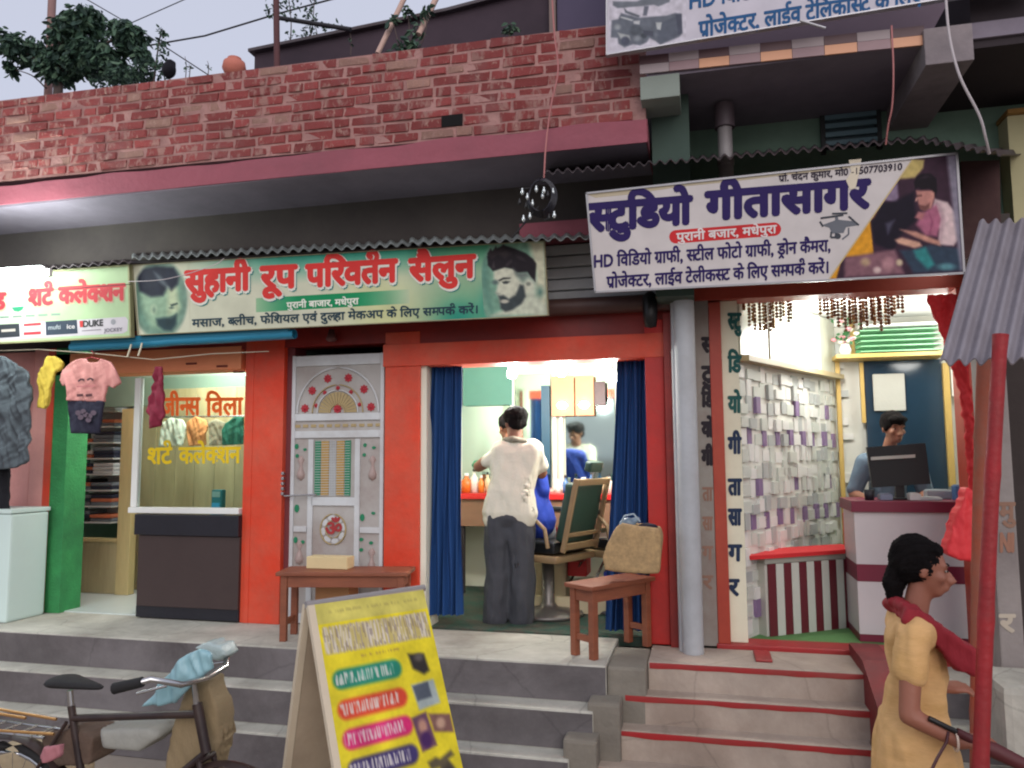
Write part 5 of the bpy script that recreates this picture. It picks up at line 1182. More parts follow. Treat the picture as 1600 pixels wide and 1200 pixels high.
bcols = [mat('block_white', (222, 222, 218), .5, .06, 6, .05), mat('block_grey', (176, 180, 178), .5, .06, 6, .05), mat('block_purple', (134, 112, 148), .5, .1, 6, .05), mat('block_pale', (200, 204, 196), .5, .06, 6, .05)]
cell = .118; rows = int((ztop-ZP)/cell); cols = int(wl/cell); nb = 0
cube = {}
for r in range(rows+1):
    for c in range(cols+1):
        if r*cell < .45 and c*cell > .25: continue      # hidden by the seat
        k = 2 if ((r % 5 in (1,) and c % 2 == 1) or (r % 5 == 3 and c % 6 == 2)) else random.choice([0, 0, 0, 1, 3, 3])
        w_, h_ = random.choice([(.08, .11), (.11, .07), (.07, .12), (.13, .08), (.09, .09)]) if k != 2 else (.07, .12)
        s1 = c*cell+random.uniform(0, .03); z1 = ZP+.02+r*cell+random.uniform(0, .025); dep = random.choice([.006, .012, .018, .026])
        if s1+w_ > wl+.02 or z1+h_ > ztop-.02: continue
        wallbox(s1, s1+w_, z1, z1+h_, .001, dep, MB()).build('block', bcols[k], BW); nb += 1
wallbox(0, wl, ztop-.02, ztop+.02, .001, .10, MB()).build('wall_shelf', mat('shelf_wood', (176, 160, 124), .5, .12, 4, .05), S)
CABN = MB(); wallbox(.02, wl, ztop+.03, 3.1, .001, .03, CABN); CABN.build('glazed_cabinet', mat('pale_gloss', (196, 200, 186), .15, .06, 3, .02), S)
for a in (.5, 1.0, 1.5): wallbox(a, a+.02, ztop+.03, 3.1, .031, .04, MB()).build('cabinet_frame', white_w, S)
# back wall
YK = 7.3
MB().box(wB.x-.2, 3.6, YK, YK+.1, ZP, 3.12).build('back_wall', mat('wall_offwhite', (214, 214, 206)), S)
MB().box(2.35, 2.45, YF+.2, YK, ZP, 3.12).build('right_wall', mat('wall_offwhite', (214, 214, 206)), S)
kx = lambda px: PX(px, YK-.05, 660); kz = lambda py: PZ(py, YK-.05, 1400)
for r in range(14):
    for c in range(4):
        if random.random() < .75:
            x = kx(1310)+c*.125+random.uniform(0, .03); z = kz(800)+r*.125; m_ = bcols[random.choice([0, 0, 1, 3, 2])] if r % 3 else bcols[0]
            if x+.1 < kx(1352): MB().box(x, x+random.uniform(.06, .1), YK-random.uniform(.02, .05), YK-.001, z, z+random.uniform(.05, .1)).build('block', m_, BW)
gold2 = mat('golden_trim', (202, 170, 98), .45, .1, 5, .05)
tp = thing('golden_trim_frame', 'narrow golden wooden posts and shelf edge on the studio back wall', 'trim', (kx(1400), YK-.06, ZP))
for a, b, t_, bo in [(1308, 1315, 560, 1010), (1346, 1352, 565, 660), (1476, 1486, 570, 760)]: MB().box(kx(a), kx(b), YK-.09, YK-.052, kz(bo) if bo < 900 else ZP+.013, kz(t_), .003).build('post', gold2, tp)
MB().box(kx(1302), kx(1470), YK-.35, YK-.052, kz(563), kz(557), .003).build('shelf_edge', gold2, tp)
MB().box(kx(1334), kx(1340), YK-.09, YK-.052, kz(556), kz(495), .003).build('post', gold2, tp)
MB().box(kx(1354), kx(1476), YK-.05, YK-.002, ZP+.013, kz(563), .003).build('dark_door', mat('ink_blue_glass', (34, 56, 74), .15, .15, 2, .02), S)
single('white_cloth', MB().box(kx(1366), kx(1416), YK-.08, YK-.055, kz(642), kz(584), .01), mat('cloth_white', (190, 190, 182), .8, .05, 6, .2), 'pale grey board hung on the dark blue door behind the desk', 'board')
single('towel_rail_box', MB().box(kx(1484)+.02, kx(1508), YK-.10, YK-.055, kz(622), kz(570), .006), white_w, 'white cabinet by the right golden post', 'cabinet')
SHB = thing('trophy_cabinet', 'glass cabinet with pale green boards above the golden shelf', 'cabinet', (kx(1400), YK-.2, kz(555)))
MB().box(kx(1342), kx(1466), YK-.06, YK-.055, kz(554), kz(516), .002).build('green_board', mat('mint_board', (120, 196, 140), .4, .1, 5, .02), SHB)
for i in range(5): MB().box(kx(1342), kx(1466), YK-.30, YK-.062, kz(553-8*i)-.004, kz(553-8*i)+.004).build('shelf_plate', mat('mint_edge', (150, 206, 164), .3), SHB)
MB().box(kx(1342), kx(1466), YK-.31, YK-.055, kz(516), kz(512)).build('top_plate', white_w, SHB)
fl = thing('flower_vase', 'vase of pink and white flowers with green leaves on the golden shelf', 'flowers', (kx(1320), YK-.25, kz(557)))
MB().lathe((kx(1320), YK-.24, kz(557)), [(0, 0), (.04, .002), (.05, .05), (.03, .1)], 14).build('vase', white_w, fl)
for k in range(36):
    a = random.uniform(0, 6.28); rr_ = random.uniform(.02, .12); c = V3(kx(1320)+rr_*math.cos(a), YK-.24+.6*rr_*math.sin(a), kz(552)+.08+random.uniform(0, .2)); 
    if k < 14: MB().lathe(c, [(0, -.016), (.02, -.006), (.028, .008), (.014, .018), (0, .014)], 8).build('flower', [mat('flower_pink', (222, 150, 160), .6), mat('flower_white', (232, 226, 210), .6)][k % 2], fl)
    else:
        d = V3(random.uniform(-1, 1), random.uniform(-1, .3), random.uniform(-.6, 1)).normalized()*.05; s_ = d.cross(V3(0, 1, 0)).normalized()*.014
        MB().prism([c, c+d*.5+s_, c+d, c+d*.5-s_], (0, .002, 0)).build('leaf', mat('flower_leaf', (44, 96, 52), .6), fl)
# bead fringe
FR = thing('bead_fringe', 'brown and gold bead fringe hanging inside the top of the studio doorway', 'bead fringe', (fx(1290), YF+.22, zl0))
bm1, bm2 = mat('bead_brown', (140, 98, 62), .4, .2, 20, .1), mat('bead_gold', (186, 150, 96), .35, .2, 20, .1, metal=.3)
for rng, n in (((1158, 1236), 15), ((1282, 1410), 24)):
    for k in range(n):
        px = rng[0]+(rng[1]-rng[0])*k/(n-1); u = (k/(n-1)); x = PX(px, YF+.22, 480); L = .13+.07*math.sin(math.pi*u)+random.uniform(-.045, .045); mb = MB(); z = P(px, 466, YF+.22).z+.03-random.uniform(0, .02); x += random.uniform(-.006, .006)
        q_ = 0
        while q_ < L: mb.lathe((x, YF+.22, z-q_-.02), [(0, -.012), (.012, -.006), (.013, 0), (.009, .01), (0, .012)], 6); q_ += random.uniform(.019, .027)
        mb.build('bead_string', [bm1, bm2][(k*7 % 3) == 0], FR)['kind'] = 'stuff'
# ceiling panel light
pl_ = thing('panel_lamp', 'small square glowing panel lamp on the studio ceiling', 'lamp', P(1238, 472, 6.4))
cz = P(1238, 474, 6.6); MB().box(cz.x-.1, cz.x+.1, 6.5, 6.75, 3.085, 3.105, .003).build('glowing_panel', emit('panel_glow', (255, 255, 250), 12), pl_)
MB().box(cz.x-.12, cz.x+.12, 6.48, 6.77, 3.107, 3.118).build('rim', white_w, pl_)
plight('panel_light', (1.0, 6.35, 2.85), 36, (1, .99, .93), .15)
plight('panel_light', (1.9, 6.6, 2.85), 14, (1, .99, .93), .15)
# striped seat
g0, g1 = G(1204, 995, ZP+.012), G(1345, 979, ZP+.012)
su = (g1-g0).normalized(); sn = V3(su.y, -su.x, 0)
if sn.y > 0: sn = -sn
ST = thing('striped_seat', 'built-in seat with maroon and white striped front and a red cushion top', 'bench seat', (g0.x, g0.y, ZP+.012))
SLn = (g1-g0).length; hs_ = P(1204, 872, g0.y).z-ZP-.012
def sb(s0, s1, o0, o1, z0, z1): 
    return MB().add([V3(*(g0+su*s_+sn*(-o))[:2], ZP+.0125+z) for s_ in (s0, s1) for o in (o0, o1) for z in (z0, z1)], [(0, 1, 3, 2), (4, 6, 7, 5), (0, 4, 5, 1), (2, 3, 7, 6), (0, 2, 6, 4), (1, 5, 7, 3)])
sb(-.02, SLn+.1, .012, .26, 0, hs_-.04).build('body', mat('grey_white_laminate', (190, 190, 180), .5, .06, 5, .05), ST)
stw = mat('stripe_white', (196, 200, 190), .45, .05, 5, .03); stm = mat('stripe_maroon', (100, 34, 44), .45, .08, 5, .03)
ns = 12
for k in range(ns): sb(SLn*k/ns+.001, SLn*(k+1)/ns-.001, 0, .011, .0, hs_-.045).build('stripe', [stm, stw][k % 2], ST)
sb(-.03, SLn+.1, -.005, .27, hs_-.04, hs_-.005).build('rail', mat('grey_rail', (150, 150, 140), .5), ST)
sb(-.16, SLn+.1, -.02, .27, hs_-.003, hs_+.025).build('cushion', red_cloth, ST)
# counter
K = thing('studio_counter', 'white studio counter with maroon top edge, middle stripe and base', 'counter', (1.4, 5.7, ZP))
cx0, cx1 = PX(1338, 5.68, 860), PX(1540, 5.68, 860); zz = lambda py: PZ(py, 5.68, 1420)
mar = mat('maroon_laminate', (118, 28, 54), .4, .08, 5, .03); cw = mat('counter_white', (206, 200, 200), .45, .05, 5, .03)
MB().box(cx0, cx1, 5.70, 6.12, ZP+.013, zz(995)).build('base', mar, K)
MB().box(cx0, cx1, 5.695, 6.12, zz(995)+.001, zz(911)).build('white_panel', cw, K); MB().box(cx0, cx1, 5.69, 6.12, zz(911)+.001, zz(884)).build('stripe', mar, K)
MB().box(cx0, cx1, 5.695, 6.12, zz(884)+.001, zz(801)).build('white_panel', cw, K); MB().box(cx0-.02, cx1, 5.67, 6.14, zz(801)+.001, zz(783), .004).build('top', mar, K)
zt_ = zz(783)
mo = thing('monitor', 'black computer monitor seen from behind on the studio counter', 'monitor', (PX(1404, 5.85, 740), 5.85, zt_))
A_, B_, C_, D_ = P(1354, 699, 5.85), P(1446, 692, 5.80), P(1454, 756, 5.80), P(1363, 762, 5.85)
MB().prism([A_, B_, C_, D_], (0, .03, 0)).build('screen_back', black, mo)
MB().prism([P(1361, 714, 5.83), P(1430, 710, 5.79), P(1430, 715, 5.79), P(1361, 719, 5.83)], (0, .01, 0)).build('label_strip', mat('silver_strip', (190, 190, 180), .4), mo)
MB().box(PX(1400, 5.85, 760), PX(1414, 5.85, 760), 5.86, 5.90, zt_+.004, A_.z-.1, .004).build('stand', black, mo); MB().box(PX(1386, 5.85, 760), PX(1426, 5.85, 760), 5.82, 5.98, zt_+.001, zt_+.014, .004).build('foot', black, mo)
for i, (px, w_, h_, c, lb, nm) in enumerate([(1358, .05, .07, (30, 32, 40), 'black cup-shaped holder at the left end of the studio counter', 'pen_holder'), (1383, .08, .04, (120, 130, 150), 'small blue grey box beside the monitor foot', 'small_box'), (1428, .07, .045, (214, 214, 210), 'white box in front of the monitor', 'small_box'), (1500, .07, .10, (50, 84, 130), 'blue packet at the right end of the counter', 'packet'), (1452, .14, .018, (190, 196, 196), 'loose white papers on the counter', 'papers'), (1478, .16, .06, (150, 158, 164), 'grey printer on the counter behind the papers', 'printer')]):
    x = PX(px, 5.78, 770); y = 5.74 if nm != 'printer' else 5.92
    if nm == 'pen_holder': o = MB().lathe((x, y+.04, zt_+.001), [(0, 0), (w_*.6, .001), (w_*.7, h_), (w_*.55, h_), (w_*.5, .01), (0, .01)], 14)
    else: o = MB().box(x-w_/2, x+w_/2, y, y+.10, zt_+.001, zt_+h_, .006).box(x-w_/2+.008, x+w_/2-.01, y+.01, y+.09, zt_+h_+.001, zt_+h_+.006, .002)
    single(nm, o, mat('desk_%d' % i, c, .5), lb, nm.replace('_', ' '))
# man at the desk
YD = 6.45
def dp_(px, py, dy=0): v = P(px, py, YD); return V3(v.x, YD+dy, v.z)
pd = person('young man with a black fringe in a grey blue shirt behind the monitor', (dp_(1385, 800).x, YD, ZP+.013))
hh_, q, M = head(dp_(1396, 669), V3(.28, -.95, -.12), 1.0)
bd = hh_+[cap(dp_(1390, 702, .03), .05, dp_(1394, 684, .01), .048), cap(dp_(1358, 722, .02), .07, dp_(1424, 720, .02), .07), cap(dp_(1390, 735, .02), .12, dp_(1388, 800, .05), .12)]
bd += chain([dp_(1352, 724), dp_(1334, 772, .0), dp_(1352, 782, -.25)], [.055, .042, .032])+chain([dp_(1430, 722), dp_(1446, 772), dp_(1425, 782, -.25)], [.055, .042, .032])
bd += chain([dp_(1372, 800, .05), dp_(1372, 880, .03), dp_(1372, 950, .03)], [.1, .06, .05])+chain([dp_(1408, 800, .05), dp_(1408, 880, .03), dp_(1408, 950, .03)], [.1, .06, .05])
bd += hand(None, dp_(1352, 782, -.25), V3(.3, -.9, -.1), V3(0, 0, -1), 1, .35)+hand(None, dp_(1425, 782, -.25), V3(-.3, -.9, -.1), V3(0, 0, -1), 1, .35)
link('body', puffy(bd, .009, 1), mat('skin_light', (150, 102, 80), .55, .08, 14, .1), pd); eyes(pd, q, M)
link('hair', puffy([sphv(q(0, -.02, .045), .104, (.88, 1.0, .92), M), sphv(q(0, .06, .070), .062, (1.25, .75, .6), M), sphv(q(.06, -.0, .02), .045, (.6, .9, 1), M), sphv(q(-.06, -.0, .02), .045, (.6, .9, 1), M)], .006, 2, .005, 28), hairm, pd)
ds = [cap(dp_(1356, 723, .02), .084, dp_(1426, 721, .02), .084), cap(dp_(1390, 735, .02), .135, dp_(1388, 800, .05), .135)]+chain([dp_(1352, 724), dp_(1336, 764)], [.075, .062])+chain([dp_(1430, 722), dp_(1445, 764)], [.075, .062])
link('shirt', puffy(ds, .011, 4, .01, 9, 3), mat('grey_blue_shirt', (104, 124, 142), .85, .08, 8, .3), pd)
link('trousers', puffy(chain([dp_(1372, 800, .05), dp_(1372, 880, .03), dp_(1372, 960, .03)], [.125, .09, .08])+chain([dp_(1408, 800, .05), dp_(1408, 880, .03), dp_(1408, 960, .03)], [.125, .09, .08]), .013, 2), mat('charcoal_trousers', (66, 68, 74)), pd)
rc = thing('red_chair', 'red plastic chair edge just left of the studio counter', 'chair', (PX(1334, 6.0, 830), 6.0, ZP+.013))
MB().box(PX(1329, 6.0, 830), PX(1340, 6.0, 830), 6.0, 6.3, zz(870), zz(812), .006).build('backrest', red_cloth, rc); MB().box(PX(1329, 6.0, 830), PX(1340, 6.0, 830), 6.0, 6.03, ZP+.013, zz(870)-.001, .004).build('leg', red_cloth, rc)
# lettering down the studio frame
pr = Pr(Plane((0, YF-.002, 0), (0, -1, 0)))
for i, (s_, y, c) in enumerate([('{सटु', 512, 1), ('िड', 572, 1), ('यो', 632, 1), ('गी', 700, 1), ('त', 760, 2), ('ता', 782, 2)][:0]+[('{सटु', 506, 1), ('िड', 573, 1), ('यो', 636, 1), ('गी', 700, 2), ('ता', 765, 2), ('सा', 812, 2), ('ग', 868, 2), ('र', 922, 2)]):
    x0 = 1136+.002*(y-500); w_ = 19 if s_ != 'र' else 15
    pr = Pr(Plane((0, YF-.002, 0), (0, -1, 0))); pr.text(s_, (x0+2, y+8), (x0+2+w_, y+8), 24, [(38, 92, 88), (38, 92, 88), (40, 56, 84)][c], .04, .001); pr.build('painted_letter', S)
# grey column, second lettered strip
SP = thing('steel_column', 'thick grey painted steel column between salon and studio', 'column', (PX(1078, 5.2), 5.2, ZP))
cxp = PX(1076, 5.2, 760)
MB().tube([(cxp, 5.2, ZP+.001), (cxp+.0, 5.2, 3.3)], .068, 20).build('pipe', steel, SP)
MB().tube([(cxp-.06, 5.24, ZP+.001), (cxp-.06, 5.24, 3.3)], .03, 12).build('side_pipe', steel, SP)
LS = thing('lettered_strip', 'narrow grey wall strip with dark hand painted letters beside the steel column', 'wall strip', (PX(1104, YF), YF-.03, ZP))
MB().box(PX(1088, YF-.06), fx(1115)-.002, YF-.045, YF+.15, ZP+.01, 3.0).build('strip', mat('pale_grey_strip', (150, 146, 138), .7, .12, 5, .1, dirt=(120, 92, 84), dirt_amt=.4), LS)
pr = Pr(Plane((0, YF-.046, 0), (0, -1, 0)))
for s_, y in [('स', 540), ('टु', 585), ('िड', 625), ('यो', 672), ('गी', 716)]: pr.text(s_, (1097, y+10), (1114, y+10), 22, (44, 38, 44), .05, .001); pr.build('painted_letter', LS); pr = Pr(Plane((0, YF-.046, 0), (0, -1, 0)))
for s_, y in [('ता', 772), ('सा', 818), ('ग', 864), ('र', 910)]: pr.text(s_, (1098, y+10), (1113, y+10), 20, (150, 116, 100), .03, .001); pr.build('painted_letter', LS); pr = Pr(Plane((0, YF-.046, 0), (0, -1, 0)))
# black water drum shape hanging by shutter
single('black_lamp_housing', MB().lathe(P(1016, 490, 5.2), [(0, -.10), (.04, -.09), (.05, 0), (.05, .12), (.02, .15), (0, .15)], 14), black, 'black rounded fitting hanging under the left end of the studio sign', 'fitting')
# ================================================================== RIGHT EDGE: post, cloth, poles, neighbour pillar
N = thing('neighbour_front', 'dark shop front beyond the studio at the right edge', 'building', (2.6, YF, 0))
xn = PX(1560, YF, 760)
MB().box(xn, 5, YF, YF+.15, .62, 2.995).build('wall', mat('dark_brown_wall', (58, 50, 48), .9, .25, 3, .3), N)  # one dark brown tone over the whole front
NPl = thing('lettered_pillar', 'grey cement pillar with orange painted letters at the right edge', 'pillar', (PX(1576, 4.95), 4.95, .62))
MB().box(PX(1556, 4.92, 900), PX(1594, 4.92, 900), 4.92, 5.12, .622, 3.1, .01).build('column', mat('pillar_cement', (146, 138, 134), .85, .15, 4, .3, dirt=(110, 100, 98), dirt_amt=.4), NPl)
for s_, y, c in [('मु', 800, (150, 116, 98)), ('NI', 850, (160, 116, 96)), ('र', 975, (196, 184, 166))]:
    pr = Pr(Plane((0, 4.918, 0), (0, -1, 0))); pr.text(s_, (1562, y+12), (1585, y+12), 26, c, .04, .001); pr.build('painted_letter', NPl)
single('stone_block', MB().box(PX(1560, 4.4, 1020), PX(1560, 4.4, 1020)+.6, 4.38, 4.8, .40, .78, .04), cement, 'pale grey stone block on the neighbouring steps', 'block')
# red cloth swag tied at the right of the studio door
swag = [(1446, 460), (1512, 458), (1514, 560), (1522, 640), (1528, 800), (1515, 800), (1512, 720), (1506, 650), (1494, 590), (1470, 520)]
cloth_thing('red_swag', outline_cloth(swag, 5.28, .07, .012, .010, 21, 4, 14), red_cloth, 'red cloth swag hanging from the top right corner of the studio doorway', 'cloth')
bagc = [(1512, 762), (1524, 768), (1526, 830), (1522, 878), (1500, 876), (1480, 866), (1484, 845), (1496, 806)]
cloth_thing('red_cloth_bundle', outline_cloth(bagc, 5.0, .14, .012, .012, 25, 4, 12), mat('bright_red_cloth', (222, 52, 58), .6, .1, 6, .2), 'bright red cloth bundle hanging beside the studio counter', 'cloth bundle')
# bamboo poles holding the stall awning
def bamboo(name, label, p0, p1, r, m, ny=6, seed=0):
    pts = []; rs = []; p0 = Vector(p0); p1 = Vector(p1); n = 40; rnd = random.Random(seed)
    for k in range(n+1):
        u = k/n; p = p0.lerp(p1, u)+V3(.006*math.sin(u*5+seed), 0, 0); pts.append(p); f = (u*ny) % 1
        rs.append(r*(1+.10*math.exp(-((min(f, 1-f))/.06)**2)-.12*u))
    return setp(MB().tube(pts, rs, 12).build(name, m), label, 'pole')
A0 = P(1532, 1195, 2.8); 
b0_ = P(1562, 570, 2.86); dirv = (A0-b0_); bt_ = b0_+dirv*(b0_.z/(b0_.z-A0.z)); top_ = b0_-dirv*.08
bamboo('painted_bamboo_pole', 'bright red painted bamboo pole holding up the grey tin awning', bt_, top_, .0255, mat('faded_red_paint', (166, 26, 34), .6, .2, 6, .4, dirt=(132, 40, 40), dirt_amt=.55, blotch=.3), 5, 1)
c0_ = P(1530, 1000, 4.28); c1_ = P(1538, 470, 4.28); dv = c0_-c1_; cb_ = c1_+dv*(c1_.z/(c1_.z-c0_.z))
bamboo('brown_pole', 'brown weathered wooden pole standing behind the red bamboo', (cb_.x, cb_.y, 0), c1_, .036, mat('brown_pole_wood', (156, 70, 44), .7, .2, 5, .3, dirt=(120, 100, 86), dirt_amt=.4), 4, 2)
# ================================================================== A-FRAME BOARD
TL_, TR_ = V3(-1.63, 3.06, 1.30), V3(-1.30, 3.50, 1.305)
an = V3(.806, -.592, 0)
ab = thing('a_frame_board', 'yellow printed a-frame price board standing on the road before the steps', 'signboard', (-1.45, 3.25, 0))
fd = an*(.35/.8); rdv = -an*(.19/.8)
def ab_pt(base, d, z): return base+d*(base.z-z)+V3(0, 0, z-base.z)
th = an*.012
yel = mat('board_back', (176, 160, 138), .8, .15, 4, .2, dirt=(130, 112, 94), dirt_amt=.3)
MB().prism([TL_, TR_, ab_pt(TR_, fd, .01), ab_pt(TL_, fd, .01)], -th).build('front_panel', yel, ab)
MB().prism([TL_-an*.03, TR_-an*.03, ab_pt(TR_-an*.03, rdv, .01), ab_pt(TL_-an*.03, rdv, .01)], -th).build('rear_panel', yel, ab)
eg = MB(); wdir = (TR_-TL_).normalized()
for b, d, o in ((TL_, fd, 0), (TL_-an*.03, rdv, -1)):
    q0, q1 = b, ab_pt(b, d, .01)
    eg.prism([q0-an*.02, q0+an*.004, q1+an*.004, q1-an*.02], -wdir*.03)
eg.build('edge_frame', mat('cream_edge', (206, 192, 168), .7, .1, 4, .1), ab)
MB().tube([TL_-an*.02-wdir*.03, TR_-an*.02+wdir*.02], .016, 8).build('hinge_bar', mat('grey_hinge', (140, 136, 136), .5), ab)
bpl = plane3(TL_, TR_, ab_pt(TL_, fd, .2))
pr = Pr(bpl); Q = {}
def A_(u, y):     # u 0..1 across the board at photo row y -> pixel
    xl = 500+(y-943)*(72/257.)-8*(1-min(1, (y-943)/60.)); xr = 657+(y-917)*(78/283.)
    return xl+(xr-xl)*u
def row(y, u): return (A_(u, y-26*u), y-26*u)
YEL = (226, 208, 44)
fl_ = lambda u, v: ab_pt(TL_.lerp(TR_, u), fd, 1.3-v*1.27)
gv = [fl_(i/10, j/24)+bpl.n*.0015 for j in range(25) for i in range(11)]
pr._add(gv, [(j*11+i, j*11+i+1, (j+1)*11+i+1, (j+1)*11+i) for j in range(24) for i in range(10)], [lin((226, 208, 40) if j > 2 else (204, 194, 96)) for j in range(25) for i in range(11)])
# board-local drawing: u across 0..1, v down in metres
class BPl:
    n = bpl.n
    def at(s, x, y, lift=0): return fl_(x/54., y/127.)+bpl.n*(lift+.002)
pr2 = Pr(BPl())
caps = [(29.5, (38, 132, 108)), (40.5, (216, 74, 50)), (51, (206, 44, 108)), (61.5, (64, 54, 104)), (72, (42, 122, 88)), (83, (206, 90, 50)), (94, (60, 80, 150))]
LB = []
for y, c in caps: LB += [('p', [(6+3.6*math.cos(a), y+3.6*math.sin(a)) for a in [math.pi/2+math.pi*k/8 for k in range(9)]]+[(31+3.6*math.cos(a), y+3.6*math.sin(a)) for a in [-math.pi/2+math.pi*k/8 for k in range(9)]], c, .8)]
LB += [('p', [(39, 25), (47, 26), (48, 33), (45, 34), (40, 31)], (48, 44, 42), .8), ('p', [(37.5, 37), (49, 36.5), (50, 46), (39, 47)], (166, 178, 176), .6), ('p', [(38, 37.5), (46, 37), (46.5, 43), (39, 43.5)], (82, 90, 102), .5),
       ('p', [(34.5, 49), (42, 48), (44, 61), (36.5, 62)], (106, 72, 92), .6), ('e', (39, 53, 2, 2.6), (186, 140, 120), .8), ('e', (39.5, 58, 2.6, 3), (70, 36, 90), .8), ('p', [(43, 49), (53.5, 51), (53.5, 58), (44, 56)], (128, 92, 84), .6), ('e', (48, 53.5, 2.2, 2), (196, 160, 136), .8),
       ('p', [(38, 66), (42, 65), (44, 66), (50, 64), (51, 66), (48, 67), (51, 72), (49, 77), (44, 77), (42, 73), (43, 69), (39, 69)], (92, 82, 62), .8), ('e', (46.5, 72, 3, 3.4), (64, 58, 50), 1), ('e', (44, 27, 2.2, 1.6), (90, 84, 80), .8)]
fb = painter(lambda x, y: (206, 196, 100) if y < 8 else (226, 208, 44), LB)
def board_fn(x, y):
    c = np.array(fb(x, y), float); k = noise.noise(Vector((x*1.3, y*.10, 1))); k2 = noise.noise(Vector((x*2.3+y*.12, y*.12, 5)))
    for yc, h, x0, x1, tc in [(14.5, 5.6, 1, 53, (216, 208, 198))]+[(q[0], 2.5, 3, 31, (222, 216, 208)) for q in caps]+[(3.8, .9, 4, 50, (176, 164, 92)), (22.4, .9, 16, 38, (176, 150, 70)), (104.5, 2.6, 4, 52, (128, 110, 78))]:
        e = max(0, min(1, (h-abs(y-yc+.6*k))/.8))*max(0, min(1, (min(x-x0, x1-x))/1.0))
        if e > 0:
            a = max(0, min(1, .52+2.6*k+1.4*k2))*e
            if h > 5: c = c*(1-.75*e)+np.array([182, 166, 130.])*.75*e
            c = c*(1-a*.85)+np.array(tc, float)*a*.85
            if h > 5 and k2 > .18: c = c*(1-.5*e)+np.array([116, 100, 96.])*.5*e
    return tuple(c)
gn, gm = 108, 200; vsb = []; csb = []
for j in range(gm+1):
    for i in range(gn+1): x, y = 54*i/gn, 127*j/gm; vsb.append(pr2.pl.at(x, y, .001)); csb.append(lin(board_fn(x, y)))
pr2._add(vsb, [(j*(gn+1)+i, j*(gn+1)+i+1, (j+1)*(gn+1)+i+1, (j+1)*(gn+1)+i) for j in range(gm) for i in range(gn)], csb)
pr.build('yellow_print', ab); pr2.build('board_print', ab)

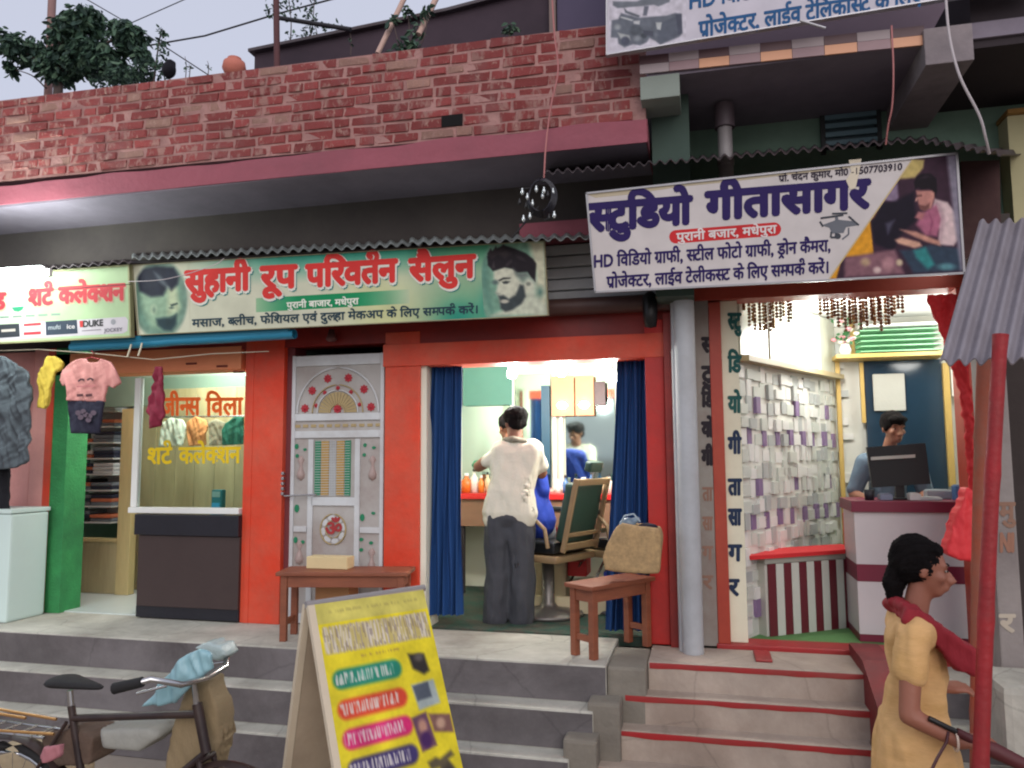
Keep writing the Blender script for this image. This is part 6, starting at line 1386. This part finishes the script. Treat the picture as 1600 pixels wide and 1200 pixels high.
# ================================================================== BICYCLE
bike_dark = mat('bike_paint', (40, 26, 26), .45, .15, 6, .1, dirt=(84, 66, 56), dirt_amt=.3)
def bicycle(loc, rot, label, wr=.325):
    t = thing('bicycle', label, 'bicycle', loc, None, rot)
    def L(n, mb, m, par=t): return mb.build(n, m, par, local=True)
    rh, fh = V3(-.52, 0, wr), V3(.56, 0, wr)
    for c in (rh, fh):
        ty = L('tyre', MB().tube([c+V3(wr*math.cos(a), 0, wr*math.sin(a)) for a in [2*math.pi*k/36 for k in range(36)]], .019, 8, closed=True), rubber)
        L('rim', MB().tube([c+V3((wr-.025)*math.cos(a), 0, (wr-.025)*math.sin(a)) for a in [2*math.pi*k/36 for k in range(36)]], .011, 6, closed=True), chrome, ty)
        sp = MB()
        for k in range(24):
            a = 2*math.pi*k/24; sp.tube([c+V3(.02*math.cos(a+.6), .02*(-1)**k, .02*math.sin(a+.6)), c+V3((wr-.03)*math.cos(a), 0, (wr-.03)*math.sin(a))], .0016, 4, caps=False)
        L('spokes', sp, chrome, ty); L('hub', MB().tube([c+V3(0, -.05, 0), c+V3(0, .05, 0)], .02, 10), chrome, ty)
        L('mudguard', MB().grid(lambda u, v: c+V3((wr+.035)*math.cos(R(20+150*u)), (v-.5)*.06, (wr+.035+.012*math.sin(math.pi*v))*math.sin(R(20+150*u))), 24, 4, thick=(0, 0, .003)), bike_dark)
    hd_t, hd_b = V3(.40, 0, .90), V3(.45, 0, .72); seat_t, bb = V3(-.22, 0, .84), V3(-.08, 0, .30)
    fr = MB()
    for a, b, r in [(seat_t-V3(-.01, 0, .05), hd_t-V3(0, 0, .04), .015), (hd_b, bb, .016), (bb, seat_t, .015), (hd_t, hd_b, .02)]: fr.tube([a, b], r, 10)
    for s in (-1, 1):
        fr.tube([bb+V3(0, .03*s, 0), rh+V3(0, .055*s, 0)], .009, 8).tube([seat_t-V3(0, -.02*s, .06), rh+V3(0, .055*s, 0)], .008, 8)
    L('frame', fr, bike_dark)
    fk = MB()
    for s in (-1, 1): fk.tube([hd_b+V3(0, .04*s, -.02), V3(.49, .05*s, .55), fh+V3(0, .055*s, 0)], .011, 8)
    fk.tube([hd_b+V3(0, -.045, -.02), hd_b+V3(0, .045, -.02)], .012, 8); L('fork', fk, bike_dark)
    hb = MB().tube([hd_t+V3(0, 0, -.01), hd_t+V3(-.015, 0, .08), hd_t+V3(.03, 0, .10)], .013, 10)
    hb.tube([hd_t+V3(-.13, .24, .12), hd_t+V3(-.03, .22, .15), hd_t+V3(.03, .13, .11), hd_t+V3(.04, 0, .10), hd_t+V3(.03, -.13, .11), hd_t+V3(-.03, -.22, .15), hd_t+V3(-.13, -.24, .12)], .012, 10)
    for s in (-1, 1): hb.tube([hd_t+V3(-.0, .17*s, .115), hd_t+V3(-.10, .21*s, .09)], .006, 6)
    L('handlebar', hb, chrome)
    for s in (-1, 1): L('grip', MB().tube([hd_t+V3(-.17, .247*s, .113), hd_t+V3(-.06, .228*s, .14)], [.021, .019], 10), rubber)
    L('seat_post', MB().tube([seat_t, seat_t+V3(-.01, 0, .06)], .012, 8), chrome)
    sd = puffy([sphv(seat_t+V3(-.05, 0, .095), .046, (1.4, 1.7, .5))+sphv(seat_t+V3(.13, 0, .085), .022, (1.5, .9, .6))], .009, 3); link('saddle', sd, rubber, t, local=True)
    rk = MB()
    for s in (-1, 1): rk.tube([V3(-.30, .05*s, .72), V3(-.78, .06*s, .72), V3(-.78, .06*s, .70), rh+V3(0, .06*s, 0)], .006, 6)
    for k in range(5): rk.tube([V3(-.36-.09*k, -.06, .722), V3(-.36-.09*k, .06, .722)], .005, 6)
    L('rack', rk, chrome)
    cr = MB().tube([bb+V3(0, -.07, 0), bb+V3(0, .07, 0)], .02, 10).tube([bb+V3(0, -.07, 0), bb+V3(.11, -.07, -.12)], .01, 8).tube([bb+V3(0, .07, 0), bb+V3(-.11, .07, .12)], .01, 8)
    cr.tube([bb+V3(.09*math.cos(a), -.045, .09*math.sin(a)) for a in [2*math.pi*k/20 for k in range(20)]], .006, 6, closed=True); L('crank', cr, chrome)
    for s, v in ((-1, V3(.11, -.11, -.12)), (1, V3(-.11, .11, .12))): L('pedal', MB().box(*(lambda c: (c.x-.045, c.x+.045, c.y-.03, c.y+.03, c.z-.01, c.z+.01))(bb+v), .004), rubber)
    ch = MB()
    for dz in (.085, -.085): ch.tube([bb+V3(0, -.045, dz), rh+V3(0, -.045, dz*.4)], .005, 4)
    L('chain', ch, bike_dark); return t, hd_t, seat_t
HBx = P(322, 1040, 2.75)
bk, hdt, stt = bicycle((HBx.x-.42, 2.75, .07), R(-3), 'dark bicycle parked at the steps, pale blue bag on its handlebar')
def bl(v): return bk.matrix_basis @ v if False else Matrix.Translation(bk.location) @ Matrix.Rotation(bk.rotation_euler.z, 4, 'Z') @ v
cloth_thing('blue_plastic_bag', outline_cloth([(286, 1024), (312, 1014), (328, 1022), (330, 1046), (312, 1058), (292, 1076), (270, 1102), (220, 1106), (250, 1064), (270, 1040)], 2.70, .08, .010, .008, 31, 4, 12), mat('pale_blue_plastic', (140, 180, 188), .35, .08, 6, .2), 'pale aqua plastic bag draped over the bicycle handlebar', 'bag')
cloth_thing('clear_cover', outline_cloth([(302, 1012), (322, 1004), (344, 1010), (352, 1024), (338, 1034), (316, 1028)], 2.86, .10, .010, .008, 35, 3, 16), mat('clear_plastic', (170, 186, 184), .25, .2, 14, .4), 'crumpled clear plastic cover bunched around the handlebar stem', 'plastic cover')
cloth_thing('khaki_sack', outline_cloth([(292, 1068), (326, 1060), (338, 1100), (336, 1160), (322, 1230), (250, 1235), (262, 1160), (276, 1110)], 2.78, .12, .011, .008, 37, 4, 9), mat('khaki_sacking', (142, 124, 94), .9, .14, 10, .4, stretch=(3, 1, 1), dirt=(140, 122, 88), dirt_amt=.3), 'tall khaki sack hanging on the front of the bicycle', 'sack')
cloth_thing('white_bundle', outline_cloth([(150, 1142), (230, 1138), (246, 1152), (214, 1176), (158, 1172)], 2.72, .16, .012, .008, 41, 4, 9), mat('white_sacking', (150, 150, 142), .85, .12, 8, .3), 'white wrapped bundle slung at the middle of the bicycle', 'bundle')
cloth_thing('pink_cloth', outline_cloth([(66, 1168), (90, 1166), (92, 1184), (72, 1194), (60, 1186)], 2.6, .05, .010, .006, 43, 2, 12), mat('pink_cloth', (170, 110, 116), .85), 'scrap of pink cloth tied low on the bicycle rack', 'cloth')
# tan bundle on a rack plus brass bars further left
brs = mat('brass', (186, 140, 86), .35, .1, 6, .05, metal=.7)
for i, (pa, pb_) in enumerate([((-60, 1098), (88, 1124)), ((-60, 1106), (40, 1122)), ((-60, 1138), (84, 1147))]):
    single('brass_rod', MB().tube([P(*pa, 2.68), P(*pb_, 2.70)], .006, 8), brs, ['upper long', 'upper short', 'lower'][i]+' brass coloured rod tied along the bicycle rack at lower left', 'rod')
cloth_thing('rubble_sack', outline_cloth([(-40, 1180), (30, 1172), (70, 1186), (80, 1260), (-40, 1260)], 3.2, .3, .012, .01, 44, 4, 9), mat('dusty_sack', (168, 152, 124), .95, .2, 8, .5), 'dusty beige sack of rubble lying on the road at the bottom left corner', 'sack')
cloth_thing('rack_load', outline_cloth([(60, 1150), (110, 1138), (150, 1150), (140, 1196), (80, 1200)], 2.76, .16, .011, .01, 46, 3, 12), mat('brown_load', (96, 78, 66), .9, .3, 12, .4), 'brown bundled load tied behind the bicycle saddle', 'bundle')

# ================================================================== WOMAN WALKING PAST
YW = 3.15
def wq(px, py, dy=0): v = P(px, py, YW); return V3(v.x, YW+dy, v.z)
pw = person('woman walking past in a golden kurta and maroon dupatta, black hair tied back', (wq(1425, 1100).x, YW, 0))
hh_, q, M = head(wq(1443, 888), V3(.95, -.16, -.08), .9)
neck = [cap(wq(1428, 965, .0), .046, wq(1438, 915, .0), .043)]
tor = [cap(wq(1422, 988, -.11), .042, wq(1428, 988, .13), .042), cap(wq(1427, 992), .08, wq(1432, 1060), .08), cap(wq(1432, 1060), .08, wq(1430, 1140), .10)]
aL = chain([wq(1408, 985, -.15), wq(1398, 1090, -.20), wq(1470, 1125, -.22)], [.040, .034, .026]); aR_ = chain([wq(1428, 985, .16), wq(1440, 1080, .22), wq(1500, 1105, .24)], [.05, .038, .028])
hn = hand(None, wq(1470, 1125, -.22), V3(.95, 0, .1), V3(0, .3, -1), .92, .5)+hand(None, wq(1500, 1105, .24), V3(.95, 0, .1), V3(0, .3, -1), .92, .5)
hipz = wq(1430, 1160).z; X0 = wq(1430, 1100).x
lg = chain([V3(X0, YW-.06, hipz-.05), V3(X0+.10, YW-.08, .48), V3(X0+.10, YW-.09, .10)], [.07, .06, .042])+chain([V3(X0, YW+.06, hipz-.05), V3(X0-.05, YW+.09, .48), V3(X0-.20, YW+.09, .12)], [.07, .06, .042])
ft = [cap(V3(X0+.09, YW-.09, .045), .036, V3(X0+.24, YW-.09, .03), .026), cap(V3(X0-.20, YW+.09, .06), .036, V3(X0-.07, YW+.09, .03), .026)]
link('body', puffy(hh_+neck+tor+aL+aR_+hn+lg+ft, .009, 2), mat('skin_brown', (146, 92, 72), .55, .08, 14, .1), pw); eyes(pw, q, M)
hair = [sphv(q(0, -.034, .034), .098, (.86, .94, .98), M), sphv(q(0, .012, .080), .056, (1.2, .95, .5), M), cap(q(0, -.09, -.01), .04, q(0, -.105, -.07), .042), cap(q(0, -.105, -.07), .040, q(0, -.10, -.15), .022), sphv(q(.066, -.045, .01), .034, (.5, 1.1, 1.2), M), sphv(q(-.066, -.045, .01), .034, (.5, 1.1, 1.2), M)]
link('hair', strands(puffy(hair, .006, 2, .005, 26), wq(1443, 888), V3(1, 0, 0), .006), hairm, pw)
kurta = [cap(wq(1420, 982, -.12), .066, wq(1426, 982, .14), .066), cap(wq(1424, 968), .062, wq(1426, 990), .08), cap(wq(1426, 996), .098, wq(1436, 1055), .10), cap(wq(1432, 1062), .095, wq(1428, 1140), .125), sphv(wq(1428, 1150, -.06), .125)+sphv(wq(1428, 1150, .06), .125)+sphv(V3(X0+.03, YW-.08, .60), .155)+sphv(V3(X0+.03, YW+.08, .60), .155)+sphv(V3(X0-.02, YW, .60), .155)]
kurta += chain([wq(1412, 985, -.14), wq(1403, 1030, -.17)], [.060, .054])+chain([wq(1428, 985, .15), wq(1435, 1028, .18)], [.058, .052])
link('kurta', puffy(kurta, .009, 3, .013, 14, 50), mat('golden_kurta', (216, 172, 116), .8, .1, 10, .25, stretch=(1, 1, 4), dirt=(176, 136, 72), dirt_amt=.3), pw)
link('trousers', puffy(chain([V3(X0, YW-.06, hipz-.08), V3(X0+.10, YW-.08, .48), V3(X0+.10, YW-.09, .12)], [.085, .09, .07])+chain([V3(X0, YW+.06, hipz-.08), V3(X0-.05, YW+.09, .48), V3(X0-.20, YW+.09, .14)], [.085, .09, .07]), .013, 3, .008, 8), mat('maroon_salwar', (112, 26, 36), .85), pw)
for s, c in ((-1, V3(X0+.16, YW-.09, .016)), (1, V3(X0-.13, YW+.09, .016))): MB().box(c.x-.13, c.x+.12, c.y-.045, c.y+.045, .001, .014, .005).build('sandal', rubber, pw)
dup = chain([wq(1398, 950, .10), wq(1398, 940, .02), wq(1404, 942, -.08), wq(1430, 962, -.12)], [.02, .022, .022, .022])
dpo = [(1396, 960), (1402, 940), (1420, 940), (1448, 962), (1482, 988), (1520, 1012), (1524, 1034), (1500, 1040), (1480, 1034), (1462, 1012), (1440, 988), (1415, 966)]
dup += [MB().prism([wq(x, y, -.135) for x, y in dpo], (0, .25, 0))]
link('dupatta', puffy(dup, .008, 5, .016, 16, 60), mat('maroon_dupatta', (140, 28, 40), .85, .2, 10, .4, stretch=(1, 1, .4)), pw)
link('bangle', MB().tube([wq(1462, 1122, -.22)+V3(0, .034*math.cos(a), .034*math.sin(a)) for a in [2*math.pi*k/16 for k in range(16)]], .004, 6, closed=True).mesh('bangle'), mat('bangle_white', (222, 200, 180), .3), pw)
um = thing('folded_umbrella', 'dark maroon folded umbrella the woman holds pointing forward', 'umbrella', wq(1540, 1130, -.2))
u0, u1 = wq(1462, 1108, -.235), wq(1640, 1195, -.235)
MB().tube([u0, u0.lerp(u1, .15), u0.lerp(u1, .3), u0.lerp(u1, .8), u1], [.014, .015, .026, .018, .006], 12).build('folded_cover', mat('maroon_nylon', (84, 30, 34), .6, .15, 8, .2), um)
MB().tube([u0-(u1-u0).normalized()*.09, u0], .009, 8).build('handle', black, um)
hbg = thing('handbag', 'small maroon handbag with a pale clasp hanging at the woman hip', 'handbag', wq(1408, 1200, -.2))
link('pouch', puffy([MB().box(*(lambda a, b: (a.x, b.x, YW-.32, YW-.26, b.z, a.z))(wq(1392, 1180), wq(1436, 1240)))], .010, 6), mat('maroon_leather', (66, 16, 24), .45, .1, 8, .1), hbg)
MB().tube([wq(1384, 1190, -.33), wq(1402, 1180, -.335), wq(1422, 1184, -.33)], [.004, .010, .003], 8).build('clasp', mat('pale_clasp', (206, 190, 186), .3), hbg)
MB().tube([wq(1404, 1186, -.29), wq(1430, 1140, -.27), wq(1446, 1120, -.25), wq(1450, 1108, -.235)], .005, 6).build('strap', MATS['maroon_leather'], hbg)
pr = None
rd = MB(); 
single('doormat_slippers', MB().box(PX(1180, 5.1, 1030), PX(1180, 5.1, 1030)+.1, 5.06, 5.30, ZP+.001, ZP+.018, .008), red_paint, 'flat red rubber slipper lying on the top studio step', 'slipper')

# ================================================================== WIRES AND HANGING BUNDLE
wm = mat('wire_black', (30, 28, 34), .6); wp_ = mat('wire_pink', (176, 112, 110), .6); ww = mat('wire_white', (190, 182, 184), .6)
def wire(pts, r, m, label, name='cable'): return single(name, MB().tube(pts, r, 6), m, label, 'cable')
def smooth(pts, n=8):
    out = []; p = [pts[0]]+list(pts)+[pts[-1]]
    for i in range(1, len(p)-2):
        for k in range(n):
            t = k/n; a, b, c, d = p[i-1], p[i], p[i+1], p[i+2]
            out.append(.5*((2*b)+(c-a)*t+(2*a-5*b+4*c-d)*t*t+(3*b-a-3*c+d)*t**3))
    out.append(pts[-1]); return out
wire(smooth([P(862, -20, 4.72), P(866, 50, 4.72), P(872, 110, 4.72), P(862, 160, 4.72), P(856, 200, 4.72), P(852, 240, 4.70), P(850, 282, 4.7)]), .006, wp_, 'pinkish cable hanging down the brick parapet to the wire coil')
wire(smooth([P(1478, 0, 4.4), P(1484, 60, 4.4), P(1500, 120, 4.4), P(1530, 180, 4.45), P(1540, 215, 4.5), P(1546, 240, 4.58)]), .007, ww, 'pale cable hanging in front of the concrete beam end')
wire(smooth([P(1393, 40, 4.5), P(1396, 110, 4.5), P(1394, 165, 4.55), P(1388, 195, 4.6), P(1384, 226, 4.66)]), .005, wp_, 'thin mauve cable hanging before the small window')
wire([P(120, -10, 9), P(215, 45, 8.5), P(330, 120, 8)], .008, wm, 'overhead wire sloping down to the right above the parapet')
wire([P(200, 38, 9), P(300, -6, 9)], .007, wm, 'short overhead wire rising to the top of the picture')
wire([P(215, 74, 9), P(320, 56, 9), P(432, 22, 9), P(700, -50, 9)], .012, wm, 'thick overhead cable rising right past the rooftop post')
wire(smooth([P(200, 440, 4.85), P(260, 436, 4.80), P(330, 416, 4.84), P(350, 404, 4.85)]), .003, ww, 'thin pale wire stretched across the salon sign')
wire(smooth([P(20, 450, 4.84), P(90, 452, 4.83), P(150, 448, 4.83), P(205, 444, 4.84)]), .003, wm, 'thin dark wire crossing the left sign')
HB = thing('cable_coil', 'black coil of cable with a bunch of small clear lamps hanging under the roof slab', 'cable coil', P(845, 310, 4.6))
cc = P(846, 308, 4.62)
cm = MB()
for k in range(5):
    rr_ = .088+.006*k; cm.tube([cc+V3(rr_*.85*math.cos(a), .012*k-.03+.01*math.sin(3*a), rr_*1.1*math.sin(a)) for a in [2*math.pi*j/30 for j in range(30)]], .005, 6, closed=True)
cm.build('coil', mat('cable_sheath', (30, 30, 40), .35), HB)
lgm = mat('lamp_glass', (206, 214, 214), .12, .05, 20, 0, metal=.6)
for i, (px, py) in enumerate([(816, 300), (824, 308), (822, 322), (832, 318), (850, 298), (856, 304), (848, 306), (864, 300), (812, 316), (818, 342), (828, 338), (858, 340), (866, 336), (838, 296)]):
    c = P(px, py, 4.58+.01*(i % 4)); MB().lathe(c, [(0, -.022), (.010, -.012), (.012, 0), (.006, .014), (.005, .024)], 8).build('small_lamp', [lgm, black][i % 3 == 2], HB)
for a, b in [((800, 372), (842, 322)), ((812, 346), (828, 344)), ((850, 344), (866, 340)), ((812, 296), (828, 294))]: MB().tube([P(*a, 4.62), P(*b, 4.62)], .006, 6).build('bracket', black, HB)
# rust drops above doors
for i, (px, py) in enumerate([(298, 568), (346, 572), (372, 581)]):
    c = P(px, py, YF-.04); single('hook_rust', MB().box(c.x-.05, c.x+.05, YF-.036, YF-.029, c.z-.008, c.z+.008, .003), mat('rust_brown', (110, 44, 34), .8), ['first', 'second', 'third'][i]+' rust brown scrap of tape on the peach lintel, counted from the left', 'tape')

# ================================================================== ROOFTOP, TREE, SKYLINE
roofp = mat('rooftop_tin', (66, 52, 62), .85, .2, 2, .2, dirt=(44, 34, 44), dirt_amt=.5)
RS = thing('rooftop_shed', 'long dark tin sided shed on the roof behind the brick parapet', 'shed', P(620, 90, 6.6))
q0, q1, q2 = P(398, 84, 6.6), P(700, 22, 6.6), P(960, -46, 6.6)
MB().prism([V3(q0.x, 6.6, 4.0), V3(q0.x, 6.6, q0.z), V3(q1.x, 6.6, q1.z), V3(q2.x, 6.6, q2.z), V3(q2.x, 6.6, 4.0)], (0, 1.6, 0)).build('wall', roofp, RS)
MB().prism([q0+V3(-.04, -.06, 0), q1+V3(0, -.06, 0), q2+V3(0, -.06, 0), q2+V3(0, -.06, .03), q1+V3(0, -.06, .03), q0+V3(-.04, -.06, .03)], (0, 1.7, 0)).build('roof_sheet', tin_d, RS)
MB().box(P(858, 20, 6.5).x, P(868, 20, 6.5).x, 6.5, 6.56, 4.1, 6.3).build('post', mat('pale_post', (130, 112, 106), .8), RS)
MB().box(P(870, 20, 6.5).x, P(960, 20, 6.5).x, 6.52, 6.59, 4.3, 6.2).build('side_panel', mat('mauve_panel', (82, 74, 98), .8, .1, 2, .1), RS)
bar('rooftop_post', P(433, 110, 5.9), P(431, -40, 5.9), .028, mat('rust_post', (92, 56, 58), .8), 'rusty upright post standing behind the parapet left of the shed', 'post')
bar('tilted_beam', P(436, 28, 6.2), P(548, 46, 6.2), .022, wm, 'dark tilted beam fixed to the rusty rooftop post', 'beam')
bam = mat('dry_bamboo', (196, 164, 150), .7, .12, 6, .2)
bar('bamboo_cane', P(590, 84, 5.6), P(640, -20, 5.8), .022, bam, 'left dry bamboo cane leaning on the rooftop shed', 'cane')
bar('bamboo_cane', P(654, 54, 5.6), P(690, -20, 5.8), .024, bam, 'right dry bamboo cane leaning on the rooftop shed', 'cane')
single('clay_pot', MB().lathe(P(366, 108, 5.3), [(0, -.08), (.06, -.07), (.095, 0), (.085, .055), (.05, .075), (.055, .09), (0, .092)], 18), mat('terracotta', (196, 118, 100), .8, .1, 6, .2), 'round terracotta pot sitting on top of the brick parapet', 'pot')
cloth_thing('black_cloth_heap', puffy([sphv(P(264, 110, 5.3), .075, (.85, .8, 1.0)), sphv(P(266, 100, 5.3), .05, (.9, .9, .9))], .014, 2, .012, 18, 4), mat('black_cloth2', (14, 13, 24), .95), 'black cloth heap on top of the brick parapet', 'cloth')
lf = [mat('leaf_dark', (40, 66, 56), .7, .2, 6, 0, rand=0), mat('leaf_mid', (62, 92, 72), .7, .2, 6, 0), mat('leaf_light', (88, 116, 92), .7, .2, 6, 0)]
def leafclump(mbs, c, n, rad, ls, droop=.5, rnd=random):
    for _ in range(n):
        while True:
            v = V3(rnd.uniform(-1, 1), rnd.uniform(-1, 1), rnd.uniform(-1, 1))
            if v.length <= 1: break
        p = Vector(c)+V3(v.x*rad[0], v.y*rad[1], v.z*rad[2]); d = V3(rnd.uniform(-1, 1), rnd.uniform(-1, 1), rnd.uniform(-1, .4)-droop).normalized(); s = d.cross(V3(rnd.uniform(-1, 1), rnd.uniform(-1, 1), rnd.uniform(-1, 1))).normalized(); L = ls*rnd.uniform(.6, 1.25)
        up_ = d.cross(s)*L*.12
        mbs[rnd.choice([0, 0, 1, 1, 2])].add([p, p+d*L*.35+s*L*.24+up_, p+d*L*.75+s*L*.18+up_, p+d*L, p+d*L*.75-s*L*.18+up_, p+d*L*.35-s*L*.24+up_], [(0, 1, 2, 3), (0, 3, 4, 5)], False)
def tree(name, label, base, limbs, clumps, ls, trunk_r, bark, cat='tree', droop=.5):
    t = thing(name, label, cat, base); tb = MB(); rnd = random.Random(len(label))
    for pts, r in limbs: tb.tube(smooth(pts, 5), [r*(1-.6*k/(len(smooth(pts, 5))-1)) for k in range(len(smooth(pts, 5)))], 8)
    tb.build('trunk', bark, t); mbs = [MB(), MB(), MB()]
    for c, n, rad in clumps: leafclump(mbs, c, n, rad, ls, droop, rnd)
    cr_ = MB(); 
    for i, m_ in enumerate(mbs): cr_.add(m_.v, m_.f, False, i)
    o = cr_.build('crown', None, t); 
    for m_ in lf: o.data.materials.append(m_)
    o.data.polygons.foreach_set('material_index', cr_.mi); return t
TY = 8.5
tp_ = lambda x, y, dy=0: P(x, y, TY)+V3(0, dy, 0)
gb = P(92, 140, TY); bark = mat('bark', (86, 74, 70), .9, .2, 6, .5)
cl = [(tp_(120, 55), 420, (.42, .35, .26)), (tp_(150, 90), 380, (.40, .35, .22)), (tp_(90, 100), 300, (.30, .3, .22)), (tp_(40, 75), 200, (.28, .3, .2)), (tp_(200, 55), 240, (.22, .3, .22)), (tp_(140, 30), 200, (.26, .3, .16)), (tp_(10, 62), 90, (.16, .2, .18)), (tp_(18, 105), 40, (.06, .1, .1)), (tp_(178, 105), 120, (.16, .2, .14)), (tp_(92, 118), 80, (.12, .2, .1)), (tp_(222, 84), 60, (.08, .15, .1)), (tp_(190, 112), 90, (.25, .3, .08))]
tree('leafy_tree', 'dark leafy tree with drooping leaves rising behind the parapet at top left', (gb.x, TY, 0), [([V3(gb.x, TY, 0), V3(gb.x, TY, 2.5), tp_(92, 120), tp_(105, 60)], .10), ([tp_(92, 120), tp_(130, 90), tp_(180, 60)], .04), ([tp_(92, 125), tp_(60, 95), tp_(15, 70)], .035), ([tp_(95, 110), tp_(110, 60), tp_(120, 30)], .03), ([tp_(72, 138), tp_(50, 118), tp_(20, 108)], .012)], [(c, int(n*1.7), r) for c, n, r in cl], .125, .1, bark)
gb2 = P(88, 30, 8.9); bar('electric_pole', V3(gb2.x, 8.9, 0), P(84, -60, 8.9), .055, mat('pole_pinkish', (150, 116, 112), .8), 'pinkish utility pole rising out of the leafy tree at top left', 'pole')
sy = 6.8; sp = lambda x, y: P(x, y, sy)
tree('garden_shrub', 'feathery shrub peeking over the parapet between the tree and the pot', (sp(235, 130).x, sy, 4.075), [([sp(240, 130), sp(245, 90), sp(252, 45)], .012)], [(sp(205, 118), 260, (.28, .2, .07)), (sp(240, 108), 160, (.2, .2, .07)), (sp(254, 78), 50, (.06, .1, .16)), (sp(254, 52), 24, (.03, .06, .08)), (sp(170, 128), 120, (.2, .2, .04))], .06, .02, bark, 'shrub', .1)
tree('bare_shrub', 'sparse twiggy plant beside the rusty rooftop post', (sp(450, 90).x, sy, 4.075), [([sp(450, 95), sp(455, 40), sp(450, -10)], .008), ([sp(480, 85), sp(488, 40), sp(492, -10)], .008), ([sp(500, 80), sp(495, 50), sp(484, 10)], .006)], [(sp(452, 10), 60, (.14, .1, .16)), (sp(486, 30), 90, (.06, .1, .3)), (sp(470, 60), 40, (.2, .1, .14)), (sp(425, 10), 40, (.1, .1, .12)), (sp(520, 40), 24, (.14, .1, .05))], .05, .02, bark, 'plant', .1)
sy2 = 5.6; sp2 = lambda x, y: P(x, y, sy2)
tree('rooftop_weed', 'dark leafy weed growing over the rooftop shed wall', (sp2(640, 85).x, sy2, 4.075), [([sp2(630, 95), sp2(618, 50), sp2(612, 25)], .006), ([sp2(645, 90), sp2(640, 50), sp2(637, 8)], .006), ([sp2(650, 85), sp2(665, 50), sp2(667, 10)], .006)], [(sp2(636, 78), 120, (.14, .08, .10)), (sp2(612, 28), 14, (.03, .03, .04)), (sp2(637, 16), 20, (.04, .03, .05)), (sp2(665, 14), 20, (.04, .03, .05)), (sp2(650, 40), 20, (.06, .04, .08))], .07, .02, bark, 'plant', .2)
tree('rooftop_weed', 'small bright green weed sprouting from the parapet top', (sp2(795, 60).x, sy2-.6, 4.8), [([P(795, 58, 5.0), P(796, 48, 5.0), P(797, 40, 5.0)], .004)], [(P(796, 44, 5.0), 34, (.045, .04, .035))], .05, .02, bark, 'plant', .3)
for i, (px, py, h) in enumerate([(290, 118, 30), (325, 113, 18), (548, 76, 24), (296, 112, 12)]):
    b = P(px, py, 4.95); tree('dry_weed', ['tall thin dry weed', 'short dry weed', 'thin weed standing', 'stubby dry weed'][i]+' on the brick parapet '+['right of the black cloth', 'left of the clay pot', 'before the tin shed', 'just beside the tall one'][i], (b.x, 4.95, 4.8), [([b-V3(0, 0, .05), P(px+1, py-h*.5, 4.95), P(px-1, py-h, 4.95)], .004)], [(P(px, py-h*.4, 4.95), 7, (.02, .02, h*.002))], .03, .02, bark, 'weed', .1)
single('far_rooftop', MB().box(-14, -9.5, 16, 19, 0, 4.3), mat('far_wall', (150, 140, 140), .9), 'plain pale house block far behind the parapet on the left', 'building')
